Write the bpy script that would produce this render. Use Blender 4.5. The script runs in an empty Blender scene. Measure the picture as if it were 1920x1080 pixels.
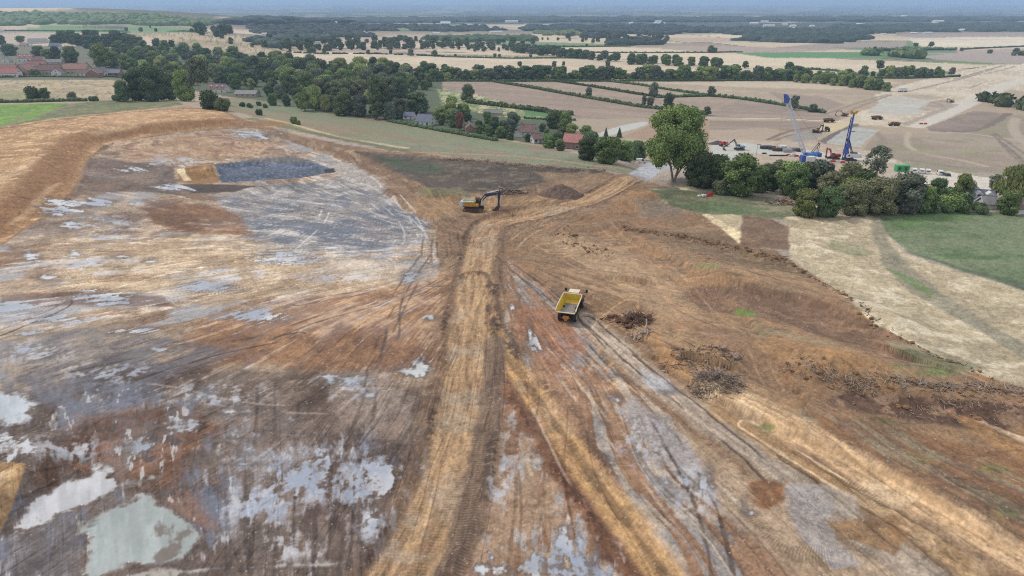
import bpy, math, random
import numpy as np
from mathutils import Vector, Matrix, Euler

# ------------------------------------------------------------------ camera
H = 52.0
F = 1280.0
Y0 = 10.0
PITCH = math.atan((540 - Y0) / F)
cP, sP = math.cos(PITCH), math.sin(PITCH)
scene = bpy.context.scene
cam_d = bpy.data.cameras.new("camera")
cam = bpy.data.objects.new("camera", cam_d)
scene.collection.objects.link(cam)
cam.location = (0, 0, H)
cam.rotation_euler = (math.pi / 2 - PITCH, 0, 0)
cam_d.sensor_width = 36
cam_d.lens = F / 1920 * 36
cam_d.clip_start = 1
cam_d.clip_end = 120000
scene.camera = cam

# ------------------------------------------------------------------ sky, sun, exposure
SUN_EL, SUN_AZ = 48.0, -62.0      # azimuth measured from +Y towards +X
world = bpy.data.worlds.new("World")
scene.world = world
world.use_nodes = True
wn = world.node_tree
wn.nodes.clear()
w_out = wn.nodes.new("ShaderNodeOutputWorld")
w_bg = wn.nodes.new("ShaderNodeBackground")
w_sky = wn.nodes.new("ShaderNodeTexSky")
w_sky.sky_type = 'NISHITA'
w_sky.sun_disc = False
w_sky.sun_elevation = math.radians(SUN_EL)
w_sky.sun_rotation = math.radians(SUN_AZ)
w_sky.altitude = 100
w_sky.air_density = 1.0
w_sky.dust_density = 1.5
# broken cloud: pale grey cloud mixed over the clear sky
w_tc = wn.nodes.new("ShaderNodeTexCoord")
w_map = wn.nodes.new("ShaderNodeMapping")
w_map.inputs['Scale'].default_value = (1, 1, 3.2)
w_noise = wn.nodes.new("ShaderNodeTexNoise")
w_noise.inputs['Scale'].default_value = 2.6
w_noise.inputs['Detail'].default_value = 7
w_ramp = wn.nodes.new("ShaderNodeValToRGB")
w_ramp.color_ramp.elements[0].position = 0.30
w_ramp.color_ramp.elements[0].color = (0.68, 0.68, 0.68, 1)
w_ramp.color_ramp.elements[1].position = 0.62
w_ramp.color_ramp.elements[1].color = (0.97, 0.97, 0.97, 1)
w_cl = wn.nodes.new("ShaderNodeTexNoise")
w_cl.inputs['Scale'].default_value = 3.3
w_cl.inputs['Detail'].default_value = 6
w_ramp2 = wn.nodes.new("ShaderNodeValToRGB")
w_ramp2.color_ramp.elements[0].position = 0.3
w_ramp2.color_ramp.elements[0].color = (5.2, 5.6, 6.3, 1)
w_ramp2.color_ramp.elements[1].position = 0.72
w_ramp2.color_ramp.elements[1].color = (9.6, 9.8, 10.2, 1)
w_mix = wn.nodes.new("ShaderNodeMixRGB")
L = wn.links.new
L(w_tc.outputs['Generated'], w_map.inputs['Vector'])
L(w_map.outputs['Vector'], w_noise.inputs['Vector'])
L(w_map.outputs['Vector'], w_cl.inputs['Vector'])
L(w_noise.outputs['Fac'], w_ramp.inputs['Fac'])
L(w_cl.outputs['Fac'], w_ramp2.inputs['Fac'])
L(w_ramp.outputs['Color'], w_mix.inputs['Fac'])
L(w_sky.outputs['Color'], w_mix.inputs['Color1'])
L(w_ramp2.outputs['Color'], w_mix.inputs['Color2'])
L(w_mix.outputs['Color'], w_bg.inputs['Color'])
w_bg.inputs['Strength'].default_value = 0.084
L(w_bg.outputs['Background'], w_out.inputs['Surface'])

sun_d = bpy.data.lights.new("sun", 'SUN')
sun_d.energy = 1.5
sun_d.angle = math.radians(10)
sun_d.color = (1.0, 0.95, 0.88)
sun = bpy.data.objects.new("sun", sun_d)
scene.collection.objects.link(sun)
_e, _a = math.radians(SUN_EL), math.radians(SUN_AZ)
sdir = Vector((math.sin(_a) * math.cos(_e), math.cos(_a) * math.cos(_e), math.sin(_e)))
sun.rotation_euler = sdir.to_track_quat('Z', 'Y').to_euler()
sun.location = (0, 0, 400)

vs = scene.view_settings
vs.view_transform = 'Standard'
vs.look = 'None'
vs.exposure = 0.50
vs.gamma = 1.0
try:
    vs.use_curve_mapping = False
except Exception:
    pass
scene.cycles.max_bounces = 5
scene.cycles.diffuse_bounces = 2
scene.cycles.glossy_bounces = 2
scene.cycles.transmission_bounces = 2
scene.cycles.volume_bounces = 1
scene.cycles.filter_width = 1.1
scene.cycles.use_denoising = False
scene.cycles.transparent_max_bounces = 6

# ------------------------------------------------------------------ helpers: colour, noise, projection
EF = 1.45      # how much brighter than its base colour a flat surface shows


def s2l(v):
    v = np.asarray(v, dtype=np.float64) / 255.0
    return np.where(v <= 0.04045, v / 12.92, ((v + 0.055) / 1.055) ** 2.4)


def C(r, g, b):
    return (s2l([r, g, b]) / EF).astype(np.float32)


_rng = np.random.RandomState(7)
_T = _rng.rand(256, 256).astype(np.float32)


def vn(x, y, seed=0):
    xf = np.floor(x); yf = np.floor(y)
    xi = xf.astype(np.int32) + seed * 37; yi = yf.astype(np.int32) + seed * 91
    fx = (x - xf).astype(np.float32); fy = (y - yf).astype(np.float32)
    fx = fx * fx * (3 - 2 * fx); fy = fy * fy * (3 - 2 * fy)
    x0 = xi & 255; x1 = (xi + 1) & 255; y0 = yi & 255; y1 = (yi + 1) & 255
    a = _T[x0, y0]; b = _T[x1, y0]; c = _T[x0, y1]; d = _T[x1, y1]
    return (a + (b - a) * fx) * (1 - fy) + (c + (d - c) * fx) * fy


def fbm(x, y, octs=4, seed=0, gain=0.55):
    s = 0; a = 1.0; t = 0
    for o in range(octs):
        s = s + a * vn(x, y, seed + o * 3)
        t += a
        a *= gain
        x = x * 2.03 + 17.3; y = y * 2.03 + 5.7
    return s / t            # 0..1, mean 0.5


def ss(e0, e1, v):
    t = np.clip((v - e0) / (e1 - e0), 0, 1)
    return t * t * (3 - 2 * t)


def flat(px, py, z=0.0):
    """where the line of sight through a picture point meets the level z"""
    a = (px - 960) / F; b = (py - 540) / F
    dy = cP - b * sP; dz = -sP - b * cP
    t = (z - H) / dz
    return a * t, dy * t


def proj(x, y, z):
    d = y * cP + (H - z) * sP
    return 960 + F * x / d, 540 + F * ((H - z) * cP - y * sP) / d


# ------------------------------------------------------------------ large relief of the land
_Bpx = [(-500, 250), (0, 236), (340, 199), (430, 203), (480, 222), (560, 242), (760, 279), (900, 296), (1100, 312), (1160, 322), (1200, 344),
        (1330, 362), (1480, 396), (1920, 392), (2500, 400)]
_q = []; _Yb = []
for _p in _Bpx:
    _x, _y = flat(*_p)
    _q.append(_x / (_y * cP + H * sP)); _Yb.append(_y)


def segdist(x, y, pts):
    """distance, arc length and side of points from a polyline (world metres)"""
    best = np.full(x.shape, 1e9, np.float32); al = np.zeros(x.shape, np.float32); sd = np.zeros(x.shape, np.float32)
    L0 = 0.0
    for (x0, y0), (x1, y1) in zip(pts[:-1], pts[1:]):
        dx, dy = x1 - x0, y1 - y0
        l = math.hypot(dx, dy) + 1e-9
        t = np.clip(((x - x0) * dx + (y - y0) * dy) / (l * l), 0, 1)
        ex = x - x0 - t * dx; ey = y - y0 - t * dy
        d = np.sqrt(ex * ex + ey * ey)
        m = d < best
        best = np.where(m, d, best)
        al = np.where(m, L0 + t * l, al)
        sd = np.where(m, np.sign(dx * ey - dy * ex), sd)
        L0 += l
    return best, al, sd


def smooth(pts, n=6):
    out = []
    P = [pts[0]] + list(pts) + [pts[-1]]
    for i in range(1, len(P) - 2):
        p0, p1, p2, p3 = P[i - 1], P[i], P[i + 1], P[i + 2]
        for k in range(n):
            t = k / n
            out.append(tuple(0.5 * (2 * p1[j] + (p2[j] - p0[j]) * t + (2 * p0[j] - 5 * p1[j] + 4 * p2[j] - p3[j]) * t * t +
                                    (3 * p1[j] - p0[j] - 3 * p2[j] + p3[j]) * t ** 3) for j in (0, 1)))
    out.append(tuple(pts[-1]))
    return out


def W(pts, sm=True, z=0.0):
    w = [flat(px, py, z) for px, py in pts]
    return smooth(w, 5) if sm and len(w) > 2 else w


BANK = W([(-400, 640), (-120, 520), (0, 458), (60, 418), (112, 384), (150, 335), (168, 292), (205, 266), (300, 251), (420, 238), (480, 236)])
BANKR = W([(476, 226), (440, 204), (425, 180), (415, 150)], False)
PIT = [(402, 308), (440, 304), (545, 293), (575, 299), (626, 318), (628, 323), (560, 334), (416, 343)]
PITW = W(PIT, False)
RIDGES = [  # crest line in the picture, height, half width (m)
    ([(1055, 425), (1120, 470), (1200, 500)], 0.7, 3.0),
    ([(1060, 432), (1170, 428), (1290, 448), (1390, 470), (1480, 492)], 0.9, 3.2),
    ([(1290, 560), (1360, 545), (1450, 555), (1560, 590), (1640, 612)], 1.2, 6.0),
    ([(1475, 688), (1560, 712), (1700, 722), (1850, 728), (1960, 745)], 1.3, 3.5),
    ([(1180, 560), (1250, 600), (1330, 660), (1390, 700)], 0.5, 3.0),
    ([(690, 290), (730, 312), (770, 338), (800, 362), (850, 372)], 1.6, 3.5),
    ([(560, 262), (610, 276), (660, 292)], 1.6, 4.0),
    ([(905, 408), (950, 398), (1010, 392)], 0.9, 2.2),
    ([(1262, 318), (1290, 352), (1200, 372), (1150, 395)], 1.0, 4.0),
]
RIDGES = [(W(p), h, w) for p, h, w in RIDGES]
STEPS = [  # foot of a cut bank (higher on the far side), height, width of the face, how far the shelf runs back
    ([(1262, 548), (1360, 566), (1450, 580), (1540, 604), (1610, 640)], 1.4, 4.5, 10),
    ([(1430, 722), (1560, 750), (1700, 772), (1850, 798), (1980, 826)], 1.8, 3.6, 12),
    ([(1110, 420), (1200, 468), (1290, 522), (1380, 600), (1450, 690)], 1.1, 1.8, 10),
    ([(1150, 600), (1220, 662), (1300, 738), (1420, 800), (1600, 880), (1800, 985), (1960, 1080)], 1.0, 1.4, 14),
    ([(700, 352), (770, 400), (830, 430)], 1.1, 2.0, 10),
]
STEPS = [(W(p), h, w, b) for p, h, w, b in STEPS]
ROADS = [  # centre line, half width, colour, berm left/right
    ('main', [(1180, 330), (1150, 352), (1090, 378), (1010, 398), (935, 415), (908, 440), (900, 480), (888, 540), (880, 600), (876, 680), (868, 780),
              (848, 880), (808, 980), (752, 1080), (690, 1200)], 3.9),
    ('branch', [(890, 520), (898, 575), (925, 640), (975, 715), (1040, 805), (1110, 900), (1180, 990), (1245, 1080), (1320, 1200)], 2.5),
]
ROADW = {n: (W(p), w) for n, p, w in ROADS}


def inside(x, y, poly):
    c = np.zeros(x.shape, bool)
    n = len(poly)
    for i in range(n):
        x0, y0 = poly[i]; x1, y1 = poly[(i + 1) % n]
        if y0 == y1:
            continue
        m = ((y0 > y) != (y1 > y)) & (x < (x1 - x0) * (y - y0) / (y1 - y0) + x0)
        c ^= m
    return c


def macro(x, y):
    x = np.asarray(x, np.float64); y = np.asarray(y, np.float64)
    d0 = y * cP + H * sP
    q = x / np.maximum(d0, 1)
    Yb = np.interp(q, _q, _Yb)
    s = y - Yb
    left = ss(-0.45, -0.62, q)
    L1 = 150 + 60 * ss(-0.1, -0.4, q)
    drop = -20 * ss(-6, L1, s) * (1 - left) + left * (-7 * ss(0, 90, s) - 13 * ss(300, 900, s))
    h = drop
    # hills on the left and the low rim of hills on the horizon
    for (hx, hy, hh, sx, sy) in ((-1250, 2350, 46, 620, 420), (-640, 1330, 20, 260, 260), (-2300, 2500, 60, 900, 500), (-900, 1500, 10, 500, 200)):
        h = h + hh * np.exp(-((x - hx) / sx) ** 2 - ((y - hy) / sy) ** 2)
    far = ss(9000, 22000, y)
    h = h + far * (60 + 90 * fbm(x / 5200 + 3, y / 5200, 3, 5)) * 0.75
    return h


def near_relief(x, y):
    """relief of the earthworks: only evaluated close to the camera"""
    h = np.zeros(x.shape)
    d, al, sd = segdist(x, y, BANK + BANKR)
    out = np.where(inside(x, y, BANK + BANKR + [(-1500, 900), (-1500, 20)]), d, -d)
    h += 2.9 * ss(0, 16, out) + 0.25 * np.exp(-((out + 1.2) / 0.8) ** 2)
    # pit with steep near side and a sloping far side
    ins = inside(x, y, PITW)
    dp, _, _ = segdist(x, y, PITW + [PITW[0]])
    h -= np.where(ins, 1.3 * ss(0, 4.5, dp), 0)
    h += np.where(~ins, 0.2 * np.exp(-((dp - 1.5) / 1.5) ** 2), 0)
    for pts, hh, ww in RIDGES:
        d, al, sd = segdist(x, y, pts)
        m = d < ww * 3
        h[m] += (hh * np.exp(-(d / ww) ** 2) * (0.65 + 0.7 * vn(al / 4.0, d * 0 + 3.1, 11)))[m]
    for pts, hh, ww, bk in STEPS:
        d, al, sd = segdist(x, y, pts)
        end = segdist(x, y, [pts[0], (pts[0][0] + .1, pts[0][1])])[0]
        end2 = segdist(x, y, [pts[-1], (pts[-1][0] + .1, pts[-1][1])])[0]
        m = (d < bk * 2.5) & (sd > 0)
        wv = ww * (.6 + .8 * vn(al / 6.0, d * 0 + 2.2, 13))
        h[m] += (hh * ss(0, wv, d) * np.exp(-(np.maximum(d - ww, 0) / bk) ** 2) * ss(0, 9, end) * ss(0, 9, end2) * (.8 + .4 * vn(al / 9.0, d * 0 + 1.1, 12)))[m]
    for n, (pts, ww) in ROADW.items():
        d, al, sd = segdist(x, y, pts)
        m = d < ww * 3
        berm = 0.22 * np.exp(-((d - ww - 0.7) / 0.6) ** 2) * (0.4 + 1.2 * vn(al / 2.5, sd * 3, 21)) - 0.18 * (1 - ss(ww - 0.8, ww + 0.2, d))
        h[m] += berm[m]
    # sandy heap left of the pit, bank in the lower left corner
    for cx, cy, hh, rx, ry in ((372, 326, 1.8, 9.5, 9), (-30, 930, 2.6, 8, 14)):
        wx, wy = flat(cx, cy)
        r = np.sqrt(((x - wx) / rx) ** 2 + ((y - wy) / ry) ** 2)
        h += hh * (1 - ss(0.45, 1.0, r))
    h += (fbm(x / 45, y / 45, 3, 31) - 0.5) * 1.4
    return h


# ------------------------------------------------------------------ the ground sheet
STEP = 1.4
_v = np.arange(1330, 13.5, -STEP)
_, YR = flat(960, _v, -8.0)
YR = np.concatenate([YR, np.geomspace(YR[-1] * 1.08, 62000, 14)])
AC = np.arange(-0.93, 0.9301, STEP / F)
NR, NC = len(YR), len(AC)
GX = AC[None, :] * (YR[:, None] * cP + (H + 8) * sP)
GY = np.repeat(YR[:, None], NC, 1)
GZ = macro(GX, GY)
_nr = int(np.searchsorted(YR, 420))
GZ[:_nr] += near_relief(GX[:_nr], GY[:_nr]) * (1 - ss(300, 415, GY[:_nr]))


def gz(x, y):
    """ground height at one point, read back from the sheet"""
    r = float(np.interp(y, YR, np.arange(NR)))
    a = x / (y * cP + (H + 8) * sP)
    c = (a - AC[0]) / (AC[1] - AC[0])
    c = min(max(c, 0), NC - 1.001); r = min(max(r, 0), NR - 1.001)
    r0, c0 = int(r), int(c)
    fr, fc = r - r0, c - c0
    return float((GZ[r0, c0] * (1 - fc) + GZ[r0, c0 + 1] * fc) * (1 - fr) + (GZ[r0 + 1, c0] * (1 - fc) + GZ[r0 + 1, c0 + 1] * fc) * fr)


def at(px, py, lift=0.0):
    """the ground point seen at a picture point (first hit along the line of sight)"""
    a = (px - 960) / F; b = (py - 540) / F
    dy = cP - b * sP; dz = -sP - b * cP
    ys = YR
    t = ys / dy
    zs = H + t * dz
    xs = a * t
    rr = np.arange(NR)
    cc = np.clip((xs / (ys * cP + (H + 8) * sP) - AC[0]) / (AC[1] - AC[0]), 0, NC - 1).astype(int)
    zg = GZ[rr, cc]
    below = np.nonzero(zs <= zg)[0]
    k = below[0] if len(below) else NR - 1
    if k > 0:
        d0 = zs[k - 1] - zg[k - 1]; d1 = zs[k] - zg[k]
        f = d0 / (d0 - d1 + 1e-9)
        f = min(max(f, 0), 1)
        y = ys[k - 1] + (ys[k] - ys[k - 1]) * f
    else:
        y = ys[0]
    x = a * y / dy
    return Vector((x, y, gz(x, y) + lift))


def pxm(p):
    """picture pixels per metre at a world point"""
    return F / (p[1] * cP + (H - p[2]) * sP)


U, V = proj(GX, GY, GZ)
gx = GX.ravel(); gy = GY.ravel()
U = U.ravel().astype(np.float32); V = V.ravel().astype(np.float32)
x32 = gx.astype(np.float32); y32 = gy.astype(np.float32)
N = len(gx)
PPM = (F / (gy * cP + (H - GZ.ravel()) * sP)).astype(np.float32)

# ------------------------------------------------------------------ surface of the ground: soil, clay, grass, water
COL = np.zeros((N, 3), np.float32)
WET = np.zeros(N, np.float32)
GRN = np.zeros(N, np.float32)      # grassy
MZ = np.zeros(N, np.float32)       # small relief
_hx, _hy = flat(925, 468)
_r = np.hypot(x32 - _hx, y32 - _hy) + 4
_th = np.arctan2(y32 - _hy, x32 - _hx)
_th = np.where(_th > 1.3, _th - 2 * math.pi, _th)
_lr = np.log(_r)
_wob = (fbm(x32 / 22, y32 / 22, 2, 61) - 0.5)
nA = fbm(x32 / 16, y32 / 16, 4, 1)
nB = fbm(x32 / 3.2, y32 / 3.2, 4, 2, 0.62)
nC = fbm(x32 / 0.8, y32 / 0.8, 3, 3, 0.65)
nD = fbm(x32 / 60, y32 / 60, 4, 4)
nX = fbm(x32 / 7, y32 / 7, 4, 5, 0.6)
pS = fbm(_th * 22 + _wob * 3.0, _lr * 3.2, 4, 6, 0.62)
pF = fbm(_th * 85 + _wob * 7, _lr * 7, 3, 7, 0.65)
nE = fbm(x32 / 0.28, y32 / 0.34, 2, 8, 0.7)
nW = nX * .45 + nB * .35 + pS * .2
_kv = 2.3                           # foreshortening of the picture's vertical


def bb(u0, u1, v0, v1):
    return np.nonzero((U > u0) & (U < u1) & (V > v0) & (V < v1))[0]


def put(idx, m, col):
    c = col(idx) if callable(col) else col
    m = m[:, None]
    COL[idx] = COL[idx] * (1 - m) + np.asarray(c, np.float32) * m


def sdpoly(idx, pts):
    u = U[idx]; v = V[idx] * _kv
    P = [(p[0], p[1] * _kv) for p in pts]
    ins = inside(u, v, P)
    d, _, _ = segdist(u, v, P + [P[0]])
    return np.where(ins, d, -d)


def poly(pts, col, edge=6, soft=3, a=1.0, n=None, green=None, wet=None):
    n = nW if n is None else n
    mg = edge * 1.5 + soft + 2
    us = [p[0] for p in pts]; vv = [p[1] for p in pts]
    idx = bb(min(us) - mg, max(us) + mg, min(vv) - mg, max(vv) + mg)
    if not len(idx):
        return idx, None
    m = ss(-soft, soft, sdpoly(idx, pts) + (n[idx] - 0.5) * 4.6 * edge) * a
    m = m.astype(np.float32)
    put(idx, m, col)
    if green is not None:
        GRN[idx] = GRN[idx] * (1 - m) + green * m
    if wet is not None:
        WET[idx] = WET[idx] * (1 - m) + wet * m
    return idx, m


def strip(pts, hw, col, soft=0.5, edge=0.5, a=1.0, sm=True, n=None, dz=0.0, off=0.0, wet=None, green=None, z=0.0, frag=0.0, w=None):
    """a band of given half width in metres along a line laid on the ground"""
    w = w or ([tuple(at(*p)[:2]) for p in pts] if z is None else W(pts, sm, z))
    if z is None and sm and len(w) > 2:
        w = smooth(w, 5)
    mg = hw + abs(off) + soft + edge + 1
    xs = [p[0] for p in w]; ys = [p[1] for p in w]
    idx = np.nonzero((x32 > min(xs) - mg) & (x32 < max(xs) + mg) & (y32 > min(ys) - mg) & (y32 < max(ys) + mg))[0]
    if not len(idx):
        return idx, None, None, None
    d, al, sd = segdist(x32[idx], y32[idx], w)
    s = d * sd
    nn = (nB if n is None else n)[idx]
    m = ss(hw + soft, hw - soft, np.abs(s - off) + (nn - 0.5) * 2.5 * edge)
    if frag:
        m = m * ss(0.5 - frag, 0.62 - frag * 0.6, vn(al / 6.0, s * 0 + len(w) * 3.7 + off, 17) * 0.7 + nn * 0.3)
    m = (m * a).astype(np.float32)
    k = m > 0.002
    idx = idx[k]; m = m[k]; al = al[k]; s = s[k]
    put(idx, m, col if not callable(col) else (lambda i: col(i, al, s)))
    if dz:
        MZ[idx] += dz * m
    if wet is not None:
        WET[idx] = WET[idx] * (1 - m) + wet * m
    if green is not None:
        GRN[idx] = GRN[idx] * (1 - m) + green * m
    return idx, m, al, s


def mix2(a, b, t):
    t = np.clip(t, 0, 1)[:, None]
    return a * (1 - t) + b * t


def streaky(a, b, c=None, lo=0.4, hi=0.6):
    def f(i):
        o = mix2(a, b, ss(lo, hi, pS[i] * 0.6 + pF[i] * 0.4))
        if c is not None:
            o = mix2(o, c, ss(0.52, 0.68, nX[i] * 0.5 + pF[i] * 0.5))
        return o
    return f


def patchy(a, b, c=None, lo=0.42, hi=0.58, n1=None, n2=None):
    def f(i):
        o = mix2(a, b, ss(lo, hi, (nX if n1 is None else n1)[i]))
        if c is not None:
            o = mix2(o, c, ss(0.55, 0.66, (nB if n2 is None else n2)[i]))
        return o
    return f


# --- the plain: a patchwork of stubble, grass and ploughed fields
def farfields(i):
    x = x32[i].astype(np.float64); y = y32[i].astype(np.float64)
    wx = (fbm(x / 700, y / 700, 2, 41) - 0.5) * 260
    c, s = math.cos(0.22), math.sin(0.22)
    p = x * c + y * s + wx; q = -x * s + y * c + wx * 0.7
    rows = np.floor(q / 230.0).astype(int)
    pw = 420.0 + 120 * np.sin(rows * 2.1)
    cols = np.floor((p + rows * 171) / pw).astype(int)
    r1 = _T[rows & 255, cols & 255]; r2 = _T[(cols + 91) & 255, (rows + 13) & 255]
    pal = np.stack([C(204, 186, 166), C(176, 156, 146), C(216, 200, 178), C(112, 136, 92), C(190, 170, 152), C(150, 136, 122)])
    k = np.clip((r1 * 7.2).astype(int), 0, 6)
    k = np.array([0, 1, 2, 4, 0, 5, 3])[k]
    o = pal[k] * (0.9 + 0.2 * r2)[:, None]
    # tramlines
    fq = (q / 230.0) % 1; fp = ((p + rows * 171) / pw) % 1
    near = ss(2600, 1200, y)
    hd = np.minimum(np.minimum(fq, 1 - fq) * 230, np.minimum(fp, 1 - fp) * pw)
    hm = ss(7, 3, hd) * (0.3 + 0.7 * near)
    o = mix2(o, C(70, 84, 62), hm * 0.8)
    # further off woods and meadow take over, blued with distance as painted haze
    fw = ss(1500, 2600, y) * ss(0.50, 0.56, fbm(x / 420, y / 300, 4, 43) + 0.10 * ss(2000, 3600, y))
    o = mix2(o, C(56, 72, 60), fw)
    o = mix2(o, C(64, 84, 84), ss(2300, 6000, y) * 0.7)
    return o.astype(np.float32)


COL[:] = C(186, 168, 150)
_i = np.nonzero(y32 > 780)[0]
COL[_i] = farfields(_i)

TAN = C(206, 190, 170)


def stripes(a, b, ang, wl, z=0):
    """drill rows across a field"""
    def f(i):
        ca, sa = math.cos(ang), math.sin(ang)
        c = x32[i] * ca + y32[i] * sa
        n = 0.55 * vn(c / wl, c * 0 + z, 51) + 0.45 * vn(c / (wl * 0.35), c * 0 + z + 9, 52)
        tl = ss(1.3, .5, np.abs((c % 24.0) - 12)) * ss(1100, 500, y32[i])
        return mix2(a, b, ss(0.3, 0.7, n * 0.7 + nA[i] * .12 + nD[i] * 0.18)) * (1 - .10 * tl)[:, None] * (.94 + .12 * ss(.35, .65, nD[i]))[:, None]
    return f


def fld(pts, col, edge=1.0, soft=1.5, **k):
    return poly(pts, col, edge, soft, n=nB, **k)


fld([(-300, 66), (30, 62), (118, 60), (225, 64), (230, 70), (120, 78), (60, 84), (-300, 90)], C(186, 168, 154))
fld([(40, 56), (90, 46), (220, 46), (360, 51), (372, 58), (360, 62), (225, 61), (30, 59)], C(112, 146, 92), green=0.7)
fld([(90, 50), (240, 51), (238, 52.5), (80, 52)], C(60, 76, 56))
fld([(225, 62), (352, 61), (425, 64), (480, 70), (560, 86), (620, 100), (600, 112), (540, 112), (430, 104), (330, 84), (300, 74)],
    patchy(C(192, 172, 148), C(170, 154, 128), C(122, 122, 96), n1=nD), edge=3)
fld([(540, 96), (700, 101), (900, 106), (1130, 112), (1450, 117), (1700, 118), (1700, 128), (1440, 150), (1300, 138), (1100, 132), (900, 128), (700, 124), (545, 120)],
    stripes(C(206, 188, 168), C(220, 204, 184), 1.5, 30))
fld([(620, 78), (880, 82), (1150, 88), (1250, 90), (1150, 104), (880, 98), (640, 92)], stripes(C(196, 178, 160), C(210, 194, 174), 1.4, 40))
fld([(690, 99), (1120, 108), (1130, 109.5), (690, 101.5)], C(84, 92, 70))
fld([(860, 80), (960, 77), (1130, 82), (1145, 88), (1010, 90), (900, 84)], C(112, 142, 96), green=.6)
fld([(1020, 90), (1120, 88), (1250, 92), (1400, 99), (1300, 104), (1150, 99), (1040, 94)], C(214, 198, 178))
fld([(1100, 99), (1400, 100), (1500, 106), (1600, 112), (1870, 122), (1720, 138), (1560, 131), (1440, 122), (1200, 116)],
    stripes(C(228, 214, 194), C(214, 198, 178), 1.35, 50))
fld([(1250, 86), (1400, 87), (1580, 94), (1420, 100), (1330, 98), (1240, 92)], C(172, 154, 146))
fld([(1375, 99), (1440, 98), (1640, 97), (1810, 103), (1640, 109), (1440, 108.5)], C(92, 140, 92), green=.7)
fld([(1560, 80), (1700, 76), (1700, 92), (1640, 95), (1440, 90)], C(160, 146, 140))
fld([(1560, 88), (1640, 90), (1780, 90), (1800, 100), (1650, 98)], C(108, 130, 108), green=.4)
fld([(1660, 66), (1800, 62), (2100, 60), (2100, 70), (1740, 72)], C(160, 146, 142))
fld([(1700, 73), (1800, 69), (2100, 68), (2100, 86), (1800, 93), (1730, 88)], stripes(C(226, 214, 198), C(200, 188, 172), 1.45, 60))
fld([(1720, 106), (1800, 99), (1900, 94), (2200, 90), (2200, 122), (1880, 120), (1760, 112)], C(172, 158, 154))
# mid fields with hedges
fld([(815, 151), (930, 154), (1100, 184), (1200, 201), (1330, 216), (1320, 226), (1240, 225), (1180, 230), (1120, 248), (1070, 242), (1075, 212), (960, 206), (860, 184)],
    stripes(C(178, 158, 146), C(160, 142, 132), 1.05, 5.5))
fld([(930, 152), (1042, 152), (1110, 163), (1200, 178), (1240, 184), (1390, 184), (1330, 216), (1200, 200), (1100, 183), (1000, 165)],
    stripes(C(182, 162, 148), C(168, 150, 140), 1.05, 7, 3))
fld([(1042, 151), (1135, 152), (1200, 160), (1320, 178), (1240, 184), (1200, 178), (1110, 163)], stripes(C(192, 172, 154), C(176, 158, 146), 1.05, 9, 5))
fld([(1135, 151), (1660, 150), (1700, 150), (1640, 178), (1545, 212), (1480, 200), (1390, 184), (1320, 178), (1200, 160)],
    stripes(C(200, 182, 164), C(186, 168, 152), 1.2, 12, 7))
fld([(1200, 154), (1660, 151), (1690, 156), (1560, 168), (1380, 163)], C(216, 200, 182), a=.8)
fld([(1390, 184), (1480, 200), (1545, 212), (1600, 228), (1330, 222), (1325, 216)], stripes(C(176, 158, 146), C(160, 144, 136), 1.3, 6, 2))
fld([(1440, 172), (1540, 182), (1585, 196), (1540, 212), (1480, 198)], C(160, 144, 136), a=.8)
fld([(1328, 226), (1500, 227), (1620, 236), (1540, 250), (1440, 254), (1330, 262)], stripes(C(172, 152, 140), C(158, 140, 130), 1.5, 5, 2))
fld([(1330, 244), (1440, 240), (1540, 256), (1540, 270), (1440, 262), (1330, 266)], C(190, 172, 156), a=.8)
fld([(1215, 236), (1250, 226), (1330, 222), (1330, 280), (1200, 262), (1170, 256)], C(178, 152, 132))
fld([(1120, 246), (1065, 242), (1072, 224), (1180, 222), (1240, 222), (1190, 230)], C(182, 166, 152))
# the pale corridor running off to the right
fld([(1600, 214), (1650, 196), (1640, 178), (1690, 160), (1790, 136), (1870, 121), (2200, 118), (2200, 190), (1880, 168), (1860, 182), (1810, 205), (1730, 240), (1560, 232)],
    patchy(C(222, 208, 192), C(208, 192, 174), C(226, 216, 202), n1=nD), edge=2)
fld([(1660, 183), (1700, 180), (1752, 184), (1738, 206), (1718, 216), (1625, 212)], stripes(C(206, 202, 198), C(194, 192, 192), 1.0, 6), a=.9)
fld([(1745, 190), (1790, 184), (1782, 198), (1740, 208), (1722, 205)], patchy(C(166, 150, 142), C(190, 176, 164), n1=nA), edge=3)
fld([(1688, 178), (1740, 177), (1772, 183), (1740, 187), (1700, 182)], C(184, 166, 148), a=.8)
strip([(1712, 236), (1770, 214), (1808, 196), (1862, 172), (1900, 155), (1990, 142)], 7, C(218, 212, 206), 2, 2, z=None)
strip([(1690, 236), (1745, 214), (1790, 196)], 3, C(178, 164, 154), 2, 2, z=None)
for _t in ([(1700, 172), (1760, 158), (1830, 140), (1878, 123)], [(1790, 147), (1860, 136), (1905, 124)], [(1550, 213), (1600, 196), (1660, 178)], [(1560, 224), (1612, 200), (1672, 177)],
           [(1812, 166), (1840, 157)], [(1800, 146), (1850, 131), (1890, 122)]):
    strip(_t, 1.6, C(160, 144, 134), 1.2, 1, z=None)
fld([(1735, 240), (1800, 215), (1830, 208), (1892, 213), (1880, 224), (1850, 236), (1832, 244), (1745, 246)], patchy(C(160, 142, 134), C(148, 132, 126), n1=nA), edge=1.5)
strip([(1892, 213), (1860, 234), (1832, 245), (1760, 246)], 3, C(132, 118, 112), 1.5, 1, z=None)
fld([(1730, 250), (1832, 246), (1862, 236), (1900, 214), (2200, 200), (2200, 370), (1920, 345), (1700, 312), (1620, 280), (1640, 252)],
    patchy(C(178, 162, 150), C(166, 150, 138), C(158, 150, 128), n1=nD, n2=nA), edge=2)
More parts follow.
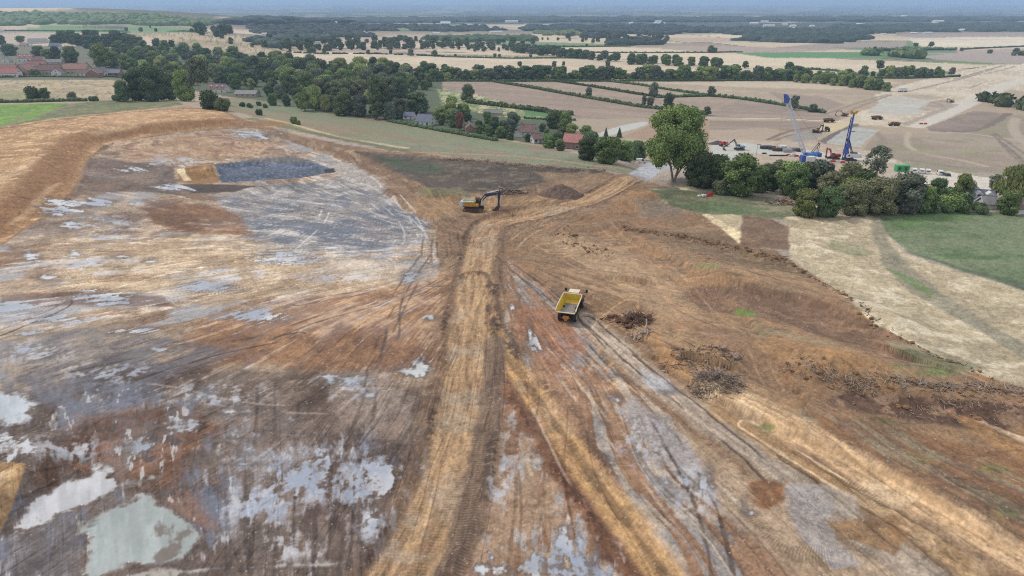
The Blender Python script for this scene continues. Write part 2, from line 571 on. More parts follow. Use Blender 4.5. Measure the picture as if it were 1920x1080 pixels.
for _t, _w, _c in (([(1704, 248), (1700, 262), (1706, 276), (1740, 290), (1800, 300), (1850, 312)], 1.6, C(200, 184, 168)), ([(1740, 247), (1830, 252), (1900, 262)], 1.6, C(200, 184, 168)),
                   ([(1860, 252), (1900, 285), (1940, 320)], 1.0, C(128, 116, 110)), ([(1866, 250), (1912, 282), (1960, 310)], 1.0, C(128, 116, 110)),
                   ([(1872, 262), (1892, 285), (1920, 310)], .8, C(138, 126, 118)), ([(1905, 222), (1900, 240), (1915, 262), (1960, 290)], 3, C(192, 176, 162)),
                   ([(1640, 246), (1655, 262), (1645, 285)], 2, C(156, 142, 132)), ([(1700, 300), (1800, 314), (1900, 322)], 3, C(150, 140, 130)),
                   ([(1700, 286), (1790, 284), (1860, 276)], 5, C(168, 160, 140))):
    strip(_t, _w, _c, 1, .8, z=None, a=.85)
strip([(1326, 221.5), (1450, 223), (1530, 226), (1640, 232), (1735, 240)], 1.7, C(226, 212, 194), .8, .3, z=None)
strip([(1440, 262), (1480, 246), (1530, 238)], 1.5, C(134, 118, 108), 1, .5, z=None)
strip([(1440, 268), (1480, 254), (1520, 246)], 1.2, C(140, 124, 112), 1, .5, z=None)
# the works compound in the valley
fld([(1325, 262), (1400, 262), (1500, 266), (1560, 272), (1640, 284), (1700, 308), (1720, 330), (1600, 330), (1500, 318), (1420, 308), (1325, 330)],
    patchy(C(206, 190, 176), C(190, 172, 156), n1=nB), edge=2)
fld([(1334, 270), (1400, 268), (1460, 276), (1460, 290), (1400, 286), (1380, 310), (1334, 325)], C(206, 206, 206), edge=2)
fld([(1450, 276), (1520, 282), (1580, 292), (1680, 300), (1680, 305), (1560, 302), (1450, 290)], C(214, 206, 200), edge=2)
fld([(1530, 246), (1545, 231), (1602, 231), (1582, 242), (1560, 250), (1540, 252)], C(220, 202, 170), edge=1.5)
fld([(1472, 258), (1520, 242), (1545, 250), (1530, 262), (1490, 266)], C(164, 158, 154), edge=1.5)
fld([(1535, 264), (1560, 250), (1600, 232), (1612, 233), (1570, 262), (1548, 270)], C(120, 112, 108), edge=1)
fld([(1548, 268), (1580, 245), (1606, 238), (1648, 244), (1612, 276)], stripes(C(196, 198, 200), C(178, 176, 174), 1.0, 3), edge=1)
fld([(1690, 322), (1780, 322), (1860, 334), (1990, 346), (1990, 378), (1860, 362), (1700, 342)], C(226, 214, 196), edge=1)
fld([(1545, 321), (1590, 326), (1660, 332), (1660, 340), (1600, 336), (1548, 328)], C(166, 168, 172), edge=1)
strip([(1335, 304), (1440, 312), (1560, 322), (1700, 338)], 3, C(150, 134, 118), 1, 1, z=None)
# white road in the valley
poly([(1118, 252), (1140, 243), (1172, 234), (1205, 228), (1216, 229), (1214, 234), (1192, 241), (1160, 250), (1128, 258)], C(206, 208, 210), 1, 1.5)
# village and gardens
fld([(-400, 156), (0, 152), (110, 148), (240, 148), (300, 152), (240, 182), (120, 190), (-400, 200)],
    patchy(C(202, 184, 154), C(180, 164, 136), C(146, 134, 112), n1=nA), edge=2)
fld([(-400, 172), (0, 170), (60, 168), (100, 182), (60, 192), (-400, 200)], patchy(C(146, 148, 108), C(176, 164, 130)), edge=3)
fld([(240, 92), (330, 84), (440, 104), (560, 118), (700, 128), (830, 150), (830, 190), (1060, 214), (1060, 260), (1200, 300), (780, 235), (420, 180), (240, 150), (60, 100), (150, 84)],
    C(92, 104, 76), green=.5, edge=2)
fld([(-300, 86), (60, 84), (180, 90), (240, 100), (240, 150), (-300, 150)], C(112, 112, 92), edge=2)
fld([(820, 168), (900, 178), (985, 205), (1070, 218), (1060, 226), (960, 222), (900, 212), (830, 196)], patchy(C(150, 160, 112), C(206, 196, 164), C(104, 130, 84)), edge=5)
fld([(980, 206), (1010, 204), (1060, 214), (1072, 224), (1040, 224), (985, 216)], C(96, 138, 84), edge=2)
fld([(670, 150), (694, 150), (692, 158), (672, 157)], C(214, 204, 178))
fld([(410, 142), (465, 143), (466, 150), (412, 149)], C(196, 186, 160))
# green field and verge at the left edge
poly([(-500, 200), (0, 196), (128, 193), (118, 206), (60, 224), (0, 240), (-500, 330)], patchy(C(122, 160, 62), C(104, 144, 58), C(134, 172, 72)), 2, 2, green=1)
poly([(122, 195), (180, 189), (260, 187), (330, 186), (345, 197), (250, 207), (100, 222), (0, 240), (-30, 246), (60, 224)], patchy(C(122, 128, 86), C(104, 114, 76), C(148, 140, 102)), 2, 2, green=.8)
strip([(-40, 244), (30, 228), (90, 210), (150, 193)], 1.6, C(150, 138, 108), 1, 1, a=.8, z=None)
# the long field sloping down to the wood
poly([(415, 182), (470, 186), (560, 200), (640, 214), (760, 234), (900, 256), (1010, 274), (1120, 296), (1200, 312), (1195, 330), (1120, 318), (980, 308), (860, 294), (760, 284), (650, 266), (560, 246), (480, 220), (430, 206)],
     lambda i: mix2(mix2(C(146, 146, 116), C(128, 134, 104), ss(.4, .6, pS[i])), C(154, 138, 114), ss(.45, .6, nD[i] * .5 + pS[i] * .5)), 3, 3, green=.7)
poly([(430, 186), (560, 203), (800, 246), (1000, 282), (990, 288), (780, 258), (560, 214)], C(136, 150, 122), 2, 4, a=.6)
strip([(500, 222), (560, 236), (640, 258), (762, 277)], 1.3, C(214, 194, 156), .8, .8, z=None)
strip([(770, 286), (900, 290), (1000, 296), (1110, 310), (1180, 318)], 1.1, C(186, 160, 120), .6, .6, z=None, a=.8)
strip([(470, 222), (560, 244), (650, 262), (760, 284)], 2.4, C(112, 116, 78), 1.2, 1.5, z=None, a=.8, green=.6)

# --- the stripped site: base soil, then its zones
SITE = [(-600, 1400), (-600, 292), (-100, 252), (0, 238), (100, 223), (250, 207), (345, 200), (410, 204), (470, 228), (560, 254), (650, 272), (760, 285), (900, 300),
        (1050, 311), (1140, 322), (1180, 336), (1330, 362), (1330, 402), (1480, 488), (1575, 545), (1640, 606), (1760, 666), (1850, 706), (1925, 728), (2500, 900), (2500, 1400)]
poly(SITE, streaky(C(158, 128, 100), C(142, 112, 86), C(168, 144, 116)), 5, 3, green=0)
# open brown ground on the right
poly([(930, 470), (1000, 425), (1120, 400), (1290, 402), (1480, 490), (1575, 545), (1640, 606), (1760, 666), (1925, 728), (2500, 900), (2500, 1400), (1960, 1120), (1640, 900), (1300, 730), (1100, 590)],
     lambda i: mix2(mix2(C(160, 130, 98), C(140, 112, 86), ss(.38, .62, pS[i])), mix2(C(150, 128, 104), C(160, 118, 78), nB[i]), ss(.45, .6, nA[i])), 4, 6)
poly([(1290, 540), (1420, 530), (1540, 560), (1640, 612), (1760, 668), (1700, 690), (1560, 640), (1440, 600), (1300, 580)], patchy(C(130, 103, 84), C(144, 114, 90), C(112, 90, 74)), 12, 12, a=.75)
poly([(1400, 600), (1560, 640), (1720, 700), (1840, 735), (1500, 700), (1420, 660)], patchy(C(152, 134, 102), C(160, 124, 84)), 14, 14, a=.7)
poly([(1300, 590), (1400, 640), (1490, 690), (1420, 700), (1340, 650)], C(152, 120, 92), 8, 8, a=.6)
poly([(1560, 735), (1700, 745), (1850, 752), (1960, 770), (1880, 810), (1700, 790), (1560, 760)], patchy(C(124, 94, 76), C(112, 84, 68), C(148, 120, 98)), 12, 10, a=.9)
poly([(1430, 760), (1700, 810), (2000, 880), (2400, 1100), (2000, 1040), (1700, 880), (1500, 790)], streaky(C(152, 112, 78), C(140, 110, 88), C(150, 134, 108)), 14, 14, a=.9)
poly([(1780, 775), (1830, 786), (1925, 840), (1925, 870), (1850, 830)], C(176, 134, 88), 6, 8, a=.7)
poly([(1830, 788), (1925, 822), (1960, 840), (1925, 835)], C(206, 180, 150), 4, 4, a=.7)
poly([(1180, 430), (1330, 432), (1440, 460), (1560, 530), (1400, 500), (1250, 460)], patchy(C(142, 122, 96), C(128, 108, 84), n1=nX), 10, 8, a=.7)
poly([(1000, 440), (1100, 440), (1260, 520), (1330, 600), (1250, 600), (1130, 520)], C(168, 142, 112), 12, 14, a=.6)
# dark topsoil above the digger
poly([(668, 284), (760, 290), (860, 300), (1000, 312), (1135, 320), (1100, 332), (1010, 344), (960, 356), (880, 360), (820, 356), (770, 338), (700, 302)],
     patchy(C(112, 98, 86), C(98, 88, 78), C(124, 112, 92), n1=nA), 5, 4, a=.95)
poly([(690, 290), (790, 300), (850, 318), (790, 330), (740, 314)], patchy(C(88, 108, 76), C(104, 104, 82)), 6, 4, a=.85, green=.6)
poly([(780, 352), (850, 352), (900, 362), (850, 372), (790, 366)], C(134, 132, 92), 6, 4, a=.7, green=.5)
poly([(750, 372), (860, 366), (940, 372), (1060, 362), (1090, 376), (1000, 396), (900, 404), (860, 400), (800, 410), (760, 392)], streaky(C(178, 144, 104), C(160, 128, 92), None), 6, 5, a=.9)
poly([(920, 388), (1000, 386), (1050, 392), (990, 404), (930, 404)], C(128, 88, 60), 4, 4, a=.7)
poly([(1000, 322), (1130, 326), (1160, 336), (1100, 350), (1030, 344)], C(162, 134, 102), 5, 5, a=.7)
poly([(1130, 345), (1190, 340), (1260, 372), (1200, 396), (1130, 402)], patchy(C(176, 134, 92), C(150, 122, 94)), 6, 6, a=.8)
poly([(1140, 372), (1180, 352), (1215, 356), (1190, 385), (1150, 392)], C(172, 132, 92), 6, 8, a=.6)
poly([(1190, 372), (1250, 380), (1290, 400), (1200, 410)], C(144, 132, 118), 5, 6, a=.6)
# rough grass by the hedge
poly([(1215, 352), (1290, 352), (1400, 362), (1500, 384), (1520, 404), (1480, 412), (1390, 406), (1320, 402), (1250, 382)],
     patchy(C(134, 134, 100), C(112, 118, 84), C(160, 150, 118), n1=nB, n2=nX), 5, 4, green=.7)
poly([(1270, 345), (1330, 345), (1352, 352), (1330, 360), (1275, 356)], C(196, 182, 150), 2, 3)
poly([(1250, 384), (1340, 378), (1440, 392), (1400, 402), (1300, 396)], C(98, 122, 74), 5, 4, a=.7, green=.8)
# straw field, green field
poly([(1470, 408), (1560, 402), (1660, 402), (1660, 440), (1700, 478), (1820, 514), (1925, 545), (2500, 690), (2500, 900), (1925, 728), (1850, 706), (1760, 666), (1640, 606), (1575, 545), (1480, 488)],
     patchy(C(204, 186, 152), C(188, 170, 138), C(214, 198, 168), n1=nX, n2=nB), 5, 3, green=.55)
poly([(1560, 452), (1620, 462), (1650, 478), (1600, 480), (1550, 466)], C(138, 138, 100), 6, 5, a=.7, green=.8)
poly([(1640, 400), (1660, 402), (1662, 445), (1705, 500), (1780, 560), (1860, 610), (1960, 665), (1925, 675), (1800, 600), (1700, 545), (1652, 490), (1634, 440)], C(150, 142, 120), 5, 5, a=.85, green=.5)
poly([(1662, 504), (1690, 510), (1760, 552), (1740, 556)], C(118, 140, 84), 5, 4, a=.8, green=.9)
poly([(1660, 636), (1760, 660), (1850, 690), (1800, 706), (1720, 690)], patchy(C(112, 120, 86), C(150, 140, 110)), 6, 6, a=.75, green=.8)
poly([(1648, 402), (1760, 396), (1930, 398), (2500, 410), (2500, 690), (1930, 546), (1820, 512), (1705, 474), (1664, 440)],
     lambda i: mix2(mix2(C(116, 132, 92), C(130, 140, 104), ss(.4, .6, nD[i])), C(100, 124, 78), ss(.5, .7, nX[i] * .4 + pS[i] * .6)), 2, 3, green=1)
poly([(1660, 404), (1800, 400), (1830, 412), (1700, 424)], C(106, 142, 74), 8, 8, a=.6, green=1)
poly([(1700, 470), (1820, 505), (1930, 530), (1930, 548), (1820, 514), (1705, 476)], C(92, 104, 80), 4, 6, a=.8, green=1)
poly([(1318, 402), (1392, 404), (1392, 440), (1388, 458), (1352, 428)], C(204, 186, 150), 5, 3, green=.4)
poly([(1392, 405), (1440, 408), (1478, 425), (1480, 470), (1388, 460)], patchy(C(144, 116, 92), C(132, 104, 82)), 5, 4)
# upper bank on the left
poly([(-600, 292), (-100, 252), (0, 238), (100, 223), (250, 207), (345, 201), (410, 205), (450, 228), (420, 238), (300, 251), (205, 266), (168, 292), (150, 335), (112, 384), (60, 418), (0, 458), (-120, 520), (-600, 700)],
     patchy(C(192, 154, 112), C(180, 142, 100), C(204, 168, 126), n1=nA), 3, 3)
strip([(-400, 640), (-120, 520), (0, 458), (60, 418), (112, 384), (150, 335), (168, 292), (205, 266), (300, 251), (420, 238), (480, 236)], 7,
      lambda i, al, s: mix2(C(168, 124, 78), C(148, 104, 62), ss(.4, .6, nB[i])), 4, 2, a=.9, off=7.5)
for _p in (((0, 330), (80, 290), (60, 310), (0, 350)), ((160, 248), (250, 232), (260, 238), (180, 255)), ((20, 420), (90, 350), (110, 345), (60, 400))):
    poly(list(_p), C(212, 184, 148), 8, 8, a=.5)
strip([(-100, 255), (0, 241), (100, 226), (250, 210), (345, 203), (410, 206)], 1.4, C(150, 112, 78), .8, .8, a=.8, z=None)
# clay floor
FLOOR = [(-600, 720), (-120, 525), (0, 462), (60, 423), (118, 388), (156, 340), (174, 296), (212, 270), (300, 255), (420, 242), (480, 240), (560, 272), (640, 300), (700, 345), (760, 392), (820, 430),
         (822, 560), (830, 700), (812, 850), (770, 980), (710, 1090), (640, 1400), (-600, 1400)]
_vert = ss(610, 840, V + (nA - .5) * 300)
_qq = x32 / (y32 * cP + H * sP)
_vs = fbm(_qq * 46 + _wob * 1.2, y32 / 8.0, 4, 71, .62)
_vf = fbm(_qq * 110 + _wob * 2, y32 / 3.0, 3, 72, .65)
fS = pS * (1 - _vert) + _vs * _vert
fF = pF * (1 - _vert) + _vf * _vert


def floorcol(a, b, c, d=None):
    def f(i):
        o = mix2(a, b, ss(.38, .60, fS[i] * .4 + nX[i] * .6))
        o = mix2(o, c, ss(.50, .62, fF[i] * .4 + nA[i] * .35 + nB[i] * .25))
        if d is not None:
            o = mix2(o, d, ss(.50, .60, nA[i] * .45 + fS[i] * .3 + nX[i] * .25))
        return o
    return f


poly(FLOOR, floorcol(C(178, 156, 132), C(150, 120, 96), C(196, 180, 162), C(160, 156, 156)), 5, 3)
poly([(200, 268), (420, 244), (520, 262), (480, 292), (330, 306), (240, 300)], floorcol(C(172, 138, 106), C(190, 162, 132), C(150, 112, 84)), 5, 5, a=.9)
poly([(165, 296), (230, 300), (330, 312), (330, 352), (400, 356), (330, 366), (250, 360), (150, 366), (130, 380)], floorcol(C(122, 96, 82), C(140, 116, 100), C(112, 104, 104), C(150, 128, 112)), 8, 6, a=.9)
poly([(130, 378), (260, 372), (330, 380), (270, 410), (120, 440), (20, 470), (0, 462)], floorcol(C(166, 146, 128), C(140, 120, 106), C(190, 172, 152), C(148, 144, 144)), 8, 6, a=.8)
poly([(400, 366), (470, 350), (560, 345), (620, 334), (680, 332), (712, 348), (760, 392), (806, 425), (812, 456), (740, 470), (640, 485), (540, 480), (470, 455), (420, 410)],
     floorcol(C(158, 154, 152), C(140, 138, 142), C(182, 178, 174), C(112, 118, 132)), 12, 10, a=.94)
poly([(600, 310), (650, 302), (700, 330), (730, 350), (690, 356), (640, 330)], C(174, 168, 164), 6, 6, a=.8)
poly([(265, 386), (380, 380), (450, 400), (470, 440), (380, 440), (290, 420)], floorcol(C(150, 104, 68), C(134, 94, 66), C(170, 132, 96)), 10, 8, a=.85)
poly([(100, 460), (420, 440), (760, 500), (740, 545), (420, 560), (120, 540)], floorcol(C(200, 178, 148), C(182, 158, 128), C(210, 192, 166)), 16, 16, a=.65)
poly([(0, 552), (120, 546), (300, 556), (330, 575), (150, 572), (0, 575)], C(122, 84, 62), 5, 5, a=.7)
poly([(380, 600), (620, 555), (830, 520), (840, 700), (600, 700), (440, 680), (300, 690)], floorcol(C(172, 124, 84), C(148, 106, 76), C(190, 152, 114)), 24, 26, a=.8)
poly([(0, 640), (160, 610), (340, 640), (420, 660), (300, 740), (0, 770)], floorcol(C(142, 134, 130), C(112, 108, 114), C(160, 138, 114)), 22, 26, a=.85)
poly([(-500, 800), (0, 770), (240, 700), (480, 690), (700, 700), (830, 760), (812, 850), (770, 980), (700, 1100), (640, 1400), (-600, 1400)],
     floorcol(C(132, 112, 98), C(106, 84, 70), C(158, 150, 146), C(112, 114, 126)), 30, 34, a=.9)
_i = np.nonzero((U < 860) & (V > 680))[0]
COL[_i] *= (1 + ss(860, 740, U[_i]) * ss(680, 800, V[_i]))[:, None] ** np.array([[-.06, 0, .14]], np.float32)
poly([(150, 780), (330, 760), (400, 800), (330, 900), (420, 1000), (300, 960), (180, 900), (80, 930), (60, 880)], patchy(C(116, 78, 54), C(150, 104, 70), C(92, 68, 56)), 24, 24, a=.8)
poly([(380, 740), (560, 770), (600, 900), (500, 1060), (420, 1000), (440, 860)], floorcol(C(120, 106, 100), C(160, 142, 132), C(142, 148, 160), C(176, 170, 168)), 18, 16, a=.65)
poly([(30, 960), (150, 960), (150, 1080), (20, 1080)], C(118, 112, 116), 14, 14, a=.7)
poly([(620, 700), (730, 700), (800, 790), (760, 830), (640, 800)], floorcol(C(166, 142, 126), C(180, 164, 152), C(140, 136, 140)), 26, 26, a=.6)
# sandy heap, blue grey pit, brown bank in the corner
poly([(330, 326), (345, 312), (400, 305), (412, 342), (375, 347), (342, 342)], patchy(C(176, 138, 92), C(160, 122, 80)), 2.5, 3)
poly([(331, 320), (346, 314), (348, 326), (358, 338), (345, 339)], C(214, 194, 158), 1.5, 2)
poly(PIT, patchy(C(104, 116, 138), C(88, 102, 126), C(116, 128, 148), n1=nX, n2=nC), 1.5, 2)
poly([(440, 300), (545, 291), (600, 306), (560, 304), (500, 306)], C(140, 132, 128), 3, 3, a=.7)
poly([(606, 318), (626, 315), (630, 322), (610, 326)], C(50, 54, 62), 1, 1.5, a=.8)  # shade in the pit's steep right end, painted dark
poly([(340, 346), (440, 345), (480, 349), (440, 360), (360, 362)], C(90, 76, 74), 3, 2, a=.9)
poly([(-200, 870), (-20, 864), (48, 868), (40, 900), (18, 960), (0, 1000), (-200, 1100)], patchy(C(184, 148, 102), C(160, 124, 84), C(196, 164, 122)), 3, 4)
# central ground between the roads
poly([(940, 700), (1000, 740), (1080, 870), (1170, 1000), (1220, 1100), (860, 1100), (900, 1000), (925, 850)],
     lambda i: mix2(mix2(C(160, 122, 96), C(176, 146, 120), ss(.4, .6, _vs[i])), C(172, 164, 158), ss(.5, .62, _vf[i] * .5 + nX[i] * .5)), 8, 8, a=.9)
poly([(950, 480), (1080, 590), (1140, 680), (1280, 800), (1400, 940), (1540, 1100), (1260, 1100), (1130, 920), (1010, 740), (940, 620)],
     lambda i: mix2(mix2(C(164, 128, 100), C(146, 110, 84), ss(.4, .6, pS[i])), mix2(C(176, 160, 142), C(150, 144, 142), ss(.4, .6, nX[i])), ss(.49, .58, pF[i] * .5 + pS[i] * .5)), 6, 6, a=.95)
poly([(1190, 740), (1300, 840), (1420, 960), (1400, 1000), (1240, 860), (1150, 770)], streaky(C(164, 158, 156), C(150, 146, 148), C(188, 170, 150)), 12, 12, a=.8)
poly([(1280, 800), (1420, 900), (1560, 1000), (1720, 1100), (1500, 1100), (1360, 960)], streaky(C(186, 164, 140), C(166, 140, 112), C(198, 182, 160)), 12, 12, a=.85)
poly([(960, 560), (1060, 600), (1100, 650), (1040, 700), (960, 620)], C(160, 108, 78), 10, 10, a=.6)

# --- haul roads
RC = [C(198, 164, 124), C(174, 140, 104), C(140, 108, 80), C(182, 164, 142)]


def roadcol(k=1.0, seed=0, cols=RC):
    def f(i, al, s):
        n = .5 * vn(s / .6 + 40, al / 7.0 + seed, 81) + .22 * vn(s / .25 + 40, al / 3.0 + seed, 82) + .28 * nB[i]
        o = mix2(cols[0], cols[1], ss(.3, .6, n))
        o = mix2(o, cols[2], ss(.62, .8, n) * .8)
        o = mix2(o, cols[3], ss(.54, .64, nX[i]) * .6)
        cl = (.5 + .5 * np.sin(al * 2 * math.pi / .42 + s * 3)) * ss(.5, .62, vn(s / 1.1 + 9, al / 14.0, 83)) * ss(300, 520, V[i])
        return o * (1 - .16 * cl[:, None])
    return f


strip([(1180, 332), (1150, 352), (1090, 378), (1010, 398), (960, 412)], 4.4, roadcol(1, 3, [C(186, 150, 110), C(168, 134, 98), C(150, 118, 86), C(196, 172, 140)]), 1, 1)
for _o in (-2.6, -1.2, .6, 2.0):
    strip([(1182, 334), (1150, 354), (1090, 380), (1010, 402)], .35, C(132, 98, 68), .2, .2, off=_o, dz=-.12, a=.8)
poly([(1170, 339), (1182, 324), (1212, 306), (1262, 300), (1320, 306), (1240, 320), (1218, 338)], patchy(C(196, 198, 200), C(184, 184, 186)), 1.2, 1.5)
# broad disturbed band under the main road, then the road
strip(None, 5.6, lambda i, al, s: mix2(C(152, 118, 88), C(128, 100, 80), ss(.4, .6, nB[i])), 1.6, 1.8, w=ROADW['main'][0], a=.55, n=nW)
_late = lambda: strip([(928, 640), (926, 700), (914, 800), (896, 900), (872, 1000), (830, 1110), (790, 1220)], 1.7,
      lambda i, al, s: mix2(C(148, 122, 102), C(120, 98, 82), ss(.35, .65, .5 * vn(s / .3 + 5, al / 5, 85) + .3 * np.sin(al * 15) * .5 + .35 * nC[i])), .4, .5, a=.9, dz=.05)
strip([(932, 650), (932, 720), (925, 800), (912, 900), (895, 1000)], .28, C(96, 78, 68), .2, .4, dz=-.08, a=.55)
strip([(932, 665), (975, 727), (1040, 815), (1108, 908), (1176, 1000), (1240, 1092), (1320, 1210)], 2.0, lambda i, al, s: mix2(C(122, 76, 50), C(146, 100, 66), nB[i]), .5, .9, off=-1.6, a=.85)
strip(None, 2.0, roadcol(1, 7, [C(200, 160, 110), C(182, 143, 98), C(156, 118, 80), C(184, 158, 126)]), .7, .8, w=ROADW['branch'][0], off=.3, a=.9, n=nW)
strip(None, .5, C(140, 108, 74), .3, .4, w=ROADW['branch'][0], off=.5, a=.7, dz=-.06)
strip(None, 3.5, roadcol(), .9, 1.1, w=ROADW['main'][0], a=.9, n=nW)
_late()
# clods along the road edges
for _w, _o, _c in ((ROADW['main'][0], 4.3, C(96, 74, 60)), (ROADW['main'][0], -4.4, C(92, 68, 54)), (ROADW['branch'][0], 2.9, C(88, 70, 58)), (ROADW['branch'][0], -3.0, C(104, 62, 42))):
    _i, _m, _al, _s = strip(None, .45, _c, .3, .9, w=_w, off=_o, n=nC, frag=.04, a=.6)
    MZ[_i] += _m * (nC[_i] - .35) * .4
_i, _m, _al, _s = strip([(912, 556), (922, 590), (945, 640), (985, 690), (1050, 780)], .45, C(96, 74, 60), .3, .9, n=nC, a=.7, frag=.05)
MZ[_i] += _m * (nC[_i] - .25) * .5
# grey and tan tracks on the right
strip([(1088, 596), (1140, 640), (1215, 706), (1300, 770), (1400, 840), (1520, 930), (1640, 1010), (1800, 1120)], 2.3,
      roadcol(1, 9, [C(182, 168, 152), C(164, 152, 140), C(146, 130, 116), C(196, 182, 164)]), 1.2, 1.2, a=.8, n=nW)
poly([(1200, 690), (1250, 712), (1275, 738), (1235, 738), (1205, 720)], C(158, 158, 162), 4, 5, a=.9)
strip([(1170, 600), (1215, 640), (1260, 690), (1320, 738), (1400, 765)], .9, C(174, 134, 92), .8, .8, a=.7)
strip([(1330, 742), (1400, 770), (1500, 822), (1620, 890), (1760, 968), (1930, 1062), (2050, 1130)], 2.3,
      roadcol(1, 12, [C(206, 174, 136), C(190, 158, 120), C(170, 138, 102), C(214, 190, 158)]), 1, 1, a=.95)
strip([(1340, 775), (1450, 840), (1560, 905), (1700, 990), (1840, 1080)], 1.6, roadcol(1, 13, [C(182, 150, 108), C(170, 136, 96), C(150, 118, 84), C(196, 170, 136)]), .8, 1, a=.8)


def ruts(pts, gap, c, w=.22, dz=-.1, a=.8, frag=.1, **k):
    for o in (-gap / 2, gap / 2):
        strip(pts, w, c, .15, .15, off=o, dz=dz, a=a, frag=frag, **k)


DK = C(96, 76, 66); LT = C(206, 196, 186)
for _p, _g, _c, _a in (
        ([(1100, 600), (1200, 690), (1300, 770), (1400, 850), (1480, 930), (1560, 1010), (1640, 1100)], 2.4, DK, .8),
        ([(940, 480), (1010, 540), (1060, 590)], 2.2, DK, .6), ([(960, 500), (1040, 560), (1090, 620), (1200, 740), (1300, 900), (1340, 1000), (1360, 1100)], 2.2, DK, .7),
        ([(1000, 640), (1100, 760), (1220, 900), (1310, 1010), (1370, 1100)], 2.2, C(182, 166, 148), .7),
        ([(1480, 860), (1600, 930), (1740, 1010), (1860, 1090)], 2.4, C(128, 98, 70), .8), ([(1400, 800), (1560, 900), (1700, 980), (1850, 1080)], 2.2, C(222, 198, 164), .6),
        ([(560, 632), (430, 656), (280, 700), (100, 770), (0, 820)], 2.4, DK, .8), ([(750, 560), (600, 600), (480, 640), (300, 660), (0, 724)], 2.2, DK, .7),
        ([(0, 625), (60, 600), (115, 575), (125, 560)], 2.2, DK, .9), ([(300, 560), (0, 640)], 2.0, DK, .4), ([(840, 540), (700, 548), (560, 572)], 2.0, DK, .6),
        ([(800, 475), (745, 560), (735, 640), (700, 740), (660, 860), (640, 1000), (630, 1100)], 2.2, C(92, 76, 66), .6),
        ([(780, 520), (720, 640), (690, 760), (672, 900), (655, 1100)], 2.0, C(98, 82, 72), .55), ([(500, 720), (497, 860), (495, 1000), (490, 1100)], 2.4, C(96, 80, 72), .5),
        ([(575, 760), (573, 900), (570, 1060)], 2.2, C(90, 76, 70), .6), ([(440, 800), (445, 960), (450, 1100)], 2.0, C(98, 84, 76), .5),
        ([(230, 722), (330, 734), (400, 752), (500, 766), (640, 772)], 1.6, C(186, 176, 168), .4),
        ([(700, 330), (760, 390), (790, 440), (800, 470)], 2.0, C(200, 198, 196), .6), ([(560, 350), (610, 372), (600, 420), (545, 470)], 2.2, C(204, 202, 200), .6),
        ([(640, 340), (720, 395), (750, 450), (690, 500)], 2.2, C(190, 190, 192), .6), ([(720, 350), (770, 400), (800, 430)], 2.2, C(196, 194, 192), .6),
        ([(1160, 690), (1110, 740)], 3.0, C(196, 154, 108), .5), ([(1110, 620), (1180, 580), (1150, 640), (1120, 700)], 2.8, C(190, 150, 106), .5),
        ([(1010, 770), (1060, 870), (1110, 960), (1150, 1060)], 1.6, C(200, 176, 152), .6), ([(1000, 860), (1030, 960), (1050, 1080)], 1.8, C(196, 176, 156), .6),
        ([(860, 420), (830, 440), (830, 480)], 2.2, C(120, 98, 80), .8), ([(880, 405), (852, 430), (856, 470)], 2.0, C(120, 98, 80), .8), ([(840, 415), (805, 440), (800, 490)], 2.2, C(126, 106, 90), .7),
        ([(945, 500), (960, 560), (1000, 620), (1040, 690)], 2.2, C(128, 96, 74), .6), ([(1100, 410), (1000, 430), (950, 470)], 3, C(190, 160, 124), .6),
        ([(1120, 420), (1230, 500), (1320, 590), (1400, 660)], 2.6, C(178, 148, 116), .5), ([(980, 440), (1090, 500), (1180, 570)], 2.6, C(182, 154, 122), .5),
        ([(1150, 400), (1260, 450), (1360, 530)], 2.6, C(128, 100, 78), .5), ([(1500, 800), (1680, 870), (1900, 970)], 3, C(128, 98, 76), .5),
        ([(1560, 790), (1760, 850), (1960, 930)], 3, C(166, 138, 104), .4), ([(1290, 600), (1390, 660), (1450, 740)], 2.4, C(170, 140, 112), .5)):
    ruts(_p, _g, _c, a=_a)
# turning circle at the lower right
poly([(1397, 903), (1430, 899), (1475, 908), (1468, 940), (1440, 962), (1414, 945)], patchy(C(170, 112, 68), C(148, 106, 70), C(140, 114, 90)), 14, 9, a=.9)
poly([(1470, 912), (1540, 905), (1600, 930), (1610, 965), (1560, 960), (1570, 1010), (1620, 1060), (1560, 1070), (1500, 1010), (1475, 960)], patchy(C(162, 156, 154), C(176, 162, 148)), 8, 7, a=.85)
poly([(1540, 975), (1620, 975), (1700, 1000), (1680, 1040), (1580, 1010)], patchy(C(168, 130, 86), C(148, 112, 74)), 7, 6, a=.8)
_wc = flat(1530, 960)
_i = np.nonzero((U > 1380) & (U < 1720) & (V > 880) & (V < 1080))[0]
_rr = np.hypot(x32[_i] - _wc[0], y32[_i] - _wc[1]); _aa = np.arctan2(y32[_i] - _wc[1], x32[_i] - _wc[0])
_cm = .5 * (1 + np.sin(_aa * 150 + np.sin(_rr * 2) * 1.5)) * ss(.42, .6, vn(_rr * .9, _aa * 2 + 7, 88)) * ss(9, 7.5, _rr)
COL[_i] *= (1 - .2 * _cm)[:, None]
MZ[_i] += (.05 * _cm).astype(np.float32)

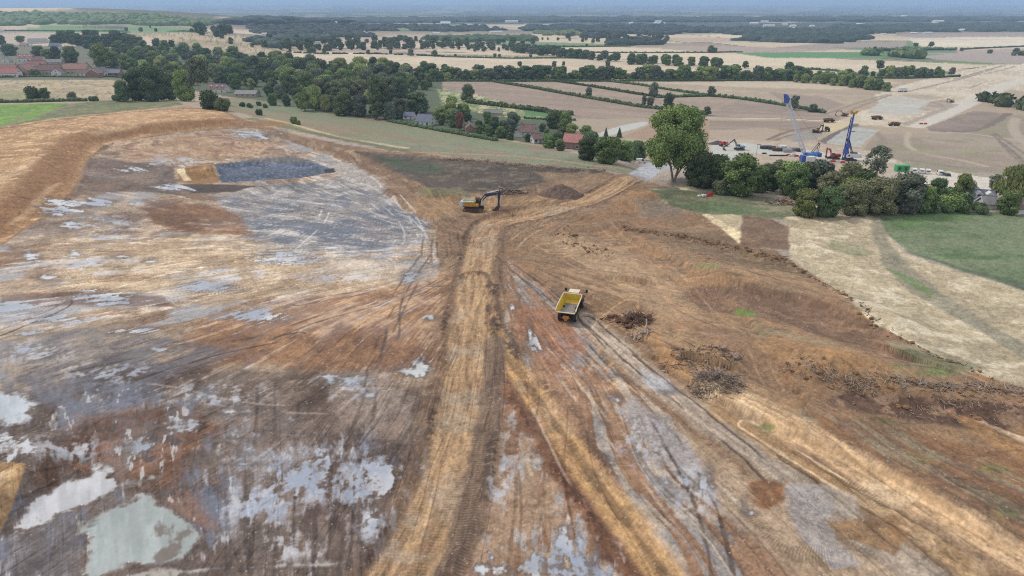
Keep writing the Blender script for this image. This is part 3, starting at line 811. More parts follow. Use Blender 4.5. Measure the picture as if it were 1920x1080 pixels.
# --- bright grass patches
for cx, cy, rx, ry, a in ((1400, 587, 22, 7, .9), (1325, 499, 26, 5, .5), (1440, 802, 12, 4, .6), (1750, 700, 45, 9, .6), (1690, 685, 30, 6, .4), (1860, 880, 30, 10, .25), (1730, 860, 30, 10, .2),
                          (1660, 790, 30, 8, .2), (1890, 960, 30, 12, .3)):
    poly([(cx - rx, cy), (cx - rx * .6, cy - ry * .8), (cx, cy - ry), (cx + rx * .7, cy - ry * .5), (cx + rx, cy + ry * .2), (cx + rx * .4, cy + ry), (cx - rx * .5, cy + ry * .7)],
         patchy(C(112, 146, 66), C(128, 136, 84)), 7, 4, a=a, n=nB, green=1)

# --- standing water and damp ground round it
PUD = C(216, 216, 216)  # milky water with the sky's reflection painted into its pale tone
PUDDLES = [((470, 253), 34, 5), ((490, 258), 14, 4), ((238, 319), 24, 4), ((286, 308), 12, 3), ((330, 352), 26, 4), ((118, 389), 30, 9), ((188, 380), 22, 6), ((105, 402), 14, 3), ((134, 420), 16, 5),
           ((530, 481), 42, 10), ((395, 538), 36, 9), ((198, 558), 36, 8), ((20, 577), 24, 7), ((282, 490), 10, 3), ((230, 482), 14, 4), ((60, 480), 12, 5), ((140, 475), 14, 5), ((90, 520), 12, 4), ((380, 385), 8, 2),
           ((420, 540), 12, 3), ((60, 625), 30, 4), ((120, 600), 30, 6), ((260, 620), 40, 4), ((480, 593), 44, 8), ((780, 694), 38, 14), ((640, 712), 40, 10), ((690, 740), 12, 6),
           ((338, 796), 36, 14), ((255, 838), 28, 14), ((240, 862), 9, 22), ((10, 765), 70, 24), ((20, 840), 44, 26), ((712, 905), 42, 36), ((690, 970), 22, 50), ((670, 930), 10, 50), ((585, 885), 40, 28), ((560, 890), 30, 18),
           ((1155, 750), 13, 9), ((1148, 742), 18, 4), ((1318, 910), 22, 12), ((1330, 890), 8, 18), ((1252, 735), 16, 3), ((1000, 640), 10, 12), ((995, 632), 4, 14), ((963, 577), 6, 4), ((1395, 950), 8, 16), ((1408, 962), 14, 6),
           ((1010, 1062), 70, 26), ((1090, 1070), 50, 26), ((1060, 1020), 22, 26), ((1120, 1040), 14, 30), ((940, 1070), 40, 10), ((425, 826), 38, 3), ((450, 852), 20, 3), ((766, 522), 9, 6), ((770, 512), 12, 3), ((810, 596), 8, 4),
           ((40, 1000), 10, 3), ((465, 870), 50, 4), ((440, 815), 12, 18), ((300, 655), 12, 3), ((440, 772), 40, 6), ((545, 785), 26, 5), ((480, 940), 30, 5), ((520, 980), 12, 6), ((1370, 1000), 26, 4), ((1250, 905), 10, 4)]


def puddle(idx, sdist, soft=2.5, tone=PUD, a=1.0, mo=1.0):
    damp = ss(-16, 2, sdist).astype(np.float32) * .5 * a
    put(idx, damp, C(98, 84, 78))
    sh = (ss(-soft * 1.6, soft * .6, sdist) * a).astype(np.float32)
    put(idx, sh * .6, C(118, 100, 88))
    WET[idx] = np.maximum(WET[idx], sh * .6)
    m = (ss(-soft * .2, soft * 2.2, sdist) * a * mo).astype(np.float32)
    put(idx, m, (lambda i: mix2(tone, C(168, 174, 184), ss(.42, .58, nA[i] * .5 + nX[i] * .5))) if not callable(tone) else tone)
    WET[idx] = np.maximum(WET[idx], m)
    MZ[idx] *= (1 - m)


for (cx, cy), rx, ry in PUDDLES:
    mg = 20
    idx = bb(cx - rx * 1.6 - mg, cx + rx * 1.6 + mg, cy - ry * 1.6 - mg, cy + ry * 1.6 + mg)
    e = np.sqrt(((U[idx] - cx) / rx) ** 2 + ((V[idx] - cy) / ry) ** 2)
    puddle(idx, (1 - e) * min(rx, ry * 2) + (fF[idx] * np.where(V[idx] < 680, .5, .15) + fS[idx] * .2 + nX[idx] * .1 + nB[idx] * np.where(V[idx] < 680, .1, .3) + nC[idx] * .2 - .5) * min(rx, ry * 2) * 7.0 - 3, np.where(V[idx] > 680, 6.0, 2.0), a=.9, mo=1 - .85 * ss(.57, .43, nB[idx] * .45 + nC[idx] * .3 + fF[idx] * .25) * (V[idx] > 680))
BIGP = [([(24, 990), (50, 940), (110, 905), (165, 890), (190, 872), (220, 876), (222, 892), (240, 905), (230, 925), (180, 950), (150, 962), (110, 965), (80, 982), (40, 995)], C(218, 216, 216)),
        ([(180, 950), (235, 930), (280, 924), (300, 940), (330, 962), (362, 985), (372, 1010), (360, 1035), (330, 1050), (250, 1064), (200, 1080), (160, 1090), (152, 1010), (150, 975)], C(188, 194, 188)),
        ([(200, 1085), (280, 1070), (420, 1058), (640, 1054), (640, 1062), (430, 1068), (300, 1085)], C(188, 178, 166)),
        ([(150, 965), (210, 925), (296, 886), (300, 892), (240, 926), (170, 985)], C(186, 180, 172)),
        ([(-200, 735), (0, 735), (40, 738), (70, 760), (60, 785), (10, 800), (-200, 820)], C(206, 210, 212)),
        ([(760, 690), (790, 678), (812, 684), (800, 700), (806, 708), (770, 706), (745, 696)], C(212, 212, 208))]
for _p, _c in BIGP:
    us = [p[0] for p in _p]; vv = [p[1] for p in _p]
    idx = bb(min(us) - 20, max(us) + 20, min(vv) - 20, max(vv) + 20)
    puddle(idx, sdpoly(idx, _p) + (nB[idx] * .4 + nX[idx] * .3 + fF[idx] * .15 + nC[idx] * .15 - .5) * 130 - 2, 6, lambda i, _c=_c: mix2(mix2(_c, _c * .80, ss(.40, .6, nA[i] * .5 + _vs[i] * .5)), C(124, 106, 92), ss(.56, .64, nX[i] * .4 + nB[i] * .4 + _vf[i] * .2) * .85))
for (cx, cy), rx, ry in (((560, 900), 90, 60), ((690, 920), 70, 90), ((470, 950), 80, 50), ((130, 840), 70, 30), ((60, 660), 90, 24), ((220, 700), 110, 24), ((420, 740), 90, 24), ((650, 730), 60, 24), ((520, 1020), 70, 40), ((1080, 1050), 110, 50), ((940, 900), 30, 60),
                         ((1200, 830), 50, 50), ((1290, 920), 60, 50), ((200, 500), 120, 20), ((420, 515), 110, 14), ((620, 520), 90, 12), ((100, 600), 110, 16), ((500, 585), 60, 9), ((330, 300), 60, 12), ((200, 420), 70, 18)):
    idx = bb(cx - rx * 1.5, cx + rx * 1.5, cy - ry * 1.5, cy + ry * 1.5)
    e = np.sqrt(((U[idx] - cx) / rx) ** 2 + ((V[idx] - cy) / ry) ** 2)
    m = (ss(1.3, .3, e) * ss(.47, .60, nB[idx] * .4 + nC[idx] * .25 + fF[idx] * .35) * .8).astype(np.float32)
    put(idx, m, lambda i: mix2(C(188, 188, 192), C(160, 168, 184), ss(.42, .58, nX[i])))  # blue-white sky sheen on wet ground, painted into the soil colour
    WET[idx] = np.maximum(WET[idx], m * .7)
# many tiny pools in the wheel marks of the clay floor
idx = np.nonzero((V > 360) & (V < 1180) & (U < 800))[0]
idx = idx[inside(U[idx], V[idx], FLOOR)]
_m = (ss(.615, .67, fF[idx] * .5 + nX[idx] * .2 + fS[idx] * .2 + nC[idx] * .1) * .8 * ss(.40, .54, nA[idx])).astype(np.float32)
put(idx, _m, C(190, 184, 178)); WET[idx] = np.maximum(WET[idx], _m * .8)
# damp sheen on the clay
WET[idx] = np.maximum(WET[idx], .32 * ss(.45, .62, nA[idx] * .5 + fS[idx] * .5))

# --- fine grain
_near = ss(420, 180, y32)
# fine wheel marks of many directions
_site = inside(U, V, SITE) & (V < 1340)
_k = np.nonzero(_site & (y32 < 400))[0]


def marks(c, l, seed, dark, light, region, w=.035):
    a_ = vn(c, l, seed) - .5
    b_ = vn(c * 1.7 + 31, l * .8, seed + 1) - .5
    m1 = ss(w, w * .4, np.abs(a_)) * region
    m2 = ss(w, w * .4, np.abs(b_)) * region
    COL[_k] *= (1 - dark * m1)[:, None]
    COL[_k] *= (1 + light * m2)[:, None]
    MZ[_k] -= .05 * m1
    MZ[_k] += .03 * m2


_dry = 1 - WET[_k]
_r3 = ss(.44, .58, vn(x32[_k] / 26 + 4, y32[_k] / 26, 91)); _r4 = ss(.44, .58, vn(x32[_k] / 22 + 14, y32[_k] / 30, 92)); _r5 = ss(.5, .62, vn(x32[_k] / 30 + 24, y32[_k] / 22, 93))
marks(_th[_k] * 46 + _wob[_k] * 5, _lr[_k] * 2.2, 94, .20, .16, (.2 + .8 * _r3) * _dry)
marks(_th[_k] * 100 + _wob[_k] * 9, _lr[_k] * 3.5, 96, .14, .12, (.2 + .8 * _r4) * _dry, .05)
marks(_qq[_k] * 60 + _wob[_k] * 2.5, y32[_k] / 16, 98, .16, .12, _r4 * _vert[_k] * _dry * (U[_k] < 840))
_c1 = flat(620, 1000); _c2 = flat(1500, 400)
_ra = np.hypot(x32[_k] - _c1[0], y32[_k] - _c1[1]); _rb = np.hypot(x32[_k] - _c2[0], y32[_k] - _c2[1])
marks(_ra * .55 + _wob[_k] * 4, np.arctan2(y32[_k] - _c1[1], x32[_k] - _c1[0]) * 5, 101, .18, .16, _r5 * _dry * (U[_k] < 900))
marks(_rb * .5 + _wob[_k] * 5, np.arctan2(y32[_k] - _c2[1], x32[_k] - _c2[0]) * 5, 103, .18, .14, _r5 * _dry * (U[_k] > 960))
_c3 = flat(900, 1500)
_rc = np.hypot(x32[_k] - _c3[0], y32[_k] - _c3[1])
marks(_rc * .6 + _wob[_k] * 6, np.arctan2(y32[_k] - _c3[1], x32[_k] - _c3[0]) * 5, 107, .14, .2, _r3 * _dry * (V[_k] < 740) * (U[_k] < 820), .05)
# stronger variety of the soils over the stripped site
_mean = COL[_k].mean(0)
_lum = COL[_k].mean(1, keepdims=True); _ml = _mean.mean()
_f = (_lum / _ml) ** .45 * .97
_ch = COL[_k] / _lum
_mc = _ch.mean(0)
_kk = (1 - WET[_k] * .8)[:, None]
COL[_k] = _lum * (1 + (_f - 1) * _kk) * (_ch - (_ch - 1) * .02 * _kk)
_vl = np.nonzero(~_site & (y32 > 300))[0]
COL[_vl] *= np.array([1.03, 1.0, .88], np.float32)
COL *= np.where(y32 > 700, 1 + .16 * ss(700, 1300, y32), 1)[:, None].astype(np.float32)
_sl = inside(U, V, [(1470, 408), (1660, 402), (1660, 440), (1925, 545), (2500, 690), (2500, 900), (1925, 728), (1640, 606), (1480, 488)])
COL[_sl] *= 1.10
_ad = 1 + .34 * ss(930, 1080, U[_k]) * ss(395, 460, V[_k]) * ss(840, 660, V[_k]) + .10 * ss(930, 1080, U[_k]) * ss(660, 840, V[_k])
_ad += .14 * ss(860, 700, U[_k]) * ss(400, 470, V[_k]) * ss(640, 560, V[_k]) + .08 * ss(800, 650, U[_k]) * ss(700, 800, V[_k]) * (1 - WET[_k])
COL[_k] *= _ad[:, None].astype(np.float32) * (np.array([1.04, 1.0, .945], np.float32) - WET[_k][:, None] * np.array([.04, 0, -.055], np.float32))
g = (nC - .5) * .72 + (nB - .5) * .6 * (1 - .4 * GRN) + (nE - .5) * .62  # soil grain, partly standing in for the shading of small relief
g = g * (1 - WET * .8) * (.25 + .75 * _near)
COL *= (1 + g)[:, None]
_sp = (_T[(x32 * 6.1).astype(int) & 255, (y32 * 6.1).astype(int) & 255] > .992) & (y32 < 150) & (WET < .05) & (GRN < .5)
COL[_sp] = COL[_sp] * .5 + C(214, 200, 184) * .5
COL = np.clip(COL, .012, .8)
siteb = ss(420, 300, y32) * (1 - WET) * (1 - .6 * GRN)
MZ += ((nC - .5) * .07 + (nB - .5) * .26 + (fF - .5) * .10) * siteb
MZ += ((nB - .5) * .3 * GRN * ss(420, 300, y32)) * (1 - WET)
lump = ss(.5, .62, nB) * ss(.47, .56, nX) * (1 - WET) * ss(300, 200, y32) * (U > 900) * (1 - GRN)
MZ += .13 * lump

mesh = bpy.data.meshes.new("ground")
co = np.empty((N, 3), np.float32)
co[:, 0] = x32; co[:, 1] = y32; co[:, 2] = GZ.ravel() + MZ
GZ = GZ + MZ.reshape(GZ.shape) * .5
mesh.vertices.add(N)
mesh.vertices.foreach_set("co", co.ravel())
_q0 = (np.arange(NR - 1)[:, None] * NC + np.arange(NC - 1)[None, :]).ravel()
qf = np.stack([_q0, _q0 + 1, _q0 + NC + 1, _q0 + NC], 1).astype(np.int32)
nf = len(qf)
mesh.loops.add(nf * 4)
mesh.polygons.add(nf)
mesh.loops.foreach_set("vertex_index", qf.ravel())
mesh.polygons.foreach_set("loop_start", np.arange(0, nf * 4, 4, dtype=np.int32))
mesh.polygons.foreach_set("use_smooth", np.ones(nf, bool))
mesh.update(calc_edges=True)
ca = mesh.color_attributes.new("soil", 'FLOAT_COLOR', 'POINT')
rgba = np.ones((N, 4), np.float32); rgba[:, :3] = COL
ca.data.foreach_set("color", rgba.ravel())
wa = mesh.attributes.new("wet", 'FLOAT', 'POINT')
wa.data.foreach_set("value", WET)
ground = bpy.data.objects.new("ground", mesh)
scene.collection.objects.link(ground)
ground['kind'] = 'structure'
del co, rgba, qf

# ------------------------------------------------------------------ materials
def mat(name, col=(.5, .5, .5), rough=.7, metal=0.0, noise=0.0, nscale=3.0, spec=.5, bump=0.0, emit=None, col2=None, rand=0.0):
    m = bpy.data.materials.new(name)
    m.use_nodes = True
    nt = m.node_tree
    b = nt.nodes['Principled BSDF']
    b.inputs['Base Color'].default_value = (*[float(c) for c in col], 1)
    b.inputs['Roughness'].default_value = rough
    b.inputs['Metallic'].default_value = metal
    b.inputs['Specular IOR Level'].default_value = spec
    if noise or col2 is not None or bump or rand:
        tc = nt.nodes.new("ShaderNodeTexCoord")
        nz = nt.nodes.new("ShaderNodeTexNoise")
        nz.inputs['Scale'].default_value = nscale
        nz.inputs['Detail'].default_value = 5
        nt.links.new(tc.outputs['Object'], nz.inputs['Vector'])
        mx = nt.nodes.new("ShaderNodeMixRGB")
        mx.inputs['Color1'].default_value = (*[float(c) * (1 - noise) for c in col], 1)
        c2 = col2 if col2 is not None else [min(float(c) * (1 + noise), .95) for c in col]
        mx.inputs['Color2'].default_value = (*[float(c) for c in c2], 1)
        rp = nt.nodes.new("ShaderNodeValToRGB")
        rp.color_ramp.elements[0].position = .35; rp.color_ramp.elements[1].position = .65
        nt.links.new(nz.outputs['Fac'], rp.inputs['Fac'])
        nt.links.new(rp.outputs['Color'], mx.inputs['Fac'])
        out = mx.outputs['Color']
        if rand:
            oi = nt.nodes.new("ShaderNodeObjectInfo")
            hs = nt.nodes.new("ShaderNodeHueSaturation")
            mr = nt.nodes.new("ShaderNodeMapRange")
            mr.inputs['To Min'].default_value = 1 - rand; mr.inputs['To Max'].default_value = 1 + rand
            nt.links.new(oi.outputs['Random'], mr.inputs['Value'])
            nt.links.new(mr.outputs['Result'], hs.inputs['Value'])
            nt.links.new(out, hs.inputs['Color'])
            out = hs.outputs['Color']
        nt.links.new(out, b.inputs['Base Color'])
        if bump:
            bp = nt.nodes.new("ShaderNodeBump")
            bp.inputs['Strength'].default_value = bump
            nt.links.new(nz.outputs['Fac'], bp.inputs['Height'])
            nt.links.new(bp.outputs['Normal'], b.inputs['Normal'])
    return m


gm = bpy.data.materials.new("ground_surface")
gm.use_nodes = True
nt = gm.node_tree
gb = nt.nodes['Principled BSDF']
a1 = nt.nodes.new("ShaderNodeAttribute"); a1.attribute_name = "soil"
a2 = nt.nodes.new("ShaderNodeAttribute"); a2.attribute_name = "wet"
geo = nt.nodes.new("ShaderNodeNewGeometry")
nz = nt.nodes.new("ShaderNodeTexNoise"); nz.inputs['Scale'].default_value = 3.0; nz.inputs['Detail'].default_value = 6; nz.inputs['Roughness'].default_value = .65
nt.links.new(geo.outputs['Position'], nz.inputs['Vector'])
mr = nt.nodes.new("ShaderNodeMapRange")
mr.inputs['From Min'].default_value = .3; mr.inputs['From Max'].default_value = .7
mr.inputs['To Min'].default_value = .8; mr.inputs['To Max'].default_value = 1.2
nt.links.new(nz.outputs['Fac'], mr.inputs['Value'])
# no grain in the water
gm1 = nt.nodes.new("ShaderNodeMix"); gm1.data_type = 'FLOAT'
nt.links.new(a2.outputs['Fac'], gm1.inputs[0]); nt.links.new(mr.outputs['Result'], gm1.inputs[2]); gm1.inputs[3].default_value = 1.0
vm = nt.nodes.new("ShaderNodeVectorMath"); vm.operation = 'SCALE'
nt.links.new(a1.outputs['Color'], vm.inputs[0]); nt.links.new(gm1.outputs[0], vm.inputs['Scale'])
nt.links.new(vm.outputs['Vector'], gb.inputs['Base Color'])
rr = nt.nodes.new("ShaderNodeMapRange")
rr.inputs['From Min'].default_value = 0; rr.inputs['From Max'].default_value = .9
rr.inputs['To Min'].default_value = .92; rr.inputs['To Max'].default_value = .12
nt.links.new(a2.outputs['Fac'], rr.inputs['Value']); nt.links.new(rr.outputs['Result'], gb.inputs['Roughness'])
gb.inputs['Specular IOR Level'].default_value = .5
bp = nt.nodes.new("ShaderNodeBump"); bp.inputs['Distance'].default_value = .12
bs = nt.nodes.new("ShaderNodeMath"); bs.operation = 'MULTIPLY_ADD'
nt.links.new(a2.outputs['Fac'], bs.inputs[0]); bs.inputs[1].default_value = -.75; bs.inputs[2].default_value = .75
nt.links.new(bs.outputs[0], bp.inputs['Strength'])
nt.links.new(nz.outputs['Fac'], bp.inputs['Height'])
nt.links.new(bp.outputs['Normal'], gb.inputs['Normal'])
mesh.materials.append(gm)

# ------------------------------------------------------------------ haze
def make_haze():
    x0, x1, y0, y1, z0, z1 = -62000, 62000, -400, 64000, -24, 260
    v = [(x, y, z) for x in (x0, x1) for y in (y0, y1) for z in (z0, z1)]
    f = [(0, 1, 3, 2), (4, 6, 7, 5), (0, 4, 5, 1), (2, 3, 7, 6), (0, 2, 6, 4), (1, 5, 7, 3)]
    m = bpy.data.meshes.new("haze"); m.from_pydata(v, [], f); m.update()
    o = bpy.data.objects.new("haze", m); scene.collection.objects.link(o); o['kind'] = 'stuff'
    hm = bpy.data.materials.new("haze_air"); hm.use_nodes = True
    t = hm.node_tree; t.nodes.clear()
    out = t.nodes.new("ShaderNodeOutputMaterial"); pv = t.nodes.new("ShaderNodeVolumePrincipled")
    pv.inputs['Color'].default_value = (.46, .64, .90, 1)
    pv.inputs['Density'].default_value = HAZE_D
    pv.inputs['Anisotropy'].default_value = .1
    t.links.new(pv.outputs['Volume'], out.inputs['Volume'])
    m.materials.append(hm)


HAZE_D = 1.15e-4
make_haze()

# ------------------------------------------------------------------ things: helpers
rnd = random.Random(5)
LINK = scene.collection.objects.link


def tag(o, label, cat, group=None, kind=None):
    o['label'] = label
    o['category'] = cat
    if group:
        o['group'] = group
    if kind:
        o['kind'] = kind
    return o


def thing(name, loc, rz, label, cat, group=None, s=1.0):
    o = bpy.data.objects.new(name, None)
    LINK(o)
    o.location = loc
    o.rotation_euler = (0, 0, rz)
    o.scale = (s, s, s)
    o.empty_display_size = .5
    return tag(o, label, cat, group)


def setobj(name, me, parent=None):
    o = bpy.data.objects.new(name, me)
    LINK(o)
    if parent is not None:
        o.parent = parent
    return o


def copy_tree(o, parent=None):
    c = o.copy()
    LINK(c)
    if parent is not None:
        c.parent = parent
        c.matrix_parent_inverse = o.matrix_parent_inverse
    for ch in o.children:
        copy_tree(ch, c)
    return c


class MB:
    def __init__(s):
        s.v = []; s.f = []

    def add(s, v, f):
        b = len(s.v)
        s.v += [tuple(p) for p in v]
        s.f += [tuple(i + b for i in q) for q in f]
        return s

    def box(s, c, d, rot=None, bev=0.0):
        hx, hy, hz = d[0] / 2, d[1] / 2, d[2] / 2
        if bev:
            b = min(bev, hx * .45, hy * .45, hz * .45)
            vs = []
            for z, i in ((-hz, b), (-hz + b, 0), (hz - b, 0), (hz, b)):
                X, Y = hx - i, hy - i
                c2 = b * .6
                vs += [(-X + c2, -Y, z), (X - c2, -Y, z), (X, -Y + c2, z), (X, Y - c2, z), (X - c2, Y, z), (-X + c2, Y, z), (-X, Y - c2, z), (-X, -Y + c2, z)]
            fs = [tuple(range(7, -1, -1)), tuple(range(24, 32))]
            for k in range(3):
                for j in range(8):
                    fs.append((k * 8 + j, k * 8 + (j + 1) % 8, k * 8 + 8 + (j + 1) % 8, k * 8 + 8 + j))
        else:
            vs = [(x, y, z) for z in (-hz, hz) for (x, y) in ((-hx, -hy), (hx, -hy), (hx, hy), (-hx, hy))]
            fs = [(3, 2, 1, 0), (4, 5, 6, 7), (0, 1, 5, 4), (1, 2, 6, 5), (2, 3, 7, 6), (3, 0, 4, 7)]
        m = Euler(rot).to_matrix() if rot else None
        out = []
        for p in vs:
            q = m @ Vector(p) if m else p
            out.append((q[0] + c[0], q[1] + c[1], q[2] + c[2]))
        return s.add(out, fs)

    def prism(s, prof, y0, y1, axis='y'):
        """a profile in x,z pulled along y (or in y,z along x)"""
        n = len(prof)
        if axis == 'y':
            vs = [(x, y0, z) for x, z in prof] + [(x, y1, z) for x, z in prof]
        else:
            vs = [(y0, x, z) for x, z in prof] + [(y1, x, z) for x, z in prof]
        fs = [tuple(range(n)), tuple(range(2 * n - 1, n - 1, -1))]
        for i in range(n):
            j = (i + 1) % n
            fs.append((i, n + i, n + j, j))
        return s.add(vs, fs)

    def cyl(s, a, b, r0, r1=None, n=10):
        r1 = r0 if r1 is None else r1
        a = Vector(a); b = Vector(b)
        d = (b - a).normalized()
        u = d.orthogonal().normalized(); w = d.cross(u)
        vs = []
        for p, r in ((a, r0), (b, r1)):
            for k in range(n):
                t = 2 * math.pi * k / n
                vs.append(p + u * (r * math.cos(t)) + w * (r * math.sin(t)))
        fs = [tuple(range(n - 1, -1, -1)), tuple(range(n, 2 * n))]
        for k in range(n):
            fs.append((k, (k + 1) % n, n + (k + 1) % n, n + k))
        return s.add(vs, fs)

    def lathe(s, prof, c, axis='y', n=18):
        """prof: (radius, offset) pairs, turned about an axis through c"""
        vs = []
        for r, o in prof:
            for k in range(n):
                t = 2 * math.pi * k / n
                p = (r * math.cos(t), o, r * math.sin(t)) if axis == 'y' else (r * math.cos(t), r * math.sin(t), o)
                vs.append((p[0] + c[0], p[1] + c[1], p[2] + c[2]))
        fs = []
        for i in range(len(prof) - 1):
            for k in range(n):
                fs.append((i * n + k, i * n + (k + 1) % n, (i + 1) * n + (k + 1) % n, (i + 1) * n + k))
        return s.add(vs, fs)

    def build(s, name, m, parent=None, smooth=False):
        me = bpy.data.meshes.new(name)
        me.from_pydata(s.v, [], s.f)
        me.update()
        if m is not None:
            me.materials.append(m)
        if smooth:
            for p in me.polygons:
                p.use_smooth = True
        import bmesh
        bm = bmesh.new(); bm.from_mesh(me)
        bmesh.ops.recalc_face_normals(bm, faces=bm.faces)
        bm.to_mesh(me); bm.free()
        return setobj(name, me, parent)


# ------------------------------------------------------------------ foliage
def folmat(name, c1, c2, tr=.06, rand=.34):
    m = bpy.data.materials.new(name)
    m.use_nodes = True
    t = m.node_tree
    b = t.nodes['Principled BSDF']
    at_ = t.nodes.new("ShaderNodeAttribute"); at_.attribute_name = "tint"
    oi = t.nodes.new("ShaderNodeObjectInfo")
    mx = t.nodes.new("ShaderNodeMixRGB")
    mx.inputs['Color1'].default_value = (*c1, 1); mx.inputs['Color2'].default_value = (*c2, 1)
    t.links.new(at_.outputs['Fac'], mx.inputs['Fac'])
    hs = t.nodes.new("ShaderNodeHueSaturation")
    r1 = t.nodes.new("ShaderNodeMapRange"); r1.inputs['To Min'].default_value = 1 - rand; r1.inputs['To Max'].default_value = 1 + rand
    t.links.new(oi.outputs['Random'], r1.inputs['Value'])
    t.links.new(r1.outputs['Result'], hs.inputs['Value'])
    mm = t.nodes.new("ShaderNodeMath"); mm.operation = 'MULTIPLY'; mm.inputs[1].default_value = 7.31
    fr = t.nodes.new("ShaderNodeMath"); fr.operation = 'FRACT'
    t.links.new(oi.outputs['Random'], mm.inputs[0]); t.links.new(mm.outputs[0], fr.inputs[0])
    r2 = t.nodes.new("ShaderNodeMapRange"); r2.inputs['To Min'].default_value = .475; r2.inputs['To Max'].default_value = .515
    t.links.new(fr.outputs[0], r2.inputs['Value']); t.links.new(r2.outputs['Result'], hs.inputs['Hue'])
    t.links.new(mx.outputs['Color'], hs.inputs['Color'])
    t.links.new(hs.outputs['Color'], b.inputs['Base Color'])
    b.inputs['Roughness'].default_value = .75
    b.inputs['Specular IOR Level'].default_value = .2
    return m


FM = {'far': folmat('foliage_far', (.022, .038, .034), (.050, .074, .060)),
      'dark': folmat('foliage_dark', (0.046, 0.080, 0.033), (0.151, 0.201, 0.078)),
      'mid': folmat('foliage_mid', (0.070, 0.121, 0.037), (0.235, 0.303, 0.091)),
      'light': folmat('foliage_light', (0.140, 0.199, 0.060), (0.414, 0.437, 0.149)),
      'yellow': folmat('foliage_yellow', (.110, .150, .045), (.290, .320, .110)),
      'brown': folmat('foliage_brown', (.082, .094, .044), (.190, .188, .096)),
      'grey': folmat('foliage_grey', (.085, .100, .066), (.200, .215, .150)),
      'bluegreen': folmat('foliage_blue_green', (0.070, 0.095, 0.060), (0.208, 0.234, 0.154)),
      'copper': folmat('foliage_copper', (0.106, 0.041, 0.033), (0.263, 0.100, 0.077))}
BARK = mat('bark', (.14, .115, .09), .9, noise=.3, nscale=4)
BARKP = mat('pale_bark', (.27, .24, .20), .9, noise=.3, nscale=4)

_ico_v = None


def ico():
    global _ico_v
    if _ico_v is None:
        import bmesh
        bm = bmesh.new(); bmesh.ops.create_icosphere(bm, subdivisions=2, radius=1)
        _ico_v = (np.array([v.co[:] for v in bm.verts]), np.array([[v.index for v in f.verts] for f in bm.faces]))
        bm.free()
    return _ico_v


def leafmesh(name, blobs, n, size, seed, core=.80, droop=0.0, flat_=1.0, coretint=.05):
    """a crown: lumpy inner masses with many leaf sprays spread through and over them"""
    rs = np.random.RandomState(seed)
    bl = np.array(blobs, float)          # x y z rx rz
    iv, if_ = ico()
    V_, F3 = [], []
    base = 0
    tints = []
    if core > 0:
        for b in bl:
            k = 1 + (rs.rand(len(iv)) - .5) * .35
            p = iv * k[:, None] * np.array([b[3], b[3], b[4]]) * core + b[:3]
            V_.append(p); F3.append(if_ + base); base += len(iv)
            tints.append(np.full(len(if_), coretint) + rs.rand(len(if_)) * .12)  # darkest tints: shade inside the crown put into the colour
    w = bl[:, 3] ** 2; w = w / w.sum()
    idx = rs.choice(len(bl), n, p=w)
    d = rs.normal(size=(n, 3)); d /= np.linalg.norm(d, axis=1)[:, None]
    flip = (d[:, 2] < -.2) & (rs.rand(n) < .5)
    d[flip, 2] *= -1
    rad = .72 + .40 * rs.rand(n) ** .8
    pos = bl[idx, :3] + d * rad[:, None] * np.stack([bl[idx, 3], bl[idx, 3], bl[idx, 4]], 1)
    nrm = d + rs.normal(size=(n, 3)) * .55
    nrm /= np.linalg.norm(nrm, axis=1)[:, None]
    t = np.cross(nrm, rs.normal(size=(n, 3))); t /= np.linalg.norm(t, axis=1)[:, None] + 1e-9
    if droop:
        t = t * (1 - droop) + np.array([0, 0, -1.0]) * droop
        t /= np.linalg.norm(t, axis=1)[:, None]
    u = np.cross(nrm, t)
    sz = size * (.55 + .9 * rs.rand(n))[:, None]
    a = 1.0 + droop * 1.8
    q = np.stack([pos - t * sz * a, pos + u * sz * .6, pos + t * sz * a * .9, pos - u * sz * .62], 1)
    V_.append(q.reshape(-1, 3))
    qi = np.arange(n * 4).reshape(n, 4) + base
    bt = rs.rand(len(bl))
    tl = np.clip(.15 + .35 * bt[idx] + .45 * rs.rand(n), 0, 1)
    verts = np.concatenate(V_)
    me = bpy.data.meshes.new(name)
    tri = np.concatenate(F3) if F3 else np.zeros((0, 3), int)
    nl = tri.size + qi.size
    me.vertices.add(len(verts)); me.vertices.foreach_set("co", verts.astype(np.float32).ravel())
    me.loops.add(nl); me.polygons.add(len(tri) + len(qi))
    me.loops.foreach_set("vertex_index", np.concatenate([tri.ravel(), qi.ravel()]).astype(np.int32))
    st = np.concatenate([np.arange(len(tri)) * 3, tri.size + np.arange(len(qi)) * 4]).astype(np.int32)
    me.polygons.foreach_set("loop_start", st)
    me.update(calc_edges=True)
    at_ = me.attributes.new("tint", 'FLOAT', 'FACE')
    at_.data.foreach_set("value", np.concatenate(([np.concatenate(tints)] if tints else []) + [tl]).astype(np.float32))
    return me


def trunkmesh(name, h, r, seed, forks=3, lean=0.0, top=.6):
    rr = random.Random(seed)
    b = MB()
    p0 = Vector((0, 0, -.03 * h))
    p1 = Vector((lean * h * .3, 0, h * .33))
    b.cyl(p0, p1, r * 1.25, r * .8, 8)
    for k in range(forks):
        a = 2 * math.pi * k / forks + rr.random()
        e = p1 + Vector((math.cos(a) * h * .13, math.sin(a) * h * .13, h * (top - .33) * (.7 + .5 * rr.random())))
        b.cyl(p1 - Vector((0, 0, .02 * h)), e, r * .62, r * .25, 6)
        for j in range(2):
            a2 = a + rr.uniform(-1, 1)
            m = p1.lerp(e, .55)
            b.cyl(m, m + Vector((math.cos(a2) * h * .14, math.sin(a2) * h * .14, h * .14)), r * .3, r * .1, 5)
    o = b.build(name, None)
    me = o.data
    bpy.data.objects.remove(o)
    return me


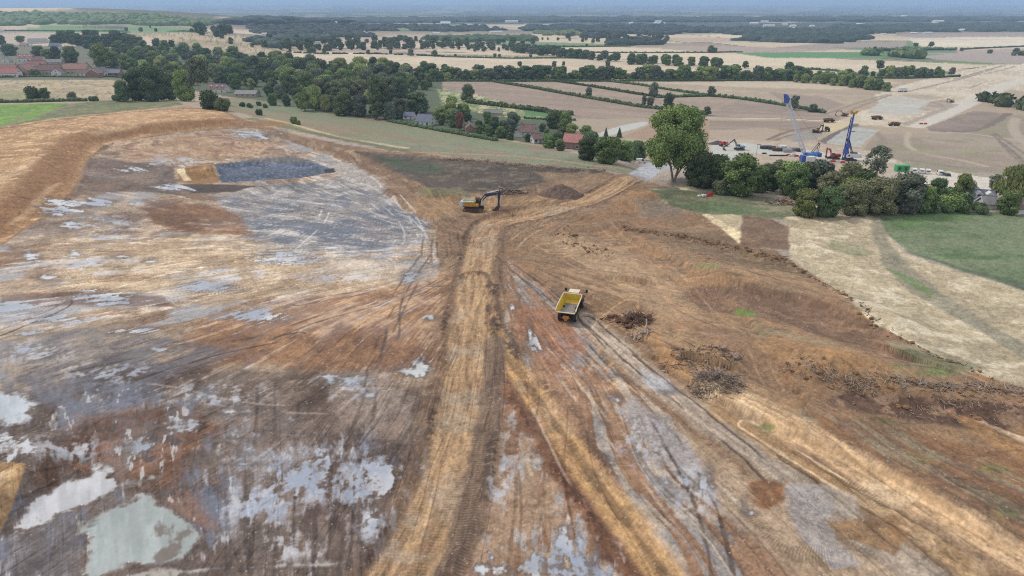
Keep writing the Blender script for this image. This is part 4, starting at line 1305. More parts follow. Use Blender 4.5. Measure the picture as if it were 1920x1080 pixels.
def blobs_round(seed, n, w, zlo=.12, zhi=1.0, rb=.2, shape=1.0):
    rr = random.Random(seed)
    out = []
    for k in range(n):
        f = (k + .5) / n
        z = zlo + (zhi - zlo) * f
        prof = math.sin(math.pi * min(max((f * .82 + .14), 0), 1)) ** .55 * shape
        a = k * 2.4 + rr.random()
        rad = w * .5 * prof * (.35 + .6 * rr.random()) * .72
        r = rb * (.75 + .5 * rr.random())
        out.append((math.cos(a) * rad, math.sin(a) * rad, min(max(z, zlo + r * .6), zhi - r * .75), r, r * .85))
    return out


PROTO = {}
for _k in range(3):
    PROTO['round%d' % _k] = (leafmesh('crown_r', blobs_round(10 + _k, 11, .95, .12, 1.0, .22), 900, .055, 20 + _k), trunkmesh('tk', 1, .028, _k))
    PROTO['full%d' % _k] = (leafmesh('crown_f', blobs_round(40 + _k, 20, 1.05, .04, 1.0, .19), 3800, .030, 50 + _k), trunkmesh('tk', 1, .028, _k + 5))
PROTO['tall0'] = (leafmesh('crown_t', blobs_round(70, 14, .34, .04, 1.0, .10), 1700, .030, 71, droop=-.3), trunkmesh('tk', 1, .018, 9))
PROTO['tall1'] = (leafmesh('crown_t', blobs_round(73, 12, .60, .12, 1.0, .15), 1500, .036, 74), trunkmesh('tk', 1, .022, 10))
PROTO['willow0'] = (leafmesh('crown_w', blobs_round(80, 15, 1.15, .2, 1.0, .21), 4200, .040, 81, droop=.6), trunkmesh('tk', 1, .035, 11))
PROTO['bush0'] = (leafmesh('crown_b', blobs_round(90, 10, 1.6, .0, 1.0, .42), 1100, .085, 91), trunkmesh('tk', .7, .03, 12))
PROTO['bush1'] = (leafmesh('crown_b', blobs_round(93, 9, 2.0, .0, 1.0, .45), 1000, .085, 94), trunkmesh('tk', .7, .03, 13))
PROTO['open0'] = (leafmesh('crown_o', blobs_round(100, 26, 1.0, .26, 1.0, .105), 2400, .026, 101, core=.5), trunkmesh('tk', 1, .026, 14, 5, top=.8))
PROTO['conifer0'] = (leafmesh('crown_c', [(0, 0, .1 + .84 * k / 9, .27 * (1 - k / 10.5) + .02, .1) for k in range(10)], 1500, .035, 103), trunkmesh('tk', 1, .02, 15, 2))
_pc = {}
TCOUNT = {}


def tree(px, py, h, kind, m, label, group=None, wr=1.0, name='broadleaf_tree', pos=None, hpx=True, bark=None, cat='tree'):
    """one tree or shrub: the foot at a picture point, height in picture pixels (or metres)"""
    p = at(px, py) if pos is None else pos
    hm = h / pxm(p) / 1.07 if hpx else h
    key = (kind, m, 'p' if bark else '')
    if key not in _pc:
        cm, tm = PROTO[kind]
        cm = cm.copy(); cm.materials.clear(); cm.materials.append(FM[m])
        tm = tm.copy(); tm.materials.clear(); tm.materials.append(bark or BARK)
        _pc[key] = (cm, tm)
    cm, tm = _pc[key]
    o = thing(name, (p[0], p[1], p[2] - .1), rnd.random() * 6.28, label, cat, group)
    o.scale = (hm * wr, hm * wr, hm)
    setobj('crown', cm, o); setobj('trunk', tm, o)
    TCOUNT[name] = TCOUNT.get(name, 0) + 1
    return o


AVOID = []      # picture boxes (x0, x1, top, foot) that trees in front must not cover


LATER = []


def scatter(zone, lat, dep, h0, h1, kinds, mats, label, group, seed, nmax=400, wr=(.9, 1.2), hs=None, name='broadleaf_tree', cat='tree', reach=1.0):
    """trees of a wood, spaced apart on the ground inside a zone"""
    r = random.Random(seed)
    xs = [p[0] for p in zone]; ys = [p[1] for p in zone]
    got = []
    A = np.array
    for _ in range(9000):
        if len(got) >= nmax:
            break
        px = r.uniform(min(xs), max(xs)); py = r.uniform(min(ys), max(ys))
        if not inside(A([px]), A([py]), zone)[0]:
            continue
        p = at(px, py)
        if any(abs(p[0] - g[0]) / lat < 1 and abs(p[1] - g[1]) / dep < 1 and ((p[0] - g[0]) / lat) ** 2 + ((p[1] - g[1]) / dep) ** 2 < 1 for g in got):
            continue
        hm = r.uniform(h0, h1)
        hp = hm * pxm(p)
        if any(a0 - hp * .45 < px < a1 + hp * .45 and tp + 1 < py and py - hp * reach < ft - 2 for a0, a1, tp, ft in AVOID):
            continue
        got.append(p)
        LATER.append((hp * (1.6 if 'full' in kinds[0] else 1), px, py, hm, r.choice(kinds), r.choice(mats), label, group, r.uniform(*wr), name, p, cat))
    return len(got)


def hedge(pts, h, w, label, m='dark', seed=1, group=None, dens=1.0, gap=0.0, name='hedge'):
    """a hedge: lumpy leafy bank along a line on the ground, one mesh"""
    r = random.Random(seed)
    P = []
    for (x0, y0), (x1, y1) in zip(pts[:-1], pts[1:]):
        a, b = at(x0, y0), at(x1, y1)
        n = max(1, int((b - a).length / (w * 1.0)))
        for k in range(n):
            t = k / n
            P.append(a.lerp(b, t))
    P.append(at(*pts[-1]))
    if len(P) > 260:
        P = P[::2]
    o = P[0]
    bl = []
    for p in P:
        if r.random() < gap:
            continue
        g = gz(p[0], p[1])
        k = r.uniform(.75, 1.25)
        bl.append((p[0] - o[0] + r.uniform(-.2, .2) * w, p[1] - o[1] + r.uniform(-.2, .2) * w, g - o[2] + h * .35 * k, w * .72, h * .62 * k))
    me = leafmesh('hedge', bl, int(len(bl) * 26 * dens), min(w, h) * .24, seed, core=.9)
    me.materials.append(FM[m])
    ob = setobj(name, me)
    ob.location = o
    return tag(ob, label, 'hedge', group)


# ------------------------------------------------------------------ materials of built things
def pm(name, r, g, b, rough=.6, metal=0, noise=.12, ns=1.5, bump=0, spec=.5, rand=0):
    return mat(name, C(r, g, b), rough, metal, noise, ns, spec, bump, rand=rand)


M = {
    'yellow': mat('yellow_paint', C(250, 216, 36), .5, noise=.08, nscale=1.3, col2=C(226, 184, 70)), 'amber': mat('amber_paint', C(236, 176, 44), .55, noise=.1, nscale=1.6, col2=C(190, 134, 66)), 'cream': pm('cream_paint', 246, 226, 196, .5),
    'steel': pm('worn_steel', 160, 156, 154, .5, .3, .2, .9), 'tyre': pm('tyre_rubber', 58, 54, 54, .9, noise=.3, ns=4), 'rim': pm('rim_paint', 190, 170, 110, .6),
    'dark': pm('dark_metal', 52, 50, 54, .6), 'glass': mat('window_glass', (.02, .025, .03), .12, spec=.8, noise=.1), 'red': pm('red_paint', 200, 56, 60, .5), 'orange': pm('orange_paint', 176, 122, 84, .7),
    'navy': pm('navy_paint', 48, 54, 76, .5), 'blue': pm('blue_paint', 62, 96, 190, .5), 'brightblue': pm('bright_blue_paint', 96, 156, 220, .5), 'white': pm('white_paint', 240, 240, 240, .5, noise=.05),
    'lattice': pm('silver_lattice', 232, 234, 238, .5), 'pale': pm('pale_blue_panel', 186, 206, 222, .55, noise=.2, ns=2.5), 'rail': pm('handrail', 218, 230, 206, .5),
    'cabred': pm('cab_paint', 206, 112, 72, .6), 'mud': pm('muddy_paint', 150, 112, 78, .8, noise=.25), 'green': pm('green_paint', 60, 180, 110, .6), 'grey': pm('grey_paint', 150, 152, 158, .6), 'track': pm('track_steel', 92, 76, 66, .8, .2, .3, 5),
    'redroof': pm('red_tiles', 172, 128, 118, .85, noise=.2, ns=.9), 'pinkroof': pm('pink_tiles', 190, 130, 120, .85, noise=.18, ns=.9), 'brownroof': pm('brown_tiles', 136, 108, 102, .85, noise=.2, ns=.9),
    'slate': pm('slate_roof', 108, 114, 134, .7, noise=.18, ns=1), 'greyroof': pm('grey_roof', 140, 138, 136, .7, noise=.2, ns=1), 'stone': pm('stone_wall', 196, 184, 160, .9, noise=.15, ns=1.4),
    'render': pm('white_render', 236, 234, 228, .8, noise=.06), 'brick': pm('brick_wall', 168, 128, 112, .9, noise=.18, ns=1.6), 'bargeboard': pm('white_trim', 240, 240, 238, .6, noise=.03),
    'soil': pm('spoil', 116, 94, 80, .95, noise=.3, ns=1.2, bump=.6), 'root': pm('root_wood', 120, 84, 62, .9, noise=.35, ns=2.5), 'wood': pm('weathered_wood', 184, 164, 144, .9, noise=.3, ns=2.5),
    'rubble': pm('rubble', 176, 156, 138, .9, noise=.3, ns=2), 'twig': pm('twigs', 112, 98, 88, .9, noise=.35, ns=2.5), 'carwhite': pm('car_white', 236, 238, 240, .3, noise=.04), 'cardark': pm('car_dark', 62, 58, 68, .3),
    'pvc': pm('white_plastic', 232, 230, 224, .5, noise=.05), 'redplastic': pm('red_plastic', 214, 52, 48, .5), 'pile': pm('dark_load', 88, 84, 86, .8, noise=.3), 'concrete': pm('concrete', 190, 188, 184, .85)}


def along(pa, pb):
    a = at(*pa); b = at(*pb)
    return math.atan2(b[1] - a[1], b[0] - a[0])


# ------------------------------------------------------------------ articulated dump truck
def wheel(root, x, y, r=.93, w=.72, side=1):
    b = MB()
    b.lathe([(r * .56, -w / 2), (r * .93, -w / 2), (r, -w * .3), (r, w * .3), (r * .93, w / 2), (r * .56, w / 2)], (x, y, r), n=22)
    for k in range(22):
        t = 2 * math.pi * k / 22
        b.box((x + math.cos(t) * r, y, r + math.sin(t) * r), (.09, w * .86, .10), (0, -t, 0))
    wh = b.build('wheel', M['tyre'], root)
    c = MB(); c.lathe([(.02, side * w * .22), (r * .30, side * w * .26), (r * .50, side * w * .34), (r * .58, side * w * .5), (r * .58, -side * w * .4)], (x, y, r), n=18)
    c.build('rim', M['rim'], wh)
    return wh


def dump_truck(loc, rz, label, group=None):
    t = thing('dump_truck', loc, rz, label, 'dump truck', group)
    # open body: floor, flared sides, front wall and tail chute
    b = MB()
    # cross sections (x, half floor, half rim, floor z, rim z)
    sec = [(-5.35, 1.52, 1.74, 2.35, 2.75), (-4.3, 1.36, 1.74, 1.95, 3.05), (-2.0, 1.22, 1.74, 1.72, 3.2), (.2, 1.20, 1.70, 1.72, 3.3), (.75, 1.15, 1.64, 2.25, 3.5)]
    th = .09

    def ring(x, hf, hr, zf, zr, o):
        return [(x, -hr - o, zr), (x, -hf - o, zf - o), (x, hf + o, zf - o), (x, hr + o, zr)]
    inner = [ring(*s_, 0) for s_ in sec]; outer = [ring(*s_, th) for s_ in sec]
    for i in range(len(sec) - 1):
        for k in range(3):
            b.add([inner[i][k], inner[i][k + 1], inner[i + 1][k + 1], inner[i + 1][k]], [(0, 1, 2, 3)])
            b.add([outer[i][k], outer[i][k + 1], outer[i + 1][k + 1], outer[i + 1][k]], [(0, 1, 2, 3)])
    for e in (0, -1):
        for k in range(3):
            b.add([inner[e][k], inner[e][k + 1], outer[e][k + 1], outer[e][k]], [(0, 1, 2, 3)])
    b.add([(.78, -1.64, 3.5), (.75, -1.15, 2.25), (.75, 1.15, 2.25), (.78, 1.64, 3.5)], [(0, 1, 2, 3)])
    b.add([(.88, -1.64, 3.5), (.85, -1.15, 2.15), (.85, 1.15, 2.15), (.88, 1.64, 3.5)], [(0, 1, 2, 3)])
    for x in (-3.6, -2.2, -.9, .3):      # ribs on the flanks
        for s_ in (-1, 1):
            b.add([(x, s_ * 1.33, 1.7), (x, s_ * 1.86, 3.1), (x + .16, s_ * 1.86, 3.1), (x + .16, s_ * 1.33, 1.7), (x, s_ * 1.25, 1.7), (x, s_ * 1.74, 3.1), (x + .16, s_ * 1.74, 3.1), (x + .16, s_ * 1.25, 1.7)],
                  [(0, 1, 2, 3), (4, 5, 6, 7), (0, 1, 5, 4), (3, 2, 6, 7), (1, 2, 6, 5)])
    bed = b.build('dump_body', M['yellow'], t)
    r = MB()
    for s_ in (-1, 1):
        pts = [(x, s_ * (hr + .04), zr) for x, hf, hr, zf, zr in sec]
        for a, c in zip(pts[:-1], pts[1:]):
            r.cyl(a, c, .10, .10, 6)
    r.cyl((.8, -1.66, 3.52), (.8, 1.66, 3.52), .11, .11, 6); r.cyl((-5.35, -1.62, 2.4), (-5.35, 1.62, 2.4), .11, .11, 6)
    r.build('rim_rail', M['cream'], bed)
    fl = MB()
    fz = .02
    for i in range(3):
        a, c = sec[i], sec[i + 1]
        fl.add([(a[0] + (.1 if i == 0 else 0), -a[1] * .94, a[3] + fz + .02), (a[0] + (.1 if i == 0 else 0), a[1] * .94, a[3] + fz + .02), (c[0], c[1] * .94, c[3] + fz + .02), (c[0], -c[1] * .94, c[3] + fz + .02)], [(0, 1, 2, 3)])
    fl.build('worn_floor', M['steel'], bed)
    ch = MB().box((-1.9, 0, 1.25), (6.2, .9, .5), bev=.05).box((-4.6, 0, 1.3), (.8, 1.0, .7), bev=.1).box((1.4, 0, 1.2), (1.2, .6, .6)).box((3.2, 0, 1.2), (3.4, 1.5, .6))
    ch.cyl((-1.35, -1.1, .95), (-1.35, 1.1, .95), .2).cyl((-3.3, -1.1, .95), (-3.3, 1.1, .95), .2).cyl((3.1, -1.1, .95), (3.1, 1.1, .95), .2)
    ch.build('chassis', M['dark'], t)
    MB().box((-5.08, 0, 1.35), (.5, 1.05, .62), bev=.12).box((-5.1, 0, .95), (.4, .5, .35), bev=.1).build('tail_box', M['amber'], t)
    for s_ in (-1, 1):
        MB().box((-5.38, s_ * .68, 1.42), (.08, .2, .16)).build('tail_light', M['red'], t)
        for x in (3.15, -1.35, -3.3):
            wheel(t, x, s_ * 1.30, side=s_)
        MB().prism([(2.0, 1.3), (2.1, 2.0), (4.2, 2.0), (4.5, 1.5), (4.5, 1.4), (4.1, 1.9), (2.2, 1.9), (2.1, 1.3)], s_ * .98, s_ * 1.70).build('mudguard', M['dark'], t)
        m_ = MB().box((4.35, s_ * 1.95, 2.75), (.16, .42, .62), bev=.04).cyl((3.9, s_ * .9, 2.5), (4.35, s_ * 1.95, 2.5), .04, n=6).cyl((3.9, s_ * .9, 3.0), (4.35, s_ * 1.95, 3.05), .04, n=6)
        m_.build('mirror', M['dark'], t)
        MB().box((2.2, s_ * 1.75, 2.35), (1.3, .05, .05)).box((1.6, s_ * 1.75, 1.9), (.05, .05, .9)).box((2.8, s_ * 1.75, 1.9), (.05, .05, .9)).build('handrail', M['red'], t)
    cab = MB().prism([(1.75, 1.6), (1.7, 3.25), (3.1, 3.25), (3.55, 2.35), (3.55, 1.6)], -.88, .88).build('cab', M['cabred'], t)
    MB().box((2.38, 0, 3.37), (1.66, 1.96, .16), bev=.07).build('cab_roof', M['cream'], cab)
    MB().box((1.71, 0, 2.75), (.06, 1.5, .7)).build('rear_window', M['glass'], cab)
    for s_ in (-1, 1):
        MB().box((2.45, s_ * .885, 2.75), (1.1, .05, .72)).build('side_window', M['glass'], cab)
    MB().prism([(3.55, 1.5), (3.55, 2.3), (4.7, 2.15), (5.15, 1.9), (5.15, 1.0), (3.55, 1.0)], -.95, .95).build('bonnet', M['cabred'], t)
    MB().box((5.2, 0, 1.0), (.2, 2.4, .4), bev=.05).build('bumper', M['dark'], t)
    MB().cyl((1.5, .95, 1.8), (1.5, .95, 3.4), .09, n=8).build('exhaust', M['steel'], t)
    return t


# ------------------------------------------------------------------ excavator
def excavator(loc, rz, label, body='amber', boom='navy', group=None, rails=True, weight='pale', arm=None, s=1.0, cat='excavator'):
    t = thing('excavator', loc, rz, label, cat, group, s)
    for s_ in (-1, 1):
        prof = [(-2.4, .25), (-2.1, .0), (2.1, .0), (2.4, .25), (2.5, .55), (2.3, .9), (2.0, 1.0), (-2.0, 1.0), (-2.3, .9), (-2.5, .55)]
        tr = MB().prism(prof, s_ * 1.0, s_ * 1.65)
        for k in range(16):
            tr.box((-2.1 + k * .28, s_ * 1.325, 1.03), (.10, .66, .07)).box((-2.1 + k * .28, s_ * 1.325, 0.0), (.10, .66, .07))
        tk = tr.build('track', M['track'], t)
        sp = MB()
        for x in (-2.02, 2.02):
            sp.cyl((x, s_ * 1.62, .52), (x, s_ * 1.72, .52), .38, n=12)
        sp.build('sprocket', M['mud'], tk)
    MB().cyl((0, 0, .8), (0, 0, 1.25), .75, n=16).box((0, 0, .75), (2.4, 2.0, .4)).build('turntable', M['dark'], t)
    MB().box((-.55, 0, 1.33), (4.2, 2.8, .18)).build('deck', M['dark'], t)
    MB().box((-.95, -.72, 1.95), (2.9, 1.32, 1.05), bev=.08).box((.95, -1.0, 1.75), (1.0, .78, .65), bev=.08).build('side_panel', M[body], t)
    MB().box((-.9, .45, 1.98), (2.7, 1.0, 1.1), bev=.08).build('engine_cover', M[body], t)
    cw = MB()
    prof = [(-2.55, -1.42), (-3.05, -1.1), (-3.2, -.5), (-3.2, .5), (-3.05, 1.1), (-2.55, 1.42), (-2.3, 1.42), (-2.3, -1.42)]
    cw.add([(x, y, 1.28) for x, y in prof] + [(x, y, 2.5) for x, y in prof], [tuple(range(7, -1, -1)), tuple(range(8, 16))] + [(i, (i + 1) % 8, 8 + (i + 1) % 8, 8 + i) for i in range(8)])
    cw.build('counterweight', M[weight], t)
    cab = MB().prism([(.35, 1.42), (.35, 3.05), (1.45, 3.05), (1.8, 2.3), (1.8, 1.42)], .45, 1.42).build('cab', M[body], t)
    MB().box((.92, .935, 3.09), (1.2, 1.0, .08), bev=.03).build('cab_roof', M['dark'], cab)
    MB().box((.9, 1.43, 2.45), (.9, .04, .9)).build('side_window', M['glass'], cab)
    MB().box((.9, .44, 2.45), (.9, .04, .9)).build('side_window', M['glass'], cab)
    MB().add([(1.83, .52, 2.3), (1.83, 1.35, 2.3), (1.5, 1.35, 3.0), (1.5, .52, 3.0)], [(0, 1, 2, 3)]).build('windscreen', M['glass'], cab)
    if rails:
        hr = MB()
        for y in (-1.38, -.1, .95):
            for z in (2.85, 3.2):
                hr.cyl((-2.3, y, z), (.35 if y < .5 else -.5, y, z), .05, n=6)
            for k in range(5):
                x = -2.3 + k * .66
                if y < .5 or x < -.4:
                    hr.cyl((x, y, 2.45), (x, y, 3.2), .045, n=6)
        for z in (2.85, 3.2):
            hr.cyl((-2.3, -1.38, z), (-2.3, .95, z), .05, n=6)
        hr.box((-1.0, -.75, 2.56), (2.5, 1.1, .10)).box((.3, -1.37, 3.02), (1.2, .07, .42)).box((-1.5, -1.37, 3.02), (1.3, .07, .36))
        hr.build('handrail', M['rail'], t)
    arm = arm or dict(foot=(1.3, 1.75), knee=(3.1, 4.15), head=(6.4, 4.75), wrist=(6.25, 1.75))
    fx, fz = arm['foot']; kx, kz = arm['knee']; hx, hz = arm['head']; wx, wz = arm['wrist']
    w = .30
    bm_ = MB()
    bm_.prism([(fx, fz - .22), (kx + .25, kz - .45), (hx, hz - .22), (hx + .1, hz + .16), (kx - .15, kz + .36), (fx - .25, fz + .25)], -w, w)
    bo = bm_.build('boom', M[boom], t)
    for s_ in (-1, 1):
        MB().cyl((fx + .7, s_ * .42, fz - .1), (kx * .55 + fx * .45, s_ * .42, (kz + fz) * .52), .12, n=8).cyl((kx * .55 + fx * .45, s_ * .42, (kz + fz) * .52), (kx, s_ * .42, kz - .1), .07, n=8).build('boom_ram', M['lattice'], bo)
    MB().cyl((kx + .3, 0, kz + .45), (hx - .5, 0, hz + .55), .13, n=8).cyl((hx - .5, 0, hz + .55), (hx + .35, 0, hz + .5), .07, n=8).build('stick_ram', M['lattice'], bo)
    dx, dz = wx - hx, wz - hz
    l = math.hypot(dx, dz); ux, uz = dx / l, dz / l; nx, nz_ = -uz, ux
    sk = MB().prism([(hx - ux * .7 + nx * .1, hz - uz * .7 + nz_ * .1), (hx + nx * .38, hz + nz_ * .38), (wx + nx * .15, wz + nz_ * .15), (wx - nx * .15, wz - nz_ * .15), (hx - nx * .3, hz - nz_ * .3)], -.24, .24)
    st = sk.build('stick', M[boom], t)
    MB().cyl((hx + nx * .5 + ux * .5, 0, hz + nz_ * .5 + uz * .5), (wx + nx * .55 - ux * .6, 0, wz + nz_ * .55 - uz * .6), .10, n=8).build('bucket_ram', M['lattice'], st)
    bk = MB()
    prof = [(wx + .25, wz + .1), (wx + .3, wz - .55), (wx + .05, wz - 1.15), (wx - .55, wz - 1.5), (wx - 1.25, wz - 1.35), (wx - 1.0, wz - 1.15), (wx - .5, wz - 1.3), (wx - .05, wz - 1.0), (wx + .12, wz - .5), (wx + .05, wz - .05)]
    bk.prism(prof, -.75, .75)
    side = [(wx + .25, wz + .1), (wx + .3, wz - .55), (wx + .05, wz - 1.15), (wx - .55, wz - 1.5), (wx - 1.25, wz - 1.35), (wx - .6, wz - .6)]
    bk.prism(side, -.78, -.72).prism(side, .72, .78)
    for k in range(5):
        bk.box((wx - 1.35, -.62 + k * .31, wz - 1.3), (.34, .12, .1), (0, .3, 0))
    bk.build('bucket', M['track'], t)
    return t

# ------------------------------------------------------------------ machines on the near site
p = at(1071, 587)
dump_truck(p, along((1068, 590), (1085, 556)), 'yellow articulated dump truck with empty open body, seen from behind on the bare brown ground', )
p = at(888, 396)
excavator((p[0], p[1], p[2] + .1), -.12, s=1.1, label= 'yellow tracked excavator with dark blue boom, bucket resting on the soil beside the haul road')

# spoil heap: cone of dark soil
def heap(px, py, rx, ry, h, m, name, label, cat, seed, lumps=.5, kind=None):
    p = at(px, py)
    rs = np.random.RandomState(seed)
    n, k = 64, 26
    vs, fs = [], []
    for i in range(k + 1):
        f = i / k
        for j in range(n):
            a = 2 * math.pi * j / n
            q = 1 + .18 * (vn(np.array([math.cos(a) * 1.5 + 9 + seed]), np.array([math.sin(a) * 1.5 + 9]), 3)[0] - .5) * 2
            x, y = math.cos(a) * rx * f * q, math.sin(a) * ry * f * q
            z = h * (1 - f ** 1.15) ** 1.05
            z += lumps * (fbm(np.array([x * 1.1 + 40]), np.array([y * 1.1 + 40]), 3, seed)[0] - .5) * (1 - f * .6) * 1.6
            g = gz(p[0] + x, p[1] + y) - p[2]
            vs.append((x, y, g + z - .12 * f))
    for i in range(k):
        for j in range(n):
            a = i * n + j; b = i * n + (j + 1) % n
            fs.append((a, b, b + n, a + n))
    mb = MB(); mb.add(vs, fs)
    o = mb.build(name, m, None)
    o.location = p
    return tag(o, label, cat, kind=kind)


heap(1053, 366, 6.4, 6.0, 3.5, M['soil'], 'spoil_heap', 'dark conical heap of dug soil behind the excavator, beside the climbing track', 'soil heap', 4)


def sticks(px, py, rx, ry, h, n, lmin, lmax, r0, mats, name, label, cat, seed, kind=None, pts=None, clods=0, clodm=None, parts=True):
    """a tangle of branches, roots and clods; pts: strewn along a line instead"""
    r = random.Random(seed)
    o_ = at(px, py) if pts is None else at(*pts[0])
    mb = [MB() for _ in mats]
    cl = MB()
    line = None
    if pts is not None:
        line = [at(*q) for q in pts]
        ln = [0]
        for a, b in zip(line[:-1], line[1:]):
            ln.append(ln[-1] + (b - a).length)

    def spot():
        if line is None:
            a = r.uniform(0, 6.28); f = math.sqrt(r.random())
            x, y = math.cos(a) * rx * f, math.sin(a) * ry * f
            return x, y, h * max(0, 1 - f * f)
        t = r.uniform(0, ln[-1])
        for k in range(len(line) - 1):
            if t <= ln[k + 1]:
                q = line[k].lerp(line[k + 1], (t - ln[k]) / (ln[k + 1] - ln[k] + 1e-6)); break
        x = q[0] - o_[0] + r.gauss(0, rx * .5); y = q[1] - o_[1] + r.gauss(0, ry * .5)
        return x, y, h * .6 * r.random()
    for k in range(n):
        x, y, z = spot()
        g = gz(o_[0] + x, o_[1] + y) - o_[2]
        z = g + z * r.uniform(.35, 1.0)
        a = r.uniform(0, 6.28); el = r.uniform(-.45, .6)
        l = r.uniform(lmin, lmax)
        q0 = Vector((x, y, z))
        rr_ = r0 * r.uniform(.4, 1.4)
        for s_ in range(3):
            d = Vector((math.cos(a) * math.cos(el), math.sin(a) * math.cos(el), math.sin(el))) * (l / 3)
            q1 = q0 + d
            g1 = gz(o_[0] + q1[0], o_[1] + q1[1]) - o_[2] + .02
            if q1[2] < g1:
                q1[2] = g1
            mb[k % len(mats)].cyl(q0, q1, rr_, rr_ * .7, 5)
            q0 = q1; rr_ *= .72; a += r.uniform(-.6, .6); el += r.uniform(-.4, .3)
    iv, if_ = ico()
    rs = np.random.RandomState(seed)
    for k in range(clods):
        x, y, z = spot()
        g = gz(o_[0] + x, o_[1] + y) - o_[2]
        s_ = r.uniform(.05, .26) * r.uniform(.6, 1.5) ** 1.5 * (1.0 if line is not None else 2.0)
        v = iv[:12] if False else iv
        pv = v * (1 + (rs.rand(len(v), 1) - .5) * .6) * np.array([s_, s_ * r.uniform(.6, 1), s_ * r.uniform(.4, .8)]) + np.array([x, y, g + z * .7 + s_ * .2])
        cl.add([tuple(q) for q in pv], [tuple(int(i) for i in f) for f in if_])
    if pts is None:
        root = thing(name, o_, 0, label, cat)
        for b, (nm, m) in zip(mb, mats):
            b.build(nm, m, root)
        if clods:
            cl.build('soil_clump', clodm, root)
        return root
    for b in mb[1:]:
        mb[0].add(b.v, b.f)
    obs = mb[0].build(name, mats[0][1], None)
    if clods:
        # clods share the mesh with a second material
        me = obs.data
        nf0 = len(me.polygons)
        a = MB(); a.add(mb[0].v, mb[0].f); a.add(cl.v, cl.f)
        bpy.data.objects.remove(obs)
        obs = a.build(name, mats[0][1], None)
        obs.data.materials.append(clodm)
        mi = np.zeros(len(obs.data.polygons), np.int32); mi[nf0:] = 1
        obs.data.polygons.foreach_set("material_index", mi)
    obs.location = o_
    return tag(obs, label, cat, kind=kind)


R_, T_, W_ = ('root', M['root']), ('twig', M['twig']), ('branch', M['wood'])
sticks(1193, 604, 2.6, 2.2, 1.9, 150, .8, 2.4, .11, [R_, ('branch', M['twig'])], 'root_pile', 'reddish brown pile of grubbed tree roots right of the dump truck', 'root pile', 3, clods=26, clodm=M['root'])
sticks(1208, 622, 2.4, .8, .5, 14, 1.5, 3.2, .22, [W_], 'log_pile', 'small pile of pale bare logs at the foot of the reddish root pile', 'log pile', 4)
sticks(1160, 598, 3.2, 1.3, .4, 60, .5, 1.5, .07, [R_], 'root_scatter', 'low scatter of dark roots just left of the reddish root pile', 'root scatter', 5, clods=10, clodm=M['root'])
sticks(1342, 722, 4.0, 3.0, 1.9, 420, .8, 2.6, .05, [T_, ('twig', M['wood'])], 'brushwood_pile', 'grey rounded brushwood pile beside the orange edge of the right-hand track', 'brushwood pile', 6, clods=12, clodm=M['twig'])
sticks(1312, 680, 6.0, 3.0, .5, 150, .6, 2.2, .06, [R_, T_], 'brush_scatter', 'spread of loose dark brush just behind the grey brushwood pile', 'brush scatter', 7, clods=14, clodm=M['rubble'])
sticks(950, 362, 5.5, 1.8, 1.5, 120, 1.2, 3.4, .14, [W_, T_], 'felled_wood_pile', 'pale pile of felled wood directly behind the excavator boom', 'wood pile', 8, clods=14, clodm=M['wood'])
sticks(1468, 382, 6, 2.2, 1.0, 70, 1.4, 3.6, .14, [W_, R_], 'cut_wood_pile', 'low pile of cut wood on the rough grass left of the yellow-green tree', 'wood pile', 9)
sticks(0, 0, 1.5, 1.2, .8, 760, .4, 1.6, .06, [W_, T_], 'tree_debris', 'pale line of wood debris and clods along the low bank at the right edge', 'wood debris', 10, 'stuff',
       [(1474, 688), (1560, 712), (1640, 718), (1740, 722), (1850, 728), (1960, 744)], 150, M['mud'])
sticks(0, 0, 5.0, 3.0, .25, 240, .3, 1.2, .05, [W_], 'tree_debris', 'loose scatter of pale wood on the dark slope below the right-hand debris line', 'wood debris', 11, 'stuff', [(1640, 745), (1780, 758), (1900, 765)], 60, M['mud'])
sticks(0, 0, 1.8, 1.4, .9, 240, .5, 1.8, .07, [('twig', M['mud']), W_], 'brush_windrow', 'brown windrow of brush and soil between the bare ground and the small straw strip', 'brush windrow', 12, 'stuff',
       [(1170, 428), (1290, 446), (1390, 468), (1480, 492)], 160, M['mud'])
sticks(0, 0, 1.0, 1.0, .5, 120, .4, 1.2, .06, [T_], 'brush_windrow', 'thin brown line of debris along the near edge of the straw field', 'brush windrow', 13, 'stuff',
       [(1485, 492), (1575, 548), (1640, 610), (1760, 670), (1850, 708)], 90, M['mud'])
sticks(0, 0, 2.2, 2.2, 1.0, 180, .6, 2.2, .10, [T_, W_], 'brush_windrow', 'grey windrow of brush along the far edge of the dark topsoil behind the excavator', 'brush windrow', 14, 'stuff',
       [(830, 300), (900, 302), (980, 310), (1060, 318), (1130, 322)], 150, M['rubble'])
sticks(0, 0, 3.0, 2.4, .8, 60, .4, 1.4, .08, [T_, W_], 'clod_patch', 'patch of brown clods and roots by the curve of the haul road behind the dump truck', 'soil clods', 15, 'stuff', [(1050, 430), (1080, 455), (1130, 480)], 50, M['mud'])

